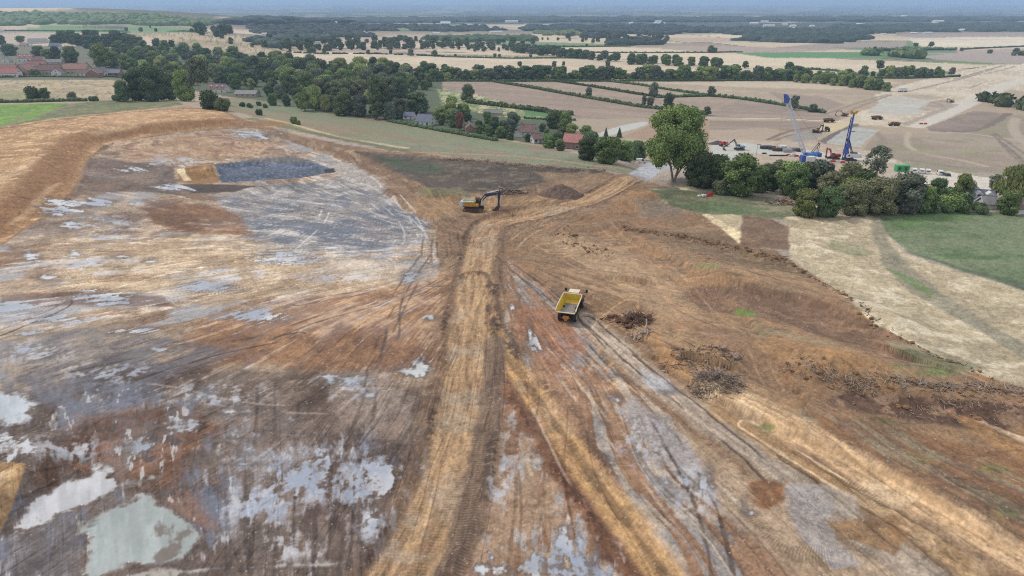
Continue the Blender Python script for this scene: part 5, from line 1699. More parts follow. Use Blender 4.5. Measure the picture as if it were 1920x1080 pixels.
# marker post, litter, lost things
mp = thing('marker_post', at(659, 278), 0, 'white marker post standing on the bank above the grey clay', 'marker post')
MB().cyl((0, 0, -.2), (0, 0, 2.3), .16, n=10).build('post', M['pvc'], mp); MB().lathe([(.2, 2.3), (.2, 2.42), (.02, 2.5)], (0, 0, 0), 'z', 10).build('cap', M['pvc'], mp)
for i, (q, lb) in enumerate((((310, 185), 'white notice board at the edge of the grass verge left of the bare trunk tree'), ((322, 184), 'white notice board nearest the bare trunk tree on the grass verge'))):
    s_ = thing('notice_board', at(*q), .2, lb, 'notice board', 'white boards on the grass verge')
    MB().box((0, 0, 1.6), (1.3, .06, 1.3)).build('board', M['white'], s_)
    for x in (-.5, .5):
        MB().cyl((x, .06, -.2), (x, .06, 2.2), .05, n=6).build('leg', M['grey'], s_)
st_ = thing('red_barrier', at(1331, 368), .3, 'red plastic barrier with pale sacking, lying on the rough grass by the small bush', 'barrier')
MB().prism([(-.9, 0), (-.9, .9), (-.6, 1.0), (.6, 1.0), (.9, .9), (.9, 0), (.5, 0), (.45, .2), (-.45, .2), (-.5, 0)], -.25, .25).build('panel', M['redplastic'], st_)
MB().box((-2.0, .1, .35), (1.6, 1.0, .7), (0, .1, .3), bev=.2).box((-3.4, .3, .3), (.9, .8, .6), bev=.2).build('sack', M['pvc'], st_)

# ------------------------------------------------------------------ houses
def house(px, py, w, d, h, rh, rot, wall, roof, label, name='house', cat='house', group=None, win=3, chim=0, gable_trim=False, dormers=0, storeys=1, sheds=False, foot=None, door=True):
    """w along the ridge, d across it; local -y faces the camera when rot is 0"""
    p = foot or at(px, py)
    t = thing(name, (p[0], p[1], p[2] - .1), rot, label, cat, group)
    g = [(-d / 2, 0), (-d / 2, h), (0, h + rh), (d / 2, h), (d / 2, 0)]
    MB().prism(g, -w / 2, w / 2, 'x').build('wall', M[wall], t)
    r = MB()
    e = .35; sl = rh / (d / 2)
    th = .16
    for s_ in (-1, 1):
        y1 = s_ * (d / 2 + e); z1 = h - e * sl
        a = [(-w / 2 - e, 0, h + rh + .05), (w / 2 + e, 0, h + rh + .05), (w / 2 + e, y1, z1 + .05), (-w / 2 - e, y1, z1 + .05)]
        b = [(x, y, z + th) for x, y, z in a]
        r.add(a + b, [(0, 1, 2, 3), (4, 5, 6, 7), (0, 1, 5, 4), (1, 2, 6, 5), (2, 3, 7, 6), (3, 0, 4, 7)])
    r.box((0, 0, h + rh + th + .08), (w + 2 * e, .3, .12))
    rf = r.build('roof', M[roof], t)
    for k in range(chim):
        x = (-w / 2 + .8) if k == 0 else (w / 2 - .8)
        MB().box((x, 0, h + rh + .5), (.8, .6, 1.5)).box((x, 0, h + rh + 1.3), (.95, .75, .12)).cyl((x, 0, h + rh + 1.3), (x, 0, h + rh + 1.65), .13, n=8).build('chimney', M['brick'], rf)
    if gable_trim:
        for s_ in (-1, 1):
            b = MB()
            for q in (-1, 1):
                b.add([(s_ * (w / 2 + .38), 0, h + rh + .1), (s_ * (w / 2 + .38), q * (d / 2 + e), h - e * sl + .05), (s_ * (w / 2 + .38), q * (d / 2 + e), h - e * sl - .3), (s_ * (w / 2 + .38), 0, h + rh - .28),
                       (s_ * (w / 2 + .33), 0, h + rh + .1), (s_ * (w / 2 + .33), q * (d / 2 + e), h - e * sl + .05), (s_ * (w / 2 + .33), q * (d / 2 + e), h - e * sl - .3), (s_ * (w / 2 + .33), 0, h + rh - .28)],
                      [(0, 1, 2, 3), (4, 5, 6, 7), (0, 1, 5, 4), (3, 2, 6, 7), (1, 2, 6, 5)])
            b.build('bargeboard', M['bargeboard'], rf)
    def window(x, y, z, ww, wh, face):
        # face: 'f' long side towards -y, 'l'/'r' gable ends
        fr, pn = MB(), MB()
        if face == 'f':
            fr.box((x, y - .04, z), (ww + .2, .10, wh + .2)); pn.box((x, y - .10, z), (ww, .06, wh)); fr.box((x, y - .14, z), (.07, .03, wh)); fr.box((x, y - .1, z - wh / 2 - .14), (ww + .4, .25, .08))
        else:
            s_ = -1 if face == 'l' else 1
            fr.box((x + s_ * .04, y, z), (.10, ww + .2, wh + .2)); pn.box((x + s_ * .10, y, z), (.06, ww, wh)); fr.box((x + s_ * .14, y, z), (.03, .07, wh))
        f = fr.build('window', M['bargeboard'], t)
        pn.build('pane', M['glass'], f)
    for lv in range(storeys):
        z = 1.5 + lv * 2.7
        if z + .7 > h:
            break
        for k in range(win):
            x = -w / 2 + (k + .5) * w / win
            if door and lv == 0 and k == win // 2:
                dr = MB().box((x, -d / 2 - .03, 1.05), (1.0, .08, 2.1)).build('door', M['dark' if sheds else 'brightblue' if rnd.random() < .2 else 'grey'], t)
                MB().box((x + .35, -d / 2 - .10, 1.05), (.06, .06, .18)).build('handle', M['steel'], dr)
                continue
            window(x, -d / 2, z, (2.4 if sheds else 1.3), (1.8 if sheds else 1.2), 'f')
        for s_, fc in ((-1, 'l'), (1, 'r')):
            window(s_ * w / 2, 0, z, 1.1, 1.1, fc)
    if storeys > 1 or rh > 2.4:
        for s_, fc in ((-1, 'l'), (1, 'r')):
            window(s_ * w / 2, 0, h + rh * .3, .9, .9, fc)
    for k in range(dormers):
        x = -w / 2 + (k + .5) * w / dormers
        yy = -d * .28
        zz = h + rh * .44
        dm = MB().prism([(x - .9, zz - .8), (x - .9, zz + .5), (x, zz + 1.3), (x + .9, zz + .5), (x + .9, zz - .8)], yy - .8, yy + 1.2).build('dormer', M['render'], rf)
        MB().box((x, yy - .84, zz), (1.1, .06, .8)).build('pane', M['glass'], dm)
    return t


def hs(x0, x1, ytop, yb, depth, rot, wall, roof, label, hfrac=.5, **k):
    """size a house from the picture box it fills"""
    p = at((x0 + x1) / 2, yb)
    s = pxm(p)
    w = (x1 - x0) / s
    tot = (yb - ytop) / s
    dd = depth
    # looking down a little, the depth of the roof adds to the height in the picture
    tot = max(3.2, tot - dd * .12)
    h = tot * hfrac; rh = tot - h
    AVOID.append((x0, x1, ytop, yb))
    turned = abs(math.sin(rot)) > .7
    if turned:      # gable end faces us: depth across the picture
        return house(0, 0, dd, w * .95, h, rh, rot, wall, roof, label, foot=Vector((p[0], p[1] + dd / 2, gz(p[0], p[1]))), **k)
    return house(0, 0, w, dd, h, rh, rot, wall, roof, label, foot=Vector((p[0], p[1] + dd / 2, gz(p[0], p[1]))), **k)


VG = 'houses of the village on the left'
G90 = math.pi / 2
for a in (
    (-14, 30, 121, 143, 9, .05, 'stone', 'redroof', 'long red roofed stone house, leftmost of the village', dict(win=5, chim=2)),
    (28, 56, 119, 142, 11, G90 - .1, 'stone', 'redroof', 'stone gable house with red roof facing the dry field, third house from the left edge', dict(storeys=2)),
    (52, 84, 113, 134, 8, .1, 'stone', 'redroof', 'red roofed house behind the stone gable house in the village', dict(win=4, chim=1)),
    (2, 34, 127, 145, 7, -.05, 'render', 'pinkroof', 'low pink roofed cottage in front of the leftmost red roof', dict(win=4)),
    (73, 110, 120, 140, 9, .02, 'stone', 'brownroof', 'long cream stone house with brown tiled roof in the middle of the village', dict(win=6, chim=1)),
    (96, 116, 127, 142, 6, G90, 'render', 'brownroof', 'small white gable house at the right end of the long cream stone house', dict()),
    (118, 163, 118, 139, 10, -.03, 'stone', 'redroof', 'longest red tiled roof of the village, right of the long cream house', dict(win=6, chim=2)),
    (143, 165, 129, 143, 7, .05, 'render', 'brownroof', 'white bungalow with brown roof and glazed front before the longest red roof', dict(gable_trim=True)),
    (160, 186, 128, 145, 9, G90 + .1, 'brick', 'brownroof', 'brick gable house with white trim near the right end of the village', dict(gable_trim=True)),
    (178, 194, 125, 143, 8, .9, 'render', 'greyroof', 'white walled house with pale sloping roof right of the brick gable house', dict(gable_trim=True)),
    (192, 224, 129, 143, 8, 0, 'brick', 'slate', 'low dark outbuilding with flat grey roof at the right end of the village', dict(sheds=True, name='outbuilding', cat='outbuilding')),
    (222, 244, 133, 143, 6, .1, 'render', 'greyroof', 'small pale outbuilding, rightmost in the village', dict(name='outbuilding', cat='outbuilding', win=2)),
    (84, 114, 110, 122, 7, .1, 'stone', 'greyroof', 'grey roofed house above the brown tiled roof in the village', dict(win=3)),
    (32, 62, 101, 116, 8, -.1, 'render', 'redroof', 'white house with red roof and white dormers, at the back of the village', dict(dormers=3, chim=1)),
    (60, 80, 105, 118, 8, .1, 'render', 'brownroof', 'brown roofed white house just right of the dormered house', dict(win=2, chim=1)),
    (2, 18, 106, 118, 7, G90, 'render', 'greyroof', 'white gable house with grey roof at the left edge behind the red roofs', dict(gable_trim=True)),
    (-10, 8, 88, 103, 8, 0, 'render', 'slate', 'slate roofed white house at the left edge beside the dark round tree', dict(win=2)),
    (52, 86, 72, 82, 9, .02, 'render', 'greyroof', 'long white two storey house standing behind the village below the brown field', dict(win=6, storeys=2)),
    (36, 50, 81, 88, 7, 0, 'render', 'redroof', 'small white house with red roof between the round trees behind the village', dict(win=2)),
    (92, 112, 80, 93, 8, -.1, 'render', 'slate', 'blue grey roofed house right of the long white house behind the village', dict(win=3)),
):
    hs(*a[:9], group=VG, **a[9])
for a in (
    (390, 424, 156, 174, 9, -.15, 'render', 'brownroof', 'house with brown roof and two white dormers among trees right of the bare trunk tree', dict(dormers=3, hfrac=.45)),
    (440, 482, 168, 182, 9, -.12, 'stone', 'greyroof', 'long low grey roofed barn beside the sloping field', dict(win=4, name='barn', cat='barn', hfrac=.5)),
    (757, 776, 209, 224, 8, -.1, 'render', 'slate', 'small white bungalow with slate roof, left of the pair beyond the sloping field', dict(win=2)),
    (782, 811, 213, 236, 9, -.35, 'render', 'slate', 'larger white bungalow with dark slate roof beyond the sloping field', dict(chim=1, hfrac=.42)),
    (871, 889, 228, 248, 9, G90 + .15, 'brick', 'brownroof', 'narrow pink gable house with white trim among the garden trees', dict(gable_trim=True, storeys=2, hfrac=.55)),
    (907, 942, 205, 217, 7, -.1, 'stone', 'greyroof', 'open fronted grey garden building beyond the garden trees', dict(sheds=True, name='garden_building', cat='outbuilding', win=4)),
    (965, 982, 242, 257, 7, G90 - .2, 'render', 'brownroof', 'white gable annexe left of the brown roofed cottage', dict(gable_trim=True)),
    (976, 1004, 232, 256, 9, -.1, 'render', 'brownroof', 'white cottage with tall brown roof left of the red roofed house', dict(chim=1, hfrac=.42)),
    (997, 1014, 250, 269, 7, .3, 'render', 'brownroof', 'small white cottage with dark brown roof in front of the tall brown roof', dict(win=2)),
    (1060, 1094, 250, 280, 10, -.35, 'brick', 'pinkroof', 'brick house with pinkish red tiled roof and white windows by the yellow-green tree', dict(gable_trim=True, storeys=2, hfrac=.52)),
    (1836, 1872, 360, 384, 9, -.25, 'render', 'slate', 'white house with grey roof and rooflights by the green field', dict(hfrac=.5, dormers=2)),
    (1849, 1871, 376, 393, 5, -.2, 'render', 'greyroof', 'white conservatory with glazed front before the grey roofed white house', dict(gable_trim=True, win=5, name='conservatory', cat='conservatory', door=False)),
    (1896, 1934, 384, 402, 8, .1, 'render', 'brownroof', 'low house with brown roof at the right edge by the green field', dict(win=3)),
    (1900, 1940, 366, 378, 7, 0, 'render', 'greyroof', 'long pale green-grey roof at the right edge behind the brown roofed house', dict(win=3, name='outbuilding', cat='outbuilding')),
    (1815, 1838, 358, 372, 7, .1, 'render', 'greyroof', 'pale grey roofed outbuilding left of the grey roofed white house', dict(win=2, name='outbuilding', cat='outbuilding')),
):
    hs(*a[:9], **a[9])
# open shelter walls of the pony unit near the red roofed house
cb = thing('site_cabin', at(1105, 276), .2, 'small white cabin just right of the red roofed brick house', 'cabin')
MB().box((0, 0, 1.4), (3.4, 2.4, 2.5), bev=.05).build('wall', M['white'], cb); MB().box((0, 0, 2.75), (3.7, 2.7, .15)).build('roof', M['greyroof'], cb); MB().box((-.5, -1.23, 1.2), (.9, .06, 1.9)).build('door', M['grey'], cb)
# far white farm buildings and sheds on the plain
FB = [(108, 41, 10, 'white farmhouse in front of the dark wooded ridge'), (226, 40, 8, 'pale house in the trees of the wooded ridge'), (1510, 66, 9, 'white warehouse before the blue woods, second from the left'), (1495, 61, 12, 'wide white warehouse in the blue woods'),
      (1620, 65, 8, 'white warehouse at the edge of the brown field, near the centre of the row'), (1656, 64, 10, 'white shed left of the long white sheds'), (1712, 63, 12, 'long white shed before the distant woods'), (1738, 63, 16, 'longest white shed before the distant woods'),
      (1707, 53, 12, 'white warehouse above the long white sheds'), (1845, 51, 14, 'white glasshouse at the far right beyond the green field'), (1905, 52, 12, 'white glasshouse at the right edge beyond the green field'), (1820, 51, 8, 'small white shed left of the glasshouses'),
      (1520, 73, 22, 'pale green roofed farm shed before the woods'), (1055, 48, 10, 'white shed among the far woods near the middle'), (780, 57, 14, 'white polytunnel on the plain left of the middle'), (1690, 172, 6, 'white lorry box parked at the near end of the pale corridor')]
for (x, y, wp, lb) in FB:
    p = at(x, y); s = pxm(p)
    w = wp / s
    if 'lorry' in lb:
        lo = thing('lorry', p, .3, lb, 'lorry')
        MB().box((0, 0, 2.1), (7, 2.5, 2.9), bev=.05).build('box_body', M['white'], lo); MB().box((4.6, 0, 1.7), (1.9, 2.4, 2.4), bev=.15).build('cab', M['white'], lo)
        for xx in (-2.5, 0, 4.4):
            MB().cyl((xx, -1.25, .5), (xx, 1.25, .5), .5, n=12).build('wheel', M['tyre'], lo)
        continue
    hh = min(w * .14, 2.2 * 4)
    sh = thing('white_shed', (p[0], p[1], p[2] - .3), rnd.uniform(-.2, .2), lb, 'shed', 'pale sheds on the far plain')
    MB().prism([(-w * .2, 0), (-w * .2, hh), (0, hh * 1.4), (w * .2, hh), (w * .2, 0)], -w / 2, w / 2, 'x').build('wall', M['white'], sh)
    b = MB()
    for q in (-1, 1):
        b.add([(-w / 2 - 1, 0, hh * 1.4 + .3), (w / 2 + 1, 0, hh * 1.4 + .3), (w / 2 + 1, q * (w * .2 + 1), hh - .1), (-w / 2 - 1, q * (w * .2 + 1), hh - .1)], [(0, 1, 2, 3)])
    b.build('roof', M['white' if wp < 20 else 'greyroof'], sh)

_me = None
for k in range(46):
    x_ = rnd.choice([rnd.uniform(480, 960), rnd.uniform(960, 1900), rnd.uniform(1250, 1900)]); y_ = rnd.uniform(33, 60) if x_ > 960 else rnd.uniform(36, 66)
    p = at(x_, y_)
    if _me is None:
        b = MB().prism([(-5, 0), (-5, 5), (0, 8), (5, 5), (5, 0)], -12, 12, 'x')
        fo = b.build('far_building', M['white'], None)
        _me = fo.data
    else:
        fo = setobj('far_building', _me)
    fo.location = p
    s_ = rnd.uniform(.8, 1.5) * p[1] / 3600
    fo.scale = (s_ * rnd.uniform(.7, 2.2), s_, s_ * 1.1); fo.rotation_euler = (0, 0, rnd.uniform(-.5, .5))
    tag(fo, 'tiny pale building speck among the far blue woods under the horizon', 'building', 'tiny buildings on the far plain')

# ------------------------------------------------------------------ valley works: crane, piling rig, plant, vans
def lattice(b, a, c, w0, w1, n, r=.09):
    a = Vector(a); c = Vector(c)
    d = (c - a).normalized()
    u = Vector((0, 1, 0)) - d * d[1]; u.normalize(); v = d.cross(u)
    P = []
    for k in range(n + 1):
        t = k / n
        w = w0 + (w1 - w0) * t
        if t < .07: w *= .35 + t / .07 * .65
        if t > .94: w *= .4 + (1 - t) / .06 * .6
        o = a.lerp(c, t)
        P.append([o + u * w * s1 + v * w * s2 for s1, s2 in ((-1, -1), (1, -1), (1, 1), (-1, 1))])
    for k in range(n):
        for j in range(4):
            b.cyl(P[k][j], P[k + 1][j], r * 1.5, n=5)
            m = (j + 1) % 4
            if k % 2 == 0: b.cyl(P[k][j], P[k + 1][m], r, n=4)
            else: b.cyl(P[k][m], P[k + 1][j], r, n=4)
            b.cyl(P[k][j], P[k][m], r * .8, n=4)
    return b


def tracks(root, L_=6.5, w=1.0, off=2.6, h=1.2):
    for s_ in (-1, 1):
        prof = [(-L_ / 2 + .2, .1), (-L_ / 2 + .6, 0), (L_ / 2 - .6, 0), (L_ / 2 - .2, .1), (L_ / 2, h / 2), (L_ / 2 - .3, h), (-L_ / 2 + .3, h), (-L_ / 2, h / 2)]
        MB().prism(prof, s_ * off - w / 2, s_ * off + w / 2).build('track', M['dark'], root)


p = at(1514, 299)
cr = thing('crawler_crane', p, 0, 'blue crawler crane with tall silver lattice boom leaning left and a blue boom head', 'crane')
tracks(cr)
MB().box((0, 0, 1.0), (3.4, 4.2, .7), bev=.1).cyl((0, 0, 1.2), (0, 0, 1.7), 1.4, n=20).build('undercarriage', M['dark'], cr)
MB().box((1.2, 0, 2.6), (6.6, 3.2, 1.7), bev=.15).box((3.0, 0, 3.6), (2.2, 2.6, .5), bev=.1).build('body', M['brightblue'], cr)
MB().box((5.2, 0, 2.6), (1.5, 4.4, 2.0), bev=.15).build('counterweight', M['blue'], cr)
cc = MB().prism([(-2.9, 1.7), (-3.0, 3.6), (-1.5, 3.9), (-1.2, 1.7)], -2.2, -1.0).build('cab', M['brightblue'], cr)
MB().box((-2.2, -2.22, 3.0), (1.2, .05, 1.1)).build('side_window', M['glass'], cc)
s = pxm(p)
tip = Vector((-(1514 - 1480) / s - 5.8, 0, (299 - 198) / s / cP))
bo = lattice(MB(), (-1.6, 0, 2.0), tip, .85, .8, 22, .10).build('boom', M['lattice'], cr)
d = (tip - Vector((-1.6, 0, 2))).normalized()
hd = MB()
for q in (-.65, .65):
    hd.prism([(tip[0] + .9, tip[2] - 1.8), (tip[0] + 1.3, tip[2] + .3), (tip[0] - .2, tip[2] + 2.4), (tip[0] - 1.7, tip[2] + 2.5), (tip[0] - 1.2, tip[2] + .6), (tip[0] - .7, tip[2] - 1.8)], q - .14, q + .14)
hd.cyl((tip[0], -.6, tip[2] + .6), (tip[0], .6, tip[2] + .6), .7, n=14).cyl((tip[0] - .9, -.6, tip[2] + 1.9), (tip[0] - .9, .6, tip[2] + 1.9), .55, n=14)
hd.build('boom_head', M['blue'], bo)
gn = MB()
for q in (-.9, .9):
    gn.cyl((1.5, q, 3.3), (4.6, q, 8.2), .14, n=6).cyl((4.4, q, 3.3), (4.6, q, 8.2), .12, n=6)
gn.cyl((4.6, -.9, 8.2), (4.6, .9, 8.2), .22, n=8)
gn.build('gantry', M['navy'], cr)
pn = MB()
for q in (-.6, .6):
    pn.cyl((4.6, q, 8.2), (tip[0] + .2, q * .6, tip[2]), .05, n=4)
pn.cyl((tip[0] - 1.2, 0, tip[2] + 1.6), (tip[0] - 1.2, 0, 6.5), .04, n=4)
pn.build('cable', M['steel'], cr)
hk = MB().box((tip[0] - 1.2, 0, 6.2), (.5, .4, 1.0), bev=.1).cyl((tip[0] - 1.2, 0, 5.7), (tip[0] - 1.2, 0, 5.2), .12, n=6).build('hook_block', M['amber'], cr)

p = at(1592, 301)
pr = thing('piling_rig', p, -.05, 'piling rig with tall dark blue mast, yellow mast head and white engine body', 'piling rig')
tracks(pr, 5.6, .9, 2.1, 1.1)
MB().box((0, 0, 1.0), (3, 3.6, .6)).cyl((0, 0, 1.2), (0, 0, 1.6), 1.2, n=18).build('undercarriage', M['dark'], pr)
bd = MB().box((2.2, 0, 2.7), (5.2, 3.0, 2.0), bev=.2).build('body', M['white'], pr)
MB().box((1.6, 0, 3.95), (3.0, 2.4, .5), bev=.1).build('engine_cover', M['navy'], bd)
MB().box((4.9, 0, 2.4), (1.1, 3.0, 1.6), bev=.2).build('counterweight', M['white'], pr)
cc = MB().prism([(-1.9, 1.7), (-1.9, 3.4), (-.6, 3.8), (-.3, 1.7)], -1.9, -.7).build('cab', M['white'], pr)
MB().box((-1.2, -1.93, 2.9), (.9, .05, .9)).build('side_window', M['glass'], cc)
s = pxm(p); mt = (301 - 222) / s / cP
tx = 5 / s
MB().add([(-2.7, -.45, .6), (-2.0, -.45, .6), (-2.0, .45, .6), (-2.7, .45, .6), (-2.2, -.4, mt), (-1.6, -.4, mt), (-1.6, .4, mt), (-2.2, .4, mt)], [(0, 1, 2, 3), (4, 5, 6, 7), (0, 1, 5, 4), (1, 2, 6, 5), (2, 3, 7, 6), (3, 0, 4, 7)]).build('mast', M['blue'], pr)
MB().cyl((-3.5, 0, .2), (-2.8, 0, mt * .93), .24, n=10).box((-2.9, 0, mt * .45), (.9, .8, 1.4), bev=.1).build('drill_string', M['navy'], pr)
MB().box((-2.2, 0, 7.2), (2.0, 1.5, 2.6), bev=.2).box((-2.5, 0, 4.6), (2.4, 1.6, 2.2), bev=.2).build('rotary_drive', M['blue'], pr)
b = MB()
for q in (-.9, .9):
    b.cyl((1.0, q, 3.2), (-1.9, q * .5, 10.5), .2, n=8).cyl((-.5, q, 2.2), (-1.9, q * .5, 6.0), .2, n=8)
b.cyl((-2.0, 0, mt * .62), (.2, 0, mt * .62 + .3), .18, n=6)
b.build('mast_strut', M['navy'], pr)
MB().box((-2.0, 0, mt + .5), (2.8, 1.2, 1.0), bev=.2).cyl((-3.3, -.5, mt + 1.1), (-3.3, .5, mt + 1.1), .6, n=12).cyl((-.8, -.5, mt + 1.1), (-.8, .5, mt + 1.1), .6, n=12).build('mast_head', M['amber'], pr)

bent = dict(foot=(1.3, 1.75), knee=(2.6, 4.9), head=(4.4, 5.3), wrist=(4.2, 1.8))
p = at(1563, 298); excavator(p, math.pi + .1, 'red excavator with folded arm beside the piling rig', 'red', 'red', rails=False, weight='red', arm=bent)
p = at(1386, 281); excavator(p, math.pi + .1, 'white excavator with dark arm reaching left in the valley compound', 'pale', 'dark', rails=False, weight='white', arm=dict(foot=(1.3, 1.75), knee=(3.4, 5.6), head=(7.4, 2.6), wrist=(8.8, 1.4)))
p = at(1583, 218); excavator(p, math.pi - .3, 'muddy brown excavator at the far side of the white works road', 'mud', 'mud', rails=False, weight='mud', arm=dict(foot=(1.3, 1.75), knee=(3.2, 4.6), head=(6.4, 4.2), wrist=(7.4, 1.7)), s=.8)
p = at(1531, 249); excavator(p, .2, 'dark excavator digging at the edge of the cream ramp', 'mud', 'dark', rails=False, weight='dark', arm=bent, s=.85)
p = at(1784, 192); excavator(p, math.pi, 'tiny brown excavator at the top of the dark soil patch in the pale corridor', 'mud', 'mud', rails=False, weight='mud', s=.6)

# muddy dumpers in the valley: repainted copies of the near truck's build
def repaint(root, mp_):
    for ch in root.children_recursive:
        me = ch.data
        nm = me.materials[0].name
        if nm in mp_:
            me = me.copy(); me.materials[0] = mp_[nm]; ch.data = me


for (q, rz, lb) in (((1554, 229), .1, 'muddy orange dumper on the white works road, left of the yellow mast head'), ((1644, 224), .05, 'muddy orange dumper on the pale ground right of the yellow mast head'),
                    ((1676, 236), math.pi + .1, 'muddy orange dumper on the white works road, rightmost of the three')):
    t = dump_truck(at(*q), rz, lb, 'muddy dumpers in the valley'); t.scale = (.74, .74, .74)
    repaint(t, {'yellow_paint': M['mud'], 'amber_paint': M['orange'], 'cream_paint': M['mud'], 'rim_paint': M['mud'], 'cab_paint': M['mud']})
# tractor beside the dark excavator
p = at(1548, 247)
tr = thing('roller', p, .5, 'dark green roller standing on the cream ramp right of the dark excavator', 'roller')
MB().cyl((-1.7, -1.05, .8), (-1.7, 1.05, .8), .8, n=20).build('drum', M['steel'], tr)
MB().box((-1.0, 0, 1.2), (1.8, 2.3, .5), bev=.08).box((1.2, 0, 1.7), (2.6, 1.8, 1.3), bev=.2).build('body', M['track'], tr)
cc = MB().prism([(-.4, 1.6), (-.4, 3.1), (1.0, 3.1), (1.2, 1.6)], -.8, .8).build('cab', M['dark'], tr)
MB().box((.3, -.83, 2.5), (1.0, .04, .8)).build('side_window', M['glass'], cc)
for s_ in (-1, 1):
    MB().lathe([(.3, -.25), (.75, -.25), (.8, -.1), (.8, .1), (.75, .25), (.3, .25)], (1.6, s_ * 1.0, .8), n=16).build('wheel', M['tyre'], tr)
# red telehandler
p = at(1356, 274)
te = thing('telehandler', p, .2, 'red telehandler parked on the pale hardstanding beside the grey stockpile', 'telehandler')
MB().box((0, 0, 1.2), (4.2, 1.8, .8), bev=.1).build('chassis', M['red'], te)
cc = MB().prism([(-.6, 1.5), (-.6, 2.7), (.7, 2.7), (.9, 1.5)], -1.05, -.1).build('cab', M['red'], te)
MB().box((.1, -1.07, 2.1), (.9, .04, .8)).build('side_window', M['glass'], cc)
MB().box((.4, .5, 1.9), (5.0, .45, .45), (0, -.06, 0)).box((3.1, .5, 1.2), (.3, 1.6, 1.0)).build('boom', M['redplastic'], te)
for xx in (-1.4, 1.4):
    for s_ in (-1, 1):
        MB().cyl((xx, s_ * .85, .65), (xx, s_ * 1.25, .65), .65, n=14).build('wheel', M['tyre'], te)
# grey stockpile, containers, drum, barriers
heap(1346, 270, 7, 3.0, 2.0, M['pile'], 'gravel_stockpile', 'low dark grey gravel stockpile beside the red telehandler', 'stockpile', 8, .3)


def container(px, py, l, w, h, rz, m, label, name='container', cat='container', group=None, dark=False):
    p = at(px, py)
    t = thing(name, p, rz, label, cat, group)
    b = MB().box((0, 0, h / 2 + .1), (l, w, h))
    for k in range(int(l / .45)):
        x = -l / 2 + .3 + k * .45
        b.box((x, -w / 2 - .03, h / 2 + .1), (.2, .07, h * .84))
    b.build('box', M[m], t)
    MB().box((0, 0, h + .14), (l + .06, w + .06, .10)).build('roof', M[m], t)
    MB().box((l / 2 + .04, 0, h / 2 + .1), (.07, w * .9, h * .88)).build('door', M['grey'], t)
    if dark:
        for x in (-l * .28, l * .22):
            MB().box((x, -w / 2 - .09, h * .55), (l * .18, .06, h * .5)).build('opening_shade', M['dark'], t)  # dark plates stand in for the shade inside the container
    return t


container(1506, 303, 2.9, 2.6, 3.0, .05, 'blue', 'dark blue container standing against the white one below the crane')
container(1518, 304, 4.2, 2.6, 2.7, .05, 'white', 'white container right of the dark blue one below the crane')
container(1690, 321, 5.8, 2.6, 2.7, -.05, 'green', 'bright green container with two dark openings right of the open-crowned tree', dark=True)
for i, (x, y, l, m, lb) in enumerate(((1436, 279, 6, 'pile', 'dark grey stack of piles, leftmost in the row behind the compound'), (1447, 280, 4, 'pile', 'second dark stack of piles from the left behind the compound'),
                                      (1462, 283, 7.5, 'pile', 'largest dark stack behind the compound topped by a pale unit'), (1476, 285, 4.5, 'concrete', 'pale stack of blocks right of the largest dark stack'),
                                      (1488, 283, 5, 'grey', 'grey stack of drums left of the crane boom foot'), (1498, 284, 3, 'pile', 'small dark stack nearest the crane boom foot'), (1458, 292, 9, 'dark', 'long dark run of steel lying in front of the stacks'),
                                      (1432, 288, 2, 'dark', 'small dark pallet left of the long run of steel'))):
    st = thing('pile_stack', at(x, y), 0, lb, 'stack', 'stacks of material in the valley compound')
    b = MB(); low = 'run' in lb or 'pallet' in lb
    for r_ in range(1 if low else 3):
        for k in range(4 if not low else 2):
            b.cyl((-l / 2 + rnd.uniform(-.2, .2), -.9 + k * .6, .35 + r_ * .55), (l / 2 + rnd.uniform(-.2, .2), -.9 + k * .6, .35 + r_ * .55), .29, n=8)
    b.build('pile', M[m], st)
    c = MB()
    for x_ in (-l / 3, l / 3):
        c.box((x_, 0, .05), (.2, 2.6, .14))
    c.build('bearer', M['wood'], st)
    if 'topped' in lb:
        MB().box((1.5, 0, 2.4), (3.2, 1.8, 1.0), bev=.05).build('cover', M['white'], st)
for (x, y, m, lb) in ((1478, 292, 'redplastic', 'red plastic barrier, leftmost in front of the stacks'), (1483, 294, 'white', 'white plastic barrier between the two red ones'), (1493, 294, 'redplastic', 'red plastic barrier left of the dark blue container'),
                      (1488, 291, 'white', 'white plastic barrier behind the gap of the red ones'), (1556, 303, 'white', 'white barrier just left of the red one by the piling rig'), (1562, 304, 'redplastic', 'red plastic barrier in front of the red excavator'),
                      (1570, 304, 'white', 'white plastic barrier in front of the piling rig tracks'), (1580, 306, 'redplastic', 'red plastic barrier nearest the piling rig body'), (1598, 307, 'white', 'white plastic barrier below the white rig body'),
                      (1727, 233, 'redplastic', 'tiny red barrier where the white road meets the pale corridor, left one'), (1735, 233, 'redplastic', 'tiny red barrier where the white road meets the pale corridor, right one')):
    bt = thing('plastic_barrier', at(x, y), rnd.uniform(-.3, .3), lb, 'barrier', 'plastic barriers in the works')
    MB().prism([(-1.1, 0), (-1.1, .8), (-.9, 1.0), (.9, 1.0), (1.1, .8), (1.1, 0), (.6, 0), (.5, .18), (-.5, .18), (-.6, 0)], -.28, .28).build('panel', M[m], bt)
# lamp mast
lm = thing('lamp_mast', at(1416, 306), 0, 'slender lamp mast standing in the compound left of the stacks', 'lamp mast')
MB().cyl((0, 0, 0), (0, 0, 9), .12, .07, n=8).build('pole', M['grey'], lm); MB().box((.6, 0, 9.1), (1.8, .5, .25), bev=.05).build('lamp_head', M['dark'], lm)
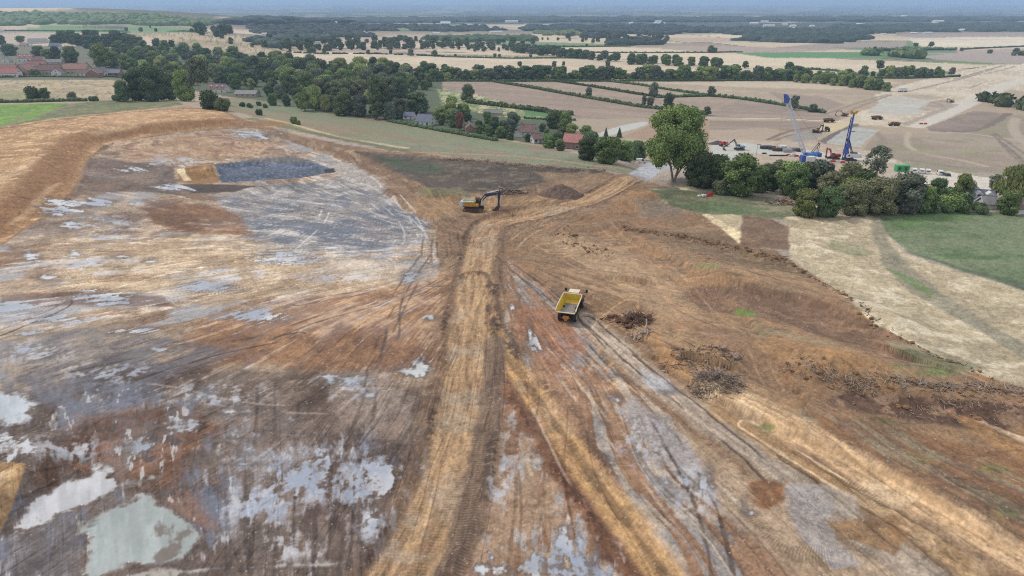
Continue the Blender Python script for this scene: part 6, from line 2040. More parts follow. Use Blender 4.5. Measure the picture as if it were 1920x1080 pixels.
# vans and cars
def van(px, py, m, rz, label, car=False, group=None):
    t = thing('parked_car' if car else 'parked_van', at(px, py), rz, label, 'car' if car else 'van', group)
    H1 = 1.45 if car else 2.2
    prof = [(-2.35, .4), (-2.4, .95), (-2.2, H1 * .98 if not car else 1.0), (-1.6, H1), (.5, H1), (1.3, 1.05), (2.2, .92), (2.4, .6), (2.35, .35)]
    MB().prism(prof, -.92, .92).build('body', M[m], t)
    for s_ in (-1, 1):
        MB().add([(.55, s_ * .935, H1 - .12), (1.15, s_ * .935, 1.12), (-.2, s_ * .935, 1.12), (-.2, s_ * .935, H1 - .12)], [(0, 1, 2, 3)]).build('side_window', M['glass'], t)
        for x in (-1.45, 1.45):
            wh = MB().lathe([(.18, -.12), (.32, -.12), (.34, 0), (.32, .12), (.18, .12)], (x, s_ * .86, .34), n=14).build('wheel', M['tyre'], t)
            MB().cyl((x, s_ * .9, .34), (x, s_ * .99, .34), .19, n=10).build('rim', M['steel'], wh)
    MB().add([(.56, -.8, H1 - .06), (.56, .8, H1 - .06), (1.34, .8, 1.1), (1.34, -.8, 1.1)], [(0, 1, 2, 3)]).build('windscreen', M['glass'], t)
    MB().box((-2.33, 0, H1 * .72), (.1, 1.4, .4)).build('rear_window', M['glass'], t)
    for s_ in (-1, 1):
        MB().box((2.36, s_ * .7, .72), (.08, .3, .16)).build('headlight', M['steel'], t)
    return t


CG = 'white vans parked in a row'
van(1713, 324, 'carwhite', 1.15, 'white van, leftmost of the parked row right of the green container', group=CG)
van(1727, 325, 'carwhite', 1.15, 'white van, second from the left in the parked row', group=CG)
van(1739, 326, 'carwhite', 1.1, 'white van, third from the left in the parked row', group=CG)
van(1761, 328, 'carwhite', 1.3, 'white van standing alone between the gap and the dark car', group=CG)
van(1774, 330, 'cardark', 1.4, 'dark car, rightmost in the parked row', car=True)
van(1202, 306, 'carwhite', .3, 'white van half hidden under the trees at the start of the paved road')
AVOID += [(1494, 1526, 290, 304), (1555, 1612, 280, 306), (1676, 1706, 306, 322), (1705, 1785, 314, 332), (1330, 1412, 262, 286), (1425, 1500, 272, 296), (1170, 1250, 300, 338)]

# ------------------------------------------------------------------ trees one can tell apart
for a in (
    (1262, 341, 138, 'hero', 'mid', 'tall broad tree with two pale trunks beside the paved road, largest in view', 1.0),
    (1310, 350, 70, 'full0', 'dark', 'dark low tree under the right side of the tallest tree', 1.0),
    (1340, 352, 66, 'full1', 'dark', 'dark tree between the tallest tree and the bright green one', .95),
    (1386, 366, 80, 'full2', 'mid', 'bright green round tree right of the tallest tree', 1.15),
    (1350, 364, 28, 'bush0', 'brown', 'small brownish bush at the foot of the bright green round tree', .8),
    (1436, 356, 50, 'full0', 'dark', 'dark green tree just right of the bright green round tree', 1.1),
    (1458, 348, 50, 'full1', 'brown', 'brownish green tree behind the dark hedge trees, left of the forked grey one', 1.0),
    (1476, 366, 44, 'full2', 'mid', 'mid green low tree in the middle of the near hedge line', 1.1),
    (1512, 362, 62, 'full0', 'dark', 'dark tall tree below the blue container', .8),
    (1538, 364, 66, 'round1', 'bluegreen', 'grey green tree with loose crown below the piling rig', .9),
    (1508, 405, 56, 'full1', 'yellow', 'yellow-green rounded tree at the corner of the straw field', 1.1),
    (1552, 407, 62, 'full2', 'dark', 'dark green tree right of the yellow-green one', 1.0),
    (1600, 402, 66, 'full0', 'brown', 'brown-green tree at the head of the straw field path', 1.1),
    (1648, 400, 72, 'full1', 'brown', 'broad brownish tree left of the green field corner', 1.1),
    (1694, 398, 78, 'full2', 'grey', 'broad grey-green tree below the green container', 1.15),
    (1728, 396, 52, 'full0', 'mid', 'mid green tree right of the broad grey-green tree', 1.0),
    (1641, 338, 68, 'open0', 'bluegreen', 'tall open-crowned tree left of the green container', 1.0),
    (1752, 380, 50, 'full1', 'dark', 'very dark round tree below the lone white van', .85),
    (1800, 378, 56, 'full2', 'yellow', 'yellow-green pointed tree right of the very dark one', .8),
    (1788, 390, 30, 'bush0', 'mid', 'green bush at the foot of the yellow-green pointed tree', .8),
    (1900, 376, 66, 'willow0', 'yellow', 'large yellow-topped weeping tree at the right edge', 1.0),
    (1862, 366, 42, 'open0', 'grey', 'grey half bare tree left of the large weeping tree', 1.0),
    (1888, 400, 46, 'full0', 'mid', 'dark green spreading tree right of the white conservatory', 1.1),
    (1834, 398, 20, 'bush1', 'dark', 'dark shrub in front of the conservatory', .7),
    (1100, 300, 46, 'full1', 'dark', 'dark tree in front of the red roofed brick house', 1.0),
    (1136, 306, 52, 'full2', 'mid', 'deep green round tree right of the red roofed brick house', 1.2),
    (1172, 302, 40, 'full0', 'mid', 'green tree at the left side of the paved road', 1.1),
    (1196, 300, 38, 'full1', 'dark', 'dark tree between the paved road and the tallest tree', 1.0),
    (1136, 256, 18, 'conifer0', 'dark', 'small pointed conifer below the white curved road', .9),
    (1161, 258, 20, 'conifer0', 'dark', 'small dark conifer just right of the pointed one', 1.0),
    (1071, 254, 24, 'full2', 'yellow', 'bright yellow-green tree behind the red roofed brick house', 1.3),
    (1098, 260, 26, 'full0', 'mid', 'green tree right of the bright yellow-green tree', 1.2),
    (1248, 262, 26, 'full1', 'brown', 'brownish tree behind the left edge of the tallest tree', .9),
    (706, 224, 88, 'tall0', 'dark', 'tall dark poplar, left of the pair at the edge of the sloping field', .9),
    (723, 222, 72, 'tall0', 'dark', 'shorter poplar, right of the pair at the edge of the sloping field', 1.0),
    (572, 208, 34, 'willow0', 'yellow', 'yellow-green willow, left of the pair at the edge of the sloping field', .8),
    (592, 207, 46, 'willow0', 'light', 'tall pale green willow right of the yellow-green willow', .75),
    (612, 210, 32, 'willow0', 'yellow', 'yellow-green willow right of the tall pale willow', .7),
    (646, 216, 44, 'full0', 'mid', 'round mid green tree between the willows and the poplars', 1.1),
    (676, 219, 42, 'full1', 'bluegreen', 'dull green tree just left of the tall poplar', .9),
    (752, 218, 34, 'full2', 'brown', 'greyish tree just right of the poplar pair', 1.0),
    (781, 212, 40, 'full0', 'dark', 'broad dark tree above the slate roofed bungalows', 1.5),
    (877, 190, 33, 'full1', 'dark', 'dark round tree standing alone at the corner of the ploughed field', .95),
    (846, 196, 16, 'bush0', 'light', 'pale green shrub left of the lone round corner tree', 1.0),
    (872, 222, 28, 'full2', 'mid', 'green garden tree left of the open fronted garden building', .9),
    (862, 244, 34, 'round2', 'copper', 'reddish tree left of the narrow pink gable house', .6),
    (232, 190, 40, 'full0', 'dark', 'small dark tree at the left of the clump on the crest', .9),
    (262, 188, 62, 'full1', 'dark', 'dark tall tree in the left half of the clump on the crest', .9),
    (290, 190, 70, 'full2', 'dark', 'tallest dark tree of the clump on the crest', .9),
    (318, 188, 52, 'full0', 'dark', 'dark tree at the right of the clump on the crest', .95),
    (350, 190, 60, 'full1', 'mid', 'green tree just left of the bare trunk tree', .8),
    (377, 195, 82, 'lone', 'bluegreen', 'tall tree with long bare pale trunk on the crest', 1.0),
    (396, 204, 34, 'bush0', 'dark', 'dark hedge bush right of the bare trunk tree', .8),
    (418, 208, 24, 'bush1', 'dark', 'low dark bush at the corner of the brown site', .7),
    (62, 184, 22, 'bush0', 'dark', 'grey-green bush in the dry field, left of the round dark one', .9),
    (85, 184, 20, 'full2', 'dark', 'round dark bush in the dry field before the village', 1.1),
    (136, 186, 14, 'bush0', 'grey', 'small brownish shrub at the edge of the dry field', .8),
    (176, 189, 9, 'bush1', 'dark', 'low dark shrub left of the crest clump', 1.0), (216, 188, 10, 'bush1', 'dark', 'low dark shrub at the foot of the crest clump', .8),
    (552, 232, 14, 'bush0', 'mid', 'round green shrub on the sloping field beside the cream path', .7), (560, 234, 9, 'bush0', 'mid', 'small green shrub right of the round one on the sloping field', .7),
    (485, 198, 8, 'bush0', 'dark', 'dark shrub at the top left of the sloping field, left one', .9), (487, 216, 12, 'bush0', 'dark', 'dark shrub on the sloping field, lower of the left trio', .8), (497, 202, 8, 'bush0', 'dark', 'dark shrub on the sloping field, right of the left trio', .8),
    (455, 200, 9, 'bush0', 'dark', 'dark shrub right of the site corner, upper one', .9), (468, 202, 9, 'bush0', 'dark', 'dark shrub right of the site corner, lower one', .9),
    (1104, 183, 20, 'round0', 'bluegreen', 'single tree on the first field hedge, left of the field tree group', .9),
    (1226, 182, 28, 'round1', 'bluegreen', 'tree standing behind the pair of field trees', .8), (1207, 200, 22, 'tall1', 'grey', 'thin grey tree left of the field tree group', .8),
    (1219, 201, 20, 'round2', 'bluegreen', 'small round tree left of the largest field tree', .9), (1252, 206, 33, 'round0', 'dark', 'largest of the trees standing in the ploughed fields', .85),
    (1333, 181, 20, 'round1', 'bluegreen', 'single tree at the meeting of the field hedges', .85), (1326, 216, 17, 'round2', 'dark', 'small round tree at the end of the hedge by the white road', .95),
    (1487, 206, 28, 'round0', 'bluegreen', 'tree behind the blue head of the crane boom', .8), (1524, 210, 15, 'bush0', 'dark', 'round bush on the hedge right of the crane boom', .8),
    (1477, 140, 24, 'round1', 'dark', 'tall round tree at the left end of the bright bushes', 1.2), (1649, 130, 17, 'round2', 'dark', 'single dark round tree above the row of field trees', 1.1),
    (1784, 141, 15, 'round0', 'grey', 'greyish tree at the right end of the row of field trees', 1.1), (1767, 145, 6, 'bush0', 'dark', 'tiny bush left of the greyish end tree', .8),
    (1333, 99, 14, 'round1', 'dark', 'dark tree clump above the green strip, left one', 1.3), (1341, 99, 10, 'round2', 'dark', 'smaller dark tree at the right of the dark clump above the green strip', 1.0),
    (1622, 100, 8, 'round0', 'dark', 'left of two small trees on the green strip', 1.0), (1631, 100, 8, 'round1', 'dark', 'right of two small trees on the green strip', 1.0),
    (1716, 89, 9, 'round2', 'dark', 'dark tree at the right end of the far dark hedge', 1.3), (1745, 88, 10, 'round1', 'dark', 'round dark tree beside the bright pale field', 1.3),
    (1802, 96, 7, 'round0', 'dark', 'small round tree at the start of the long far hedge', 1.3), (1855, 100, 7, 'bush0', 'dark', 'low tree left of the far right clump', 1.0), (1905, 101, 11, 'round1', 'dark', 'tree of the far right clump', 1.4),
    (1915, 104, 9, 'bush0', 'dark', 'low bush of the far right clump', 1.2), (1900, 104, 7, 'bush0', 'dark', 'small bush left in the far right clump', 1.0),
):
    x, y, h, k, m, lb, wr = a
    if k in ('hero', 'lone'):
        p = at(x, y); hm = h / pxm(p)
        t = thing('broadleaf_tree', (p[0], p[1], p[2] - .2), 0, lb, 'tree')
        if k == 'hero':
            bl = [(bx * hm, by * hm, bz * hm, br * hm, br * hm * .9) for bx, by, bz, br, _ in blobs_round(200, 50, 1.02, .24, 1.0, .125)]
            bl += [(.30 * hm, .05 * hm, .46 * hm, .13 * hm, .11 * hm), (.36 * hm, .0, .36 * hm, .10 * hm, .08 * hm), (-.30 * hm, 0, .42 * hm, .10 * hm, .10 * hm), (.22 * hm, -.1 * hm, .30 * hm, .09 * hm, .08 * hm)]
            me = leafmesh('crown', bl, 26000, hm * .0125, 201, core=.72); me.materials.append(FM['mid'])
            setobj('crown', me, t)
            b = MB()
            r0 = hm * .018
            for s_, pts in ((1, [(0, 0, -.3), (-.012, 0, .06), (-.045, 0, .2), (-.09, .01, .36), (-.12, .02, .52), (-.15, 0, .68)]), (1, [(.01, 0, -.02), (.03, 0, .08), (.055, 0, .2), (.075, 0, .36), (.11, 0, .52), (.10, 0, .7)]),
                            (.6, [(.055, 0, .22), (.12, -.02, .33), (.22, -.02, .44)]), (.6, [(-.05, 0, .22), (-.15, .02, .35), (-.25, 0, .45)]), (.6, [(.02, .01, .05), (.10, 0, .2), (.16, 0, .34)]), (.5, [(.075, 0, .36), (.18, .02, .5), (.26, .02, .6)]),
                            (.5, [(-.1, 0, .4), (-.02, -.05, .55), (0, -.05, .7)])):
                for i in range(len(pts) - 1):
                    f = 1 - i / len(pts) * .7
                    b.cyl([q * hm for q in pts[i]], [q * hm for q in pts[i + 1]], r0 * s_ * f, r0 * s_ * (f - .7 / len(pts)), 9)
            b.build('trunk', BARKP, t, True)
        else:
            bl = [((bx + .06) * hm, by * hm, bz * hm, br * hm, br * hm * .9) for bx, by, bz, br, _ in blobs_round(210, 18, .55, .48, 1.0, .095)] + [(-.16 * hm, 0, .55 * hm, .1 * hm, .12 * hm), (-.2 * hm, 0, .42 * hm, .08 * hm, .1 * hm)]
            me = leafmesh('crown', bl, 3600, hm * .020, 211, core=.6); me.materials.append(FM[m]); setobj('crown', me, t)
            b = MB(); P_ = [(.05, 0, -.05), (.035, 0, .2), (.0, 0, .42), (-.01, 0, .62), (.03, 0, .85)]
            for i in range(4):
                b.cyl([q * hm for q in P_[i]], [q * hm for q in P_[i + 1]], hm * (.020 - i * .0035), hm * (.0165 - i * .0035), 8)
            b.cyl((0, 0, .42 * hm), (.12 * hm, 0, .62 * hm), hm * .009, hm * .004, 6).cyl((0, 0, .5 * hm), (-.12 * hm, 0, .62 * hm), hm * .008, hm * .003, 6)
            b.build('trunk', BARKP, t, True)
    else:
        nm = {'willow0': 'willow_tree', 'tall0': 'poplar_tree', 'conifer0': 'conifer_tree', 'bush0': 'shrub', 'bush1': 'shrub'}.get(k, 'broadleaf_tree')
        tree(x, y, h, k, m, lb, None, wr, nm, cat='shrub' if nm == 'shrub' else 'tree')

# trees and woods of many
R3 = ['round0', 'round1', 'round2']; F3_ = ['full0', 'full1', 'full2']
dm = ['dark', 'dark', 'mid', 'mid', 'bluegreen']
cnt = []
# behind and among the village
for q in ((20, 104, 22, 'full0', 'dark', 1.5, 'large dark round tree left of the dormered house'), (5, 84, 18, 'full1', 'dark', 1.0, 'dark tree at the left edge beside the brown field'), (38, 80, 13, 'round0', 'mid', 1.6, 'round green tree left of the long white house'),
          (75, 110, 24, 'full2', 'dark', 1.2, 'dark tree right of the dormered house'), (88, 112, 20, 'full0', 'mid', 1.3, 'yellowish green tree above the grey village roof'), (106, 112, 26, 'full1', 'dark', .9, 'green tree between the grey roof and the broad black-green one'), (136, 120, 34, 'full2', 'dark', 1.0, 'broad black-green tree above the longest red roof'),
          (105, 82, 17, 'full0', 'dark', 1.5, 'dark round tree right of the long white house'), (121, 136, 10, 'round0', 'copper', 1.0, 'small copper coloured tree in front of the longest red roof'), (66, 142, 12, 'bush0', 'dark', .9, 'dark garden bush before the stone gable house'),
          (44, 143, 8, 'bush0', 'copper', .8, 'reddish bush at the foot of the stone gable house'), (194, 126, 44, 'full1', 'mid', .95, 'tall green tree right of the black-green village tree'), (238, 130, 30, 'full2', 'yellow', 1.1, 'yellow-green round tree right of the tall green village tree'),
          (215, 126, 30, 'full0', 'mid', 1.0, 'green tree between the tall village tree and the yellow-green one')):
    tree(q[0], q[1], q[2], q[3], q[4], q[6], None, q[5], cat='tree')
cnt.append(scatter([(116, 78), (240, 80), (250, 90), (118, 84)], 16, 22, 15, 21, F3_, ['dark'], 'dark tree of the black-green grove on the rise behind the village', 'dark grove behind the village', 21, 16, (1.0, 1.3)))
cnt.append(scatter([(160, 90), (250, 84), (330, 86), (300, 108), (180, 110)], 15, 34, 10, 15, F3_, dm, 'green tree on the wooded slope right of the village grove', 'trees on the slope right of the village', 22, 26))
cnt.append(scatter([(240, 110), (330, 96), (430, 110), (430, 160), (330, 160), (240, 145)], 10, 26, 7, 18, F3_, dm + ['light', 'light'], 'broadleaf tree of the valley wood between the crest clump and the dry hill', 'valley wood left of the sloping field', 23, 80))
cnt.append(scatter([(425, 112), (540, 120), (600, 132), (600, 190), (520, 186), (425, 168)], 10, 26, 7, 19, F3_, dm + ['light'], 'broadleaf tree of the valley wood above the left half of the sloping field', 'valley wood above the sloping field', 24, 95))
cnt.append(scatter([(596, 134), (700, 132), (810, 140), (815, 168), (740, 186), (690, 196), (600, 194)], 10, 26, 7, 19, F3_, dm + ['light', 'brown'], 'broadleaf tree of the valley wood behind the poplar pair', 'valley wood behind the poplars', 25, 95))
cnt.append(scatter([(500, 196), (560, 198), (700, 214), (740, 226), (690, 218), (560, 203)], 11, 14, 8, 13, F3_, dm, 'tree at the lower edge of the valley wood along the sloping field', 'edge trees along the sloping field', 26, 16))
cnt.append(scatter([(815, 214), (850, 206), (870, 224), (960, 232), (1060, 240), (1060, 262), (1080, 292), (1000, 270), (900, 250), (830, 238), (740, 222), (760, 205)], 8, 14, 4, 12, F3_, dm + ['light', 'brown'], 'garden tree among the houses beyond the sloping field', 'garden trees beyond the sloping field', 27, 70, reach=.75))
cnt.append(scatter([(890, 250), (960, 264), (1060, 286), (1200, 306), (1200, 300), (1080, 275), (960, 254), (900, 242)], 6, 8, 4, 10, F3_, dm, 'tree in the belt along the lower edge of the sloping field', 'tree belt below the sloping field', 28, 50, reach=.75))
cnt.append(scatter([(1410, 345), (1480, 350), (1600, 352), (1620, 372), (1600, 392), (1480, 372), (1410, 362)], 9, 9, 7, 10, F3_, ['dark', 'mid', 'brown'], 'tree filling the near hedge line between the bright green tree and the straw field', 'trees filling the near hedge line', 29, 16))
cnt.append(scatter([(1700, 372), (1850, 384), (1840, 396), (1740, 396), (1700, 392)], 8, 7, 4, 6, ['bush0', 'full0'], ['dark', 'mid'], 'garden bush behind the far edge of the green field', 'garden bushes by the green field', 30, 14, name='shrub', cat='shrub'))
cnt.append(scatter([(1740, 397), (1930, 403), (1930, 408), (1740, 401)], 4.5, 3, 2.2, 3, ['bush0', 'bush1'], ['dark'], 'hedge shrub along the far edge of the green field', 'hedge shrubs of the green field', 31, 26, (.8, 1.0), name='shrub', cat='shrub'))
# the tree belt at the back of the ploughed fields
cnt.append(scatter([(812, 146), (960, 148), (1200, 150), (1200, 152), (960, 152), (812, 152)], 5, 12, 5, 15, R3 + F3_, dm + ['light', 'brown'], 'tree in the left half of the long belt behind the ploughed fields', 'tree belt behind the ploughed fields, left half', 32, 90, (.9, 1.5)))
cnt.append(scatter([(1200, 149), (1500, 148), (1500, 151), (1200, 152)], 5, 12, 5, 15, R3 + F3_, dm + ['light', 'light'], 'tree in the right half of the long belt behind the ploughed fields', 'tree belt behind the ploughed fields, right half', 33, 80, (.9, 1.5)))
cnt.append(scatter([(1450, 146), (1560, 150), (1660, 168), (1668, 173), (1560, 160), (1460, 152)], 7, 10, 6, 12, F3_, ['light', 'light', 'mid'], 'bright green tree in the bushy row running to the pale corridor', 'bright bushy row', 34, 50))
cnt.append(scatter([(1590, 144), (1765, 143), (1765, 146), (1590, 147)], 7, 12, 5, 12, R3, ['mid', 'dark', 'bluegreen', 'light'], 'tree in the hedge row beside the pale corridor', 'hedge row by the pale corridor', 35, 34))
cnt.append(scatter([(960, 92), (1020, 94), (1080, 106), (1165, 114), (1160, 117), (1070, 110), (960, 98)], 8, 16, 6, 13, R3 + F3_, ['dark', 'bluegreen'], 'dark tree in the diagonal hedge row on the plain', 'diagonal hedge row on the plain', 36, 60, (.9, 1.5)))
cnt.append(scatter([(1180, 117), (1350, 124), (1350, 127), (1180, 121)], 12, 20, 10, 13, F3_, ['dark', 'dark', 'mid'], 'dark tree in the short grove right of the diagonal row', 'short grove on the plain', 37, 22, (1.1, 1.4)))
cnt.append(scatter([(800, 86), (960, 90), (950, 98), (800, 92)], 14, 40, 5, 14, R3, ['dark', 'bluegreen'], 'small tree on the far hedges left of the green strip', 'trees on the far hedges, centre', 38, 34, (.8, 1.6)))
cnt.append(scatter([(540, 90), (800, 90), (800, 93), (540, 96)], 14, 30, 6, 20, F3_ + ['tall1'], ['dark', 'bluegreen'], 'dark tree in the broken row across the far stubble', 'broken tree row on the far stubble', 39, 40, (.8, 1.4)))
cnt.append(scatter([(490, 78), (800, 76), (1000, 82), (1000, 84), (700, 84), (490, 90)], 20, 60, 6, 15, R3, ['dark', 'bluegreen'], 'scattered small tree on the distant stubble fields', 'scattered trees on the distant stubble', 40, 40, (.8, 1.6)))
cnt.append(scatter([(1040, 68), (1250, 66), (1250, 84), (1100, 82)], 18, 60, 6, 15, R3, ['dark', 'bluegreen'], 'scattered tree on the fields left of the blue woods', 'scattered trees by the blue woods', 41, 40, (.8, 1.6)))
cnt.append(scatter([(360, 60), (425, 56), (440, 66), (400, 72), (370, 66)], 24, 40, 13, 19, F3_, ['dark'], 'dark tree of the clump at the end of the long green field', 'clump at the end of the green field', 42, 12, (1.0, 1.4)))
cnt.append(scatter([(410, 72), (620, 90), (610, 106), (500, 92), (430, 84)], 26, 40, 5, 9, ['bush0', 'round0'], ['dark'], 'dark bush dotting the dry hillside', 'bushes on the dry hillside', 43, 16, name='shrub', cat='shrub'))
cnt.append(scatter([(960, 122), (1400, 128), (1400, 131), (960, 126)], 40, 20, 5, 9, R3, ['dark', 'grey'], 'small tree dotted along the pale field behind the tree belt', 'dotted trees behind the belt', 44, 8))
for i, (x, y, h) in enumerate(((237, 59, 8), (265, 60, 9), (293, 60, 7), (282, 52, 5), (360, 61, 8))):
    tree(x, y, h, 'round%d' % (i % 3), 'dark', ['leftmost tree on the hedge of the long green field', 'second tree from the left on the hedge of the long green field', 'third tree from the left on the hedge of the long green field', 'tiny tree on the upper hedge of the long green field', 'tree at the right end of the long green field'][i], None, 1.1)
for i, (x, y, h) in enumerate(((628, 91, 16), (640, 91, 12), (657, 90, 17), (673, 92, 11), (713, 91, 16), (744, 92, 15), (761, 92, 9), (765, 80, 10), (690, 102, 9), (770, 105, 14), (815, 106, 12), (733, 101, 8), (890, 97, 7), (907, 97, 9), (928, 108, 8), (936, 108, 7), (854, 107, 6),
                               (1017, 75, 5), (1027, 75, 5), (1046, 76, 6), (1068, 77, 6), (1093, 78, 7), (1100, 88, 6), (995, 109, 7))):
    tree(x, y, h, ['tall1', 'round0', 'round1', 'round2'][i % 4] if h > 12 else 'round%d' % (i % 3), 'dark' if i % 3 else 'bluegreen', 'single field tree standing out on the pale stubble beyond the valley wood', 'single trees on the far stubble', 1.1)

# ------------------------------------------------------------------ hedges
HG = 'field hedges'
hedge([(926, 154), (1000, 166), (1100, 184), (1200, 201), (1290, 211), (1322, 216)], 2.6, 2.6, 'long dark hedge in front of the single field tree, lowest of the ploughed field hedges', seed=1, group=HG)
hedge([(1042, 153), (1110, 163), (1200, 178), (1240, 183)], 2.4, 2.4, 'dark hedge in the middle between the three ploughed fields', seed=2, group=HG)
hedge([(1136, 152.5), (1200, 160), (1260, 170), (1318, 178)], 2.2, 2.2, 'uppermost of the slanting hedges in the ploughed fields', seed=3, group=HG)
hedge([(1235, 183.5), (1330, 180.5), (1390, 186), (1480, 200), (1545, 212)], 2.6, 2.8, 'dark hedge running right behind the crane boom', seed=4, group=HG)
hedge([(812, 152.5), (960, 153), (1200, 152.5), (1500, 151)], 2.4, 3, 'long straight hedge at the foot of the tree belt', seed=5, group=HG)
hedge([(1640, 147), (1700, 147.5), (1796, 144)], 2.2, 3, 'dark hedge under the row of trees by the pale corridor', seed=6, group=HG)
hedge([(540, 98), (600, 101), (700, 101), (830, 106)], 2.4, 4, 'broken hedge across the far stubble left of centre', seed=7, gap=.2, group=HG)
hedge([(830, 107), (960, 110), (1130, 109)], 2.4, 4, 'thin hedge across the pale stubble in the centre', seed=8, group=HG)
hedge([(1040, 99), (1200, 99.5), (1330, 99), (1390, 98)], 2.4, 4, 'thin straight hedge above the large pale field', seed=9, group=HG)
hedge([(1000, 87.5), (1110, 88), (1180, 87)], 3, 5, 'hedge along the far side of the green strip', seed=10, group=HG)
hedge([(1480, 128), (1560, 133), (1600, 138)], 2.6, 4, 'hedge behind the bright bushy row', seed=11, group=HG)
hedge([(-60, 193), (40, 192), (120, 190), (180, 189)], 2.2, 3, 'thick dark hedge between the green field and the dry field', seed=12, group=HG)
hedge([(-20, 146), (60, 144), (160, 145), (240, 147)], 1.6, 2.2, 'hedge at the foot of the village gardens', seed=13, group=HG)
hedge([(10, 58), (120, 58.5), (230, 59), (370, 61)], 3, 5, 'hedge at the near side of the long green field', seed=14, group=HG)
hedge([(730, 228), (800, 241), (860, 252), (930, 264)], 2.0, 2.4, 'dark hedge along the lower edge of the sloping field', seed=15, group=HG)
hedge([(1640, 96), (1700, 94), (1780, 94)], 6, 16, 'dark far hedge beside the hill wood', seed=16, group=HG)
hedge([(1805, 93), (1860, 90), (1960, 86)], 2.6, 5, 'long far hedge below the bright pale field', seed=17, group=HG)
hedge([(985, 222), (1030, 225), (1076, 226)], 1.4, 2, 'low dark hedge at the near side of the small green paddock', seed=18, group=HG)
hedge([(880, 193), (940, 200), (1000, 207), (1068, 216)], 3.4, 4, 'bushy hedge between the gardens and the ploughed field', seed=19, group=HG)
hedge([(1880, 200), (1920, 206), (1990, 216)], 9, 9, 'dark thicket at the right edge beside the brown square', seed=20, group=HG, dens=2.5)
hedge([(1842, 190), (1862, 193)], 7, 7, 'small dark thicket left of the thicket at the right edge', seed=21, group=HG, dens=2.5)
hedge([(1640, 104), (1680, 106), (1715, 110)], 14, 22, 'dark rounded wood on the edge of the far pale field', seed=22, group=HG, dens=2)

# ------------------------------------------------------------------ far woods: nobody could count these trees
def wood(polys, n, label, seed, h=(9, 15), w=(14, 34), m='far'):
    r = random.Random(seed)
    iv, if_ = ico()
    rs = np.random.RandomState(seed)
    Vv, Ff = [], []
    tot = 0
    tint = []
    ar = []
    for q in polys:
        a = 0
        for i in range(len(q)):
            x0, y0 = q[i]; x1, y1 = q[(i + 1) % len(q)]
            a += x0 * y1 - x1 * y0
        ar.append(abs(a))
    o_ = at(*polys[0][0])
    for q, a in zip(polys, ar):
        k = int(n * a / sum(ar)) + 3
        xs = [z[0] for z in q]; ys = [z[1] for z in q]
        c = 0; tries = 0
        while c < k and tries < k * 12:
            tries += 1
            x, y = r.uniform(min(xs), max(xs)), r.uniform(min(ys), max(ys))
            if not inside(np.array([x]), np.array([y]), q)[0]:
                continue
            g = at(x, y)
            hh = r.uniform(*h); ww = r.uniform(*w) * (1 + g[1] / 6000)
            p = iv * (1 + (rs.rand(len(iv), 1) - .5) * .5) * np.array([ww, ww * .7, hh]) + np.array([g[0] - o_[0], g[1] - o_[1], g[2] - o_[2]])
            Vv.append(p); Ff.append(if_ + tot); tot += len(iv); c += 1
            tint.append(np.clip(rs.rand(len(if_)) * .6 + r.uniform(0, .4), 0, 1))
    V2 = np.concatenate(Vv); F2 = np.concatenate(Ff)
    me = bpy.data.meshes.new('distant_wood')
    me.vertices.add(len(V2)); me.vertices.foreach_set("co", V2.astype(np.float32).ravel())
    me.loops.add(F2.size); me.polygons.add(len(F2))
    me.loops.foreach_set("vertex_index", F2.ravel().astype(np.int32)); me.polygons.foreach_set("loop_start", (np.arange(len(F2)) * 3).astype(np.int32))
    me.update(calc_edges=True)
    t_ = me.attributes.new("tint", 'FLOAT', 'FACE'); t_.data.foreach_set("value", np.concatenate(tint).astype(np.float32))
    me.materials.append(FM[m])
    ob = setobj('distant_wood', me); ob.location = o_
    ob['kind'] = 'stuff'; ob['label'] = label; ob['category'] = 'wood'
    return ob


wood([[(-60, 30), (60, 26), (130, 30), (280, 30), (330, 36), (400, 42), (420, 46), (360, 50), (240, 46), (100, 45), (-60, 50)]], 520, 'dark wooded ridge above the long green field at the far left', 61, (8, 12), (9, 15), 'dark')
wood([[(470, 50), (640, 46), (900, 50), (960, 56), (880, 60), (700, 58), (540, 66), (480, 64)], [(545, 60), (700, 62), (700, 70), (560, 72)]], 420, 'scattered blue-green woods on the plain left of the middle', 62, (6, 9), (8, 16))
wood([[(800, 74), (850, 70), (1000, 70), (1002, 78), (860, 79)]], 110, 'straight edged dark plantation above the green strip', 63, (7, 9), (9, 14), 'dark')
wood([[(1010, 62), (1082, 61), (1084, 67), (1010, 67)]], 60, 'small rectangular wood left of the blue woods', 64, (7, 9), (9, 14), 'dark')
wood([[(985, 50), (1240, 48), (1320, 56), (1240, 66), (1120, 62), (990, 58)], [(1230, 56), (1420, 54), (1450, 62), (1300, 62)]], 330, 'blue woods in the middle of the far plain', 65, (8, 12), (12, 22))
wood([[(1320, 60), (1440, 57), (1580, 58), (1700, 60), (1600, 66), (1560, 70), (1640, 72), (1560, 82), (1480, 80), (1380, 76), (1420, 68)]], 420, 'blue woods behind the white sheds at the right', 66, (8, 12), (11, 20))
wood([[(1560, 50), (1960, 46), (1960, 59), (1740, 60), (1600, 58)]], 330, 'blue woods along the right part of the far plain', 67, (9, 13), (16, 30))
wood([[(440, 38), (960, 34), (1980, 34), (1980, 40), (960, 42), (440, 44)]], 620, 'broken line of far blue woods below the horizon', 68, (10, 16), (20, 60))
wood([[(1150, 78), (1230, 76), (1240, 84), (1140, 86)], [(1110, 66), (1160, 66), (1160, 72), (1110, 72)]], 60, 'small loose wood on the fields left of the green strip trees', 69, (7, 10), (9, 15))
wood([[(470, 78), (545, 72), (560, 86), (520, 92)], [(545, 74), (620, 70), (620, 76), (560, 78)]], 90, 'blue-green thicket at the foot of the dry hill', 70, (7, 11), (9, 15))
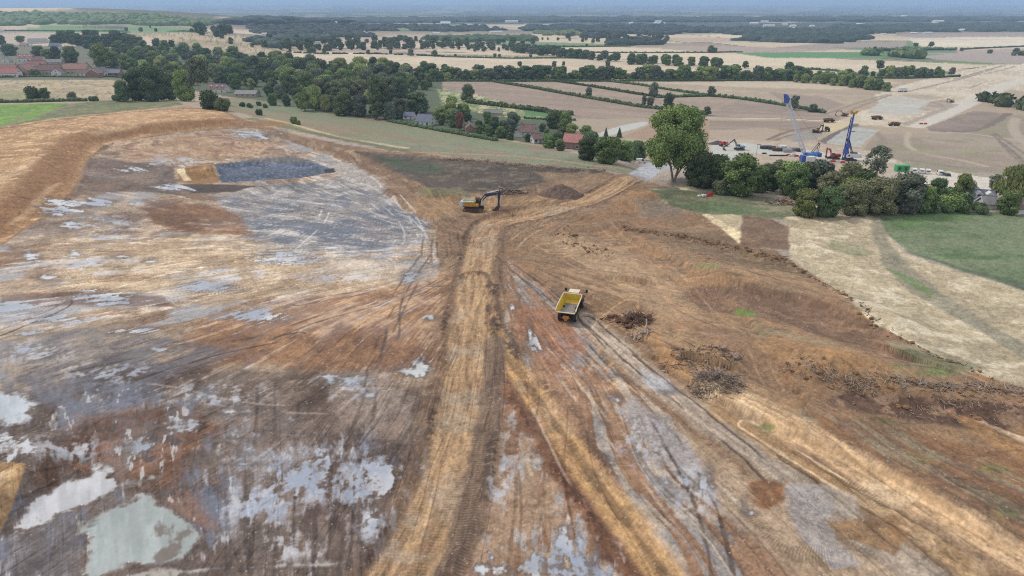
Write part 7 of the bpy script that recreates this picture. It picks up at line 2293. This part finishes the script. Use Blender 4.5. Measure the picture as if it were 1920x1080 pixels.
# the largest of the trees stand as trees of their own, the rest are one mass
LATER.sort(key=lambda a: -a[0])
room = 292 - TCOUNT.get('broadleaf_tree', 0)
rest = []
for a in LATER:
    if a[9] == 'broadleaf_tree':
        if room <= 0:
            rest.append(a)
            continue
        room -= 1
    tree(a[1], a[2], a[3], a[4], a[5], a[6], a[7], a[8], a[9], a[10], False, cat=a[11])


def mass(rest):
    mats_ = sorted(set(a[5] for a in rest))
    cache = {}
    for k in set(a[4] for a in rest):
        me = PROTO[k][0]
        co = np.empty(len(me.vertices) * 3, np.float32); me.vertices.foreach_get('co', co)
        li = np.empty(len(me.loops), np.int32); me.loops.foreach_get('vertex_index', li)
        ls = np.empty(len(me.polygons), np.int32); me.polygons.foreach_get('loop_start', ls)
        ti = np.empty(len(me.polygons), np.float32); me.attributes['tint'].data.foreach_get('value', ti)
        cache[k] = (co.reshape(-1, 3), li, ls, ti)
    o_ = rest[0][10]
    VV, LL, SS, TT, MM = [], [], [], [], []
    nv = nl = 0
    for a in rest:
        co, li, ls, ti = cache[a[4]]
        t = rnd.random() * 6.28; c, s = math.cos(t), math.sin(t)
        hm = a[3]; w = hm * a[8]
        q = np.stack([(co[:, 0] * c - co[:, 1] * s) * w, (co[:, 0] * s + co[:, 1] * c) * w, co[:, 2] * hm], 1) + np.array([a[10][0] - o_[0], a[10][1] - o_[1], a[10][2] - o_[2] - .1])
        VV.append(q); LL.append(li + nv); SS.append(ls + nl); TT.append(np.clip(ti * rnd.uniform(.7, 1.15), 0, 1)); MM.append(np.full(len(ls), mats_.index(a[5])))
        nv += len(co); nl += len(li)
    me = bpy.data.meshes.new('distant_trees')
    me.vertices.add(nv); me.vertices.foreach_set('co', np.concatenate(VV).astype(np.float32).ravel())
    me.loops.add(nl); me.polygons.add(sum(len(x) for x in SS))
    me.loops.foreach_set('vertex_index', np.concatenate(LL).astype(np.int32)); me.polygons.foreach_set('loop_start', np.concatenate(SS).astype(np.int32))
    me.update(calc_edges=True)
    for m in mats_:
        me.materials.append(FM[m])
    me.polygons.foreach_set('material_index', np.concatenate(MM).astype(np.int32))
    me.attributes.new('tint', 'FLOAT', 'FACE').data.foreach_set('value', np.concatenate(TT).astype(np.float32))
    ob = setobj('distant_trees', me); ob.location = o_
    tag(ob, 'mass of smaller broadleaf trees of the far hedgerows and woods on the plain', 'trees', kind='stuff')


mass(rest)
print('TREES', cnt, sum(cnt), TCOUNT, len(rest))
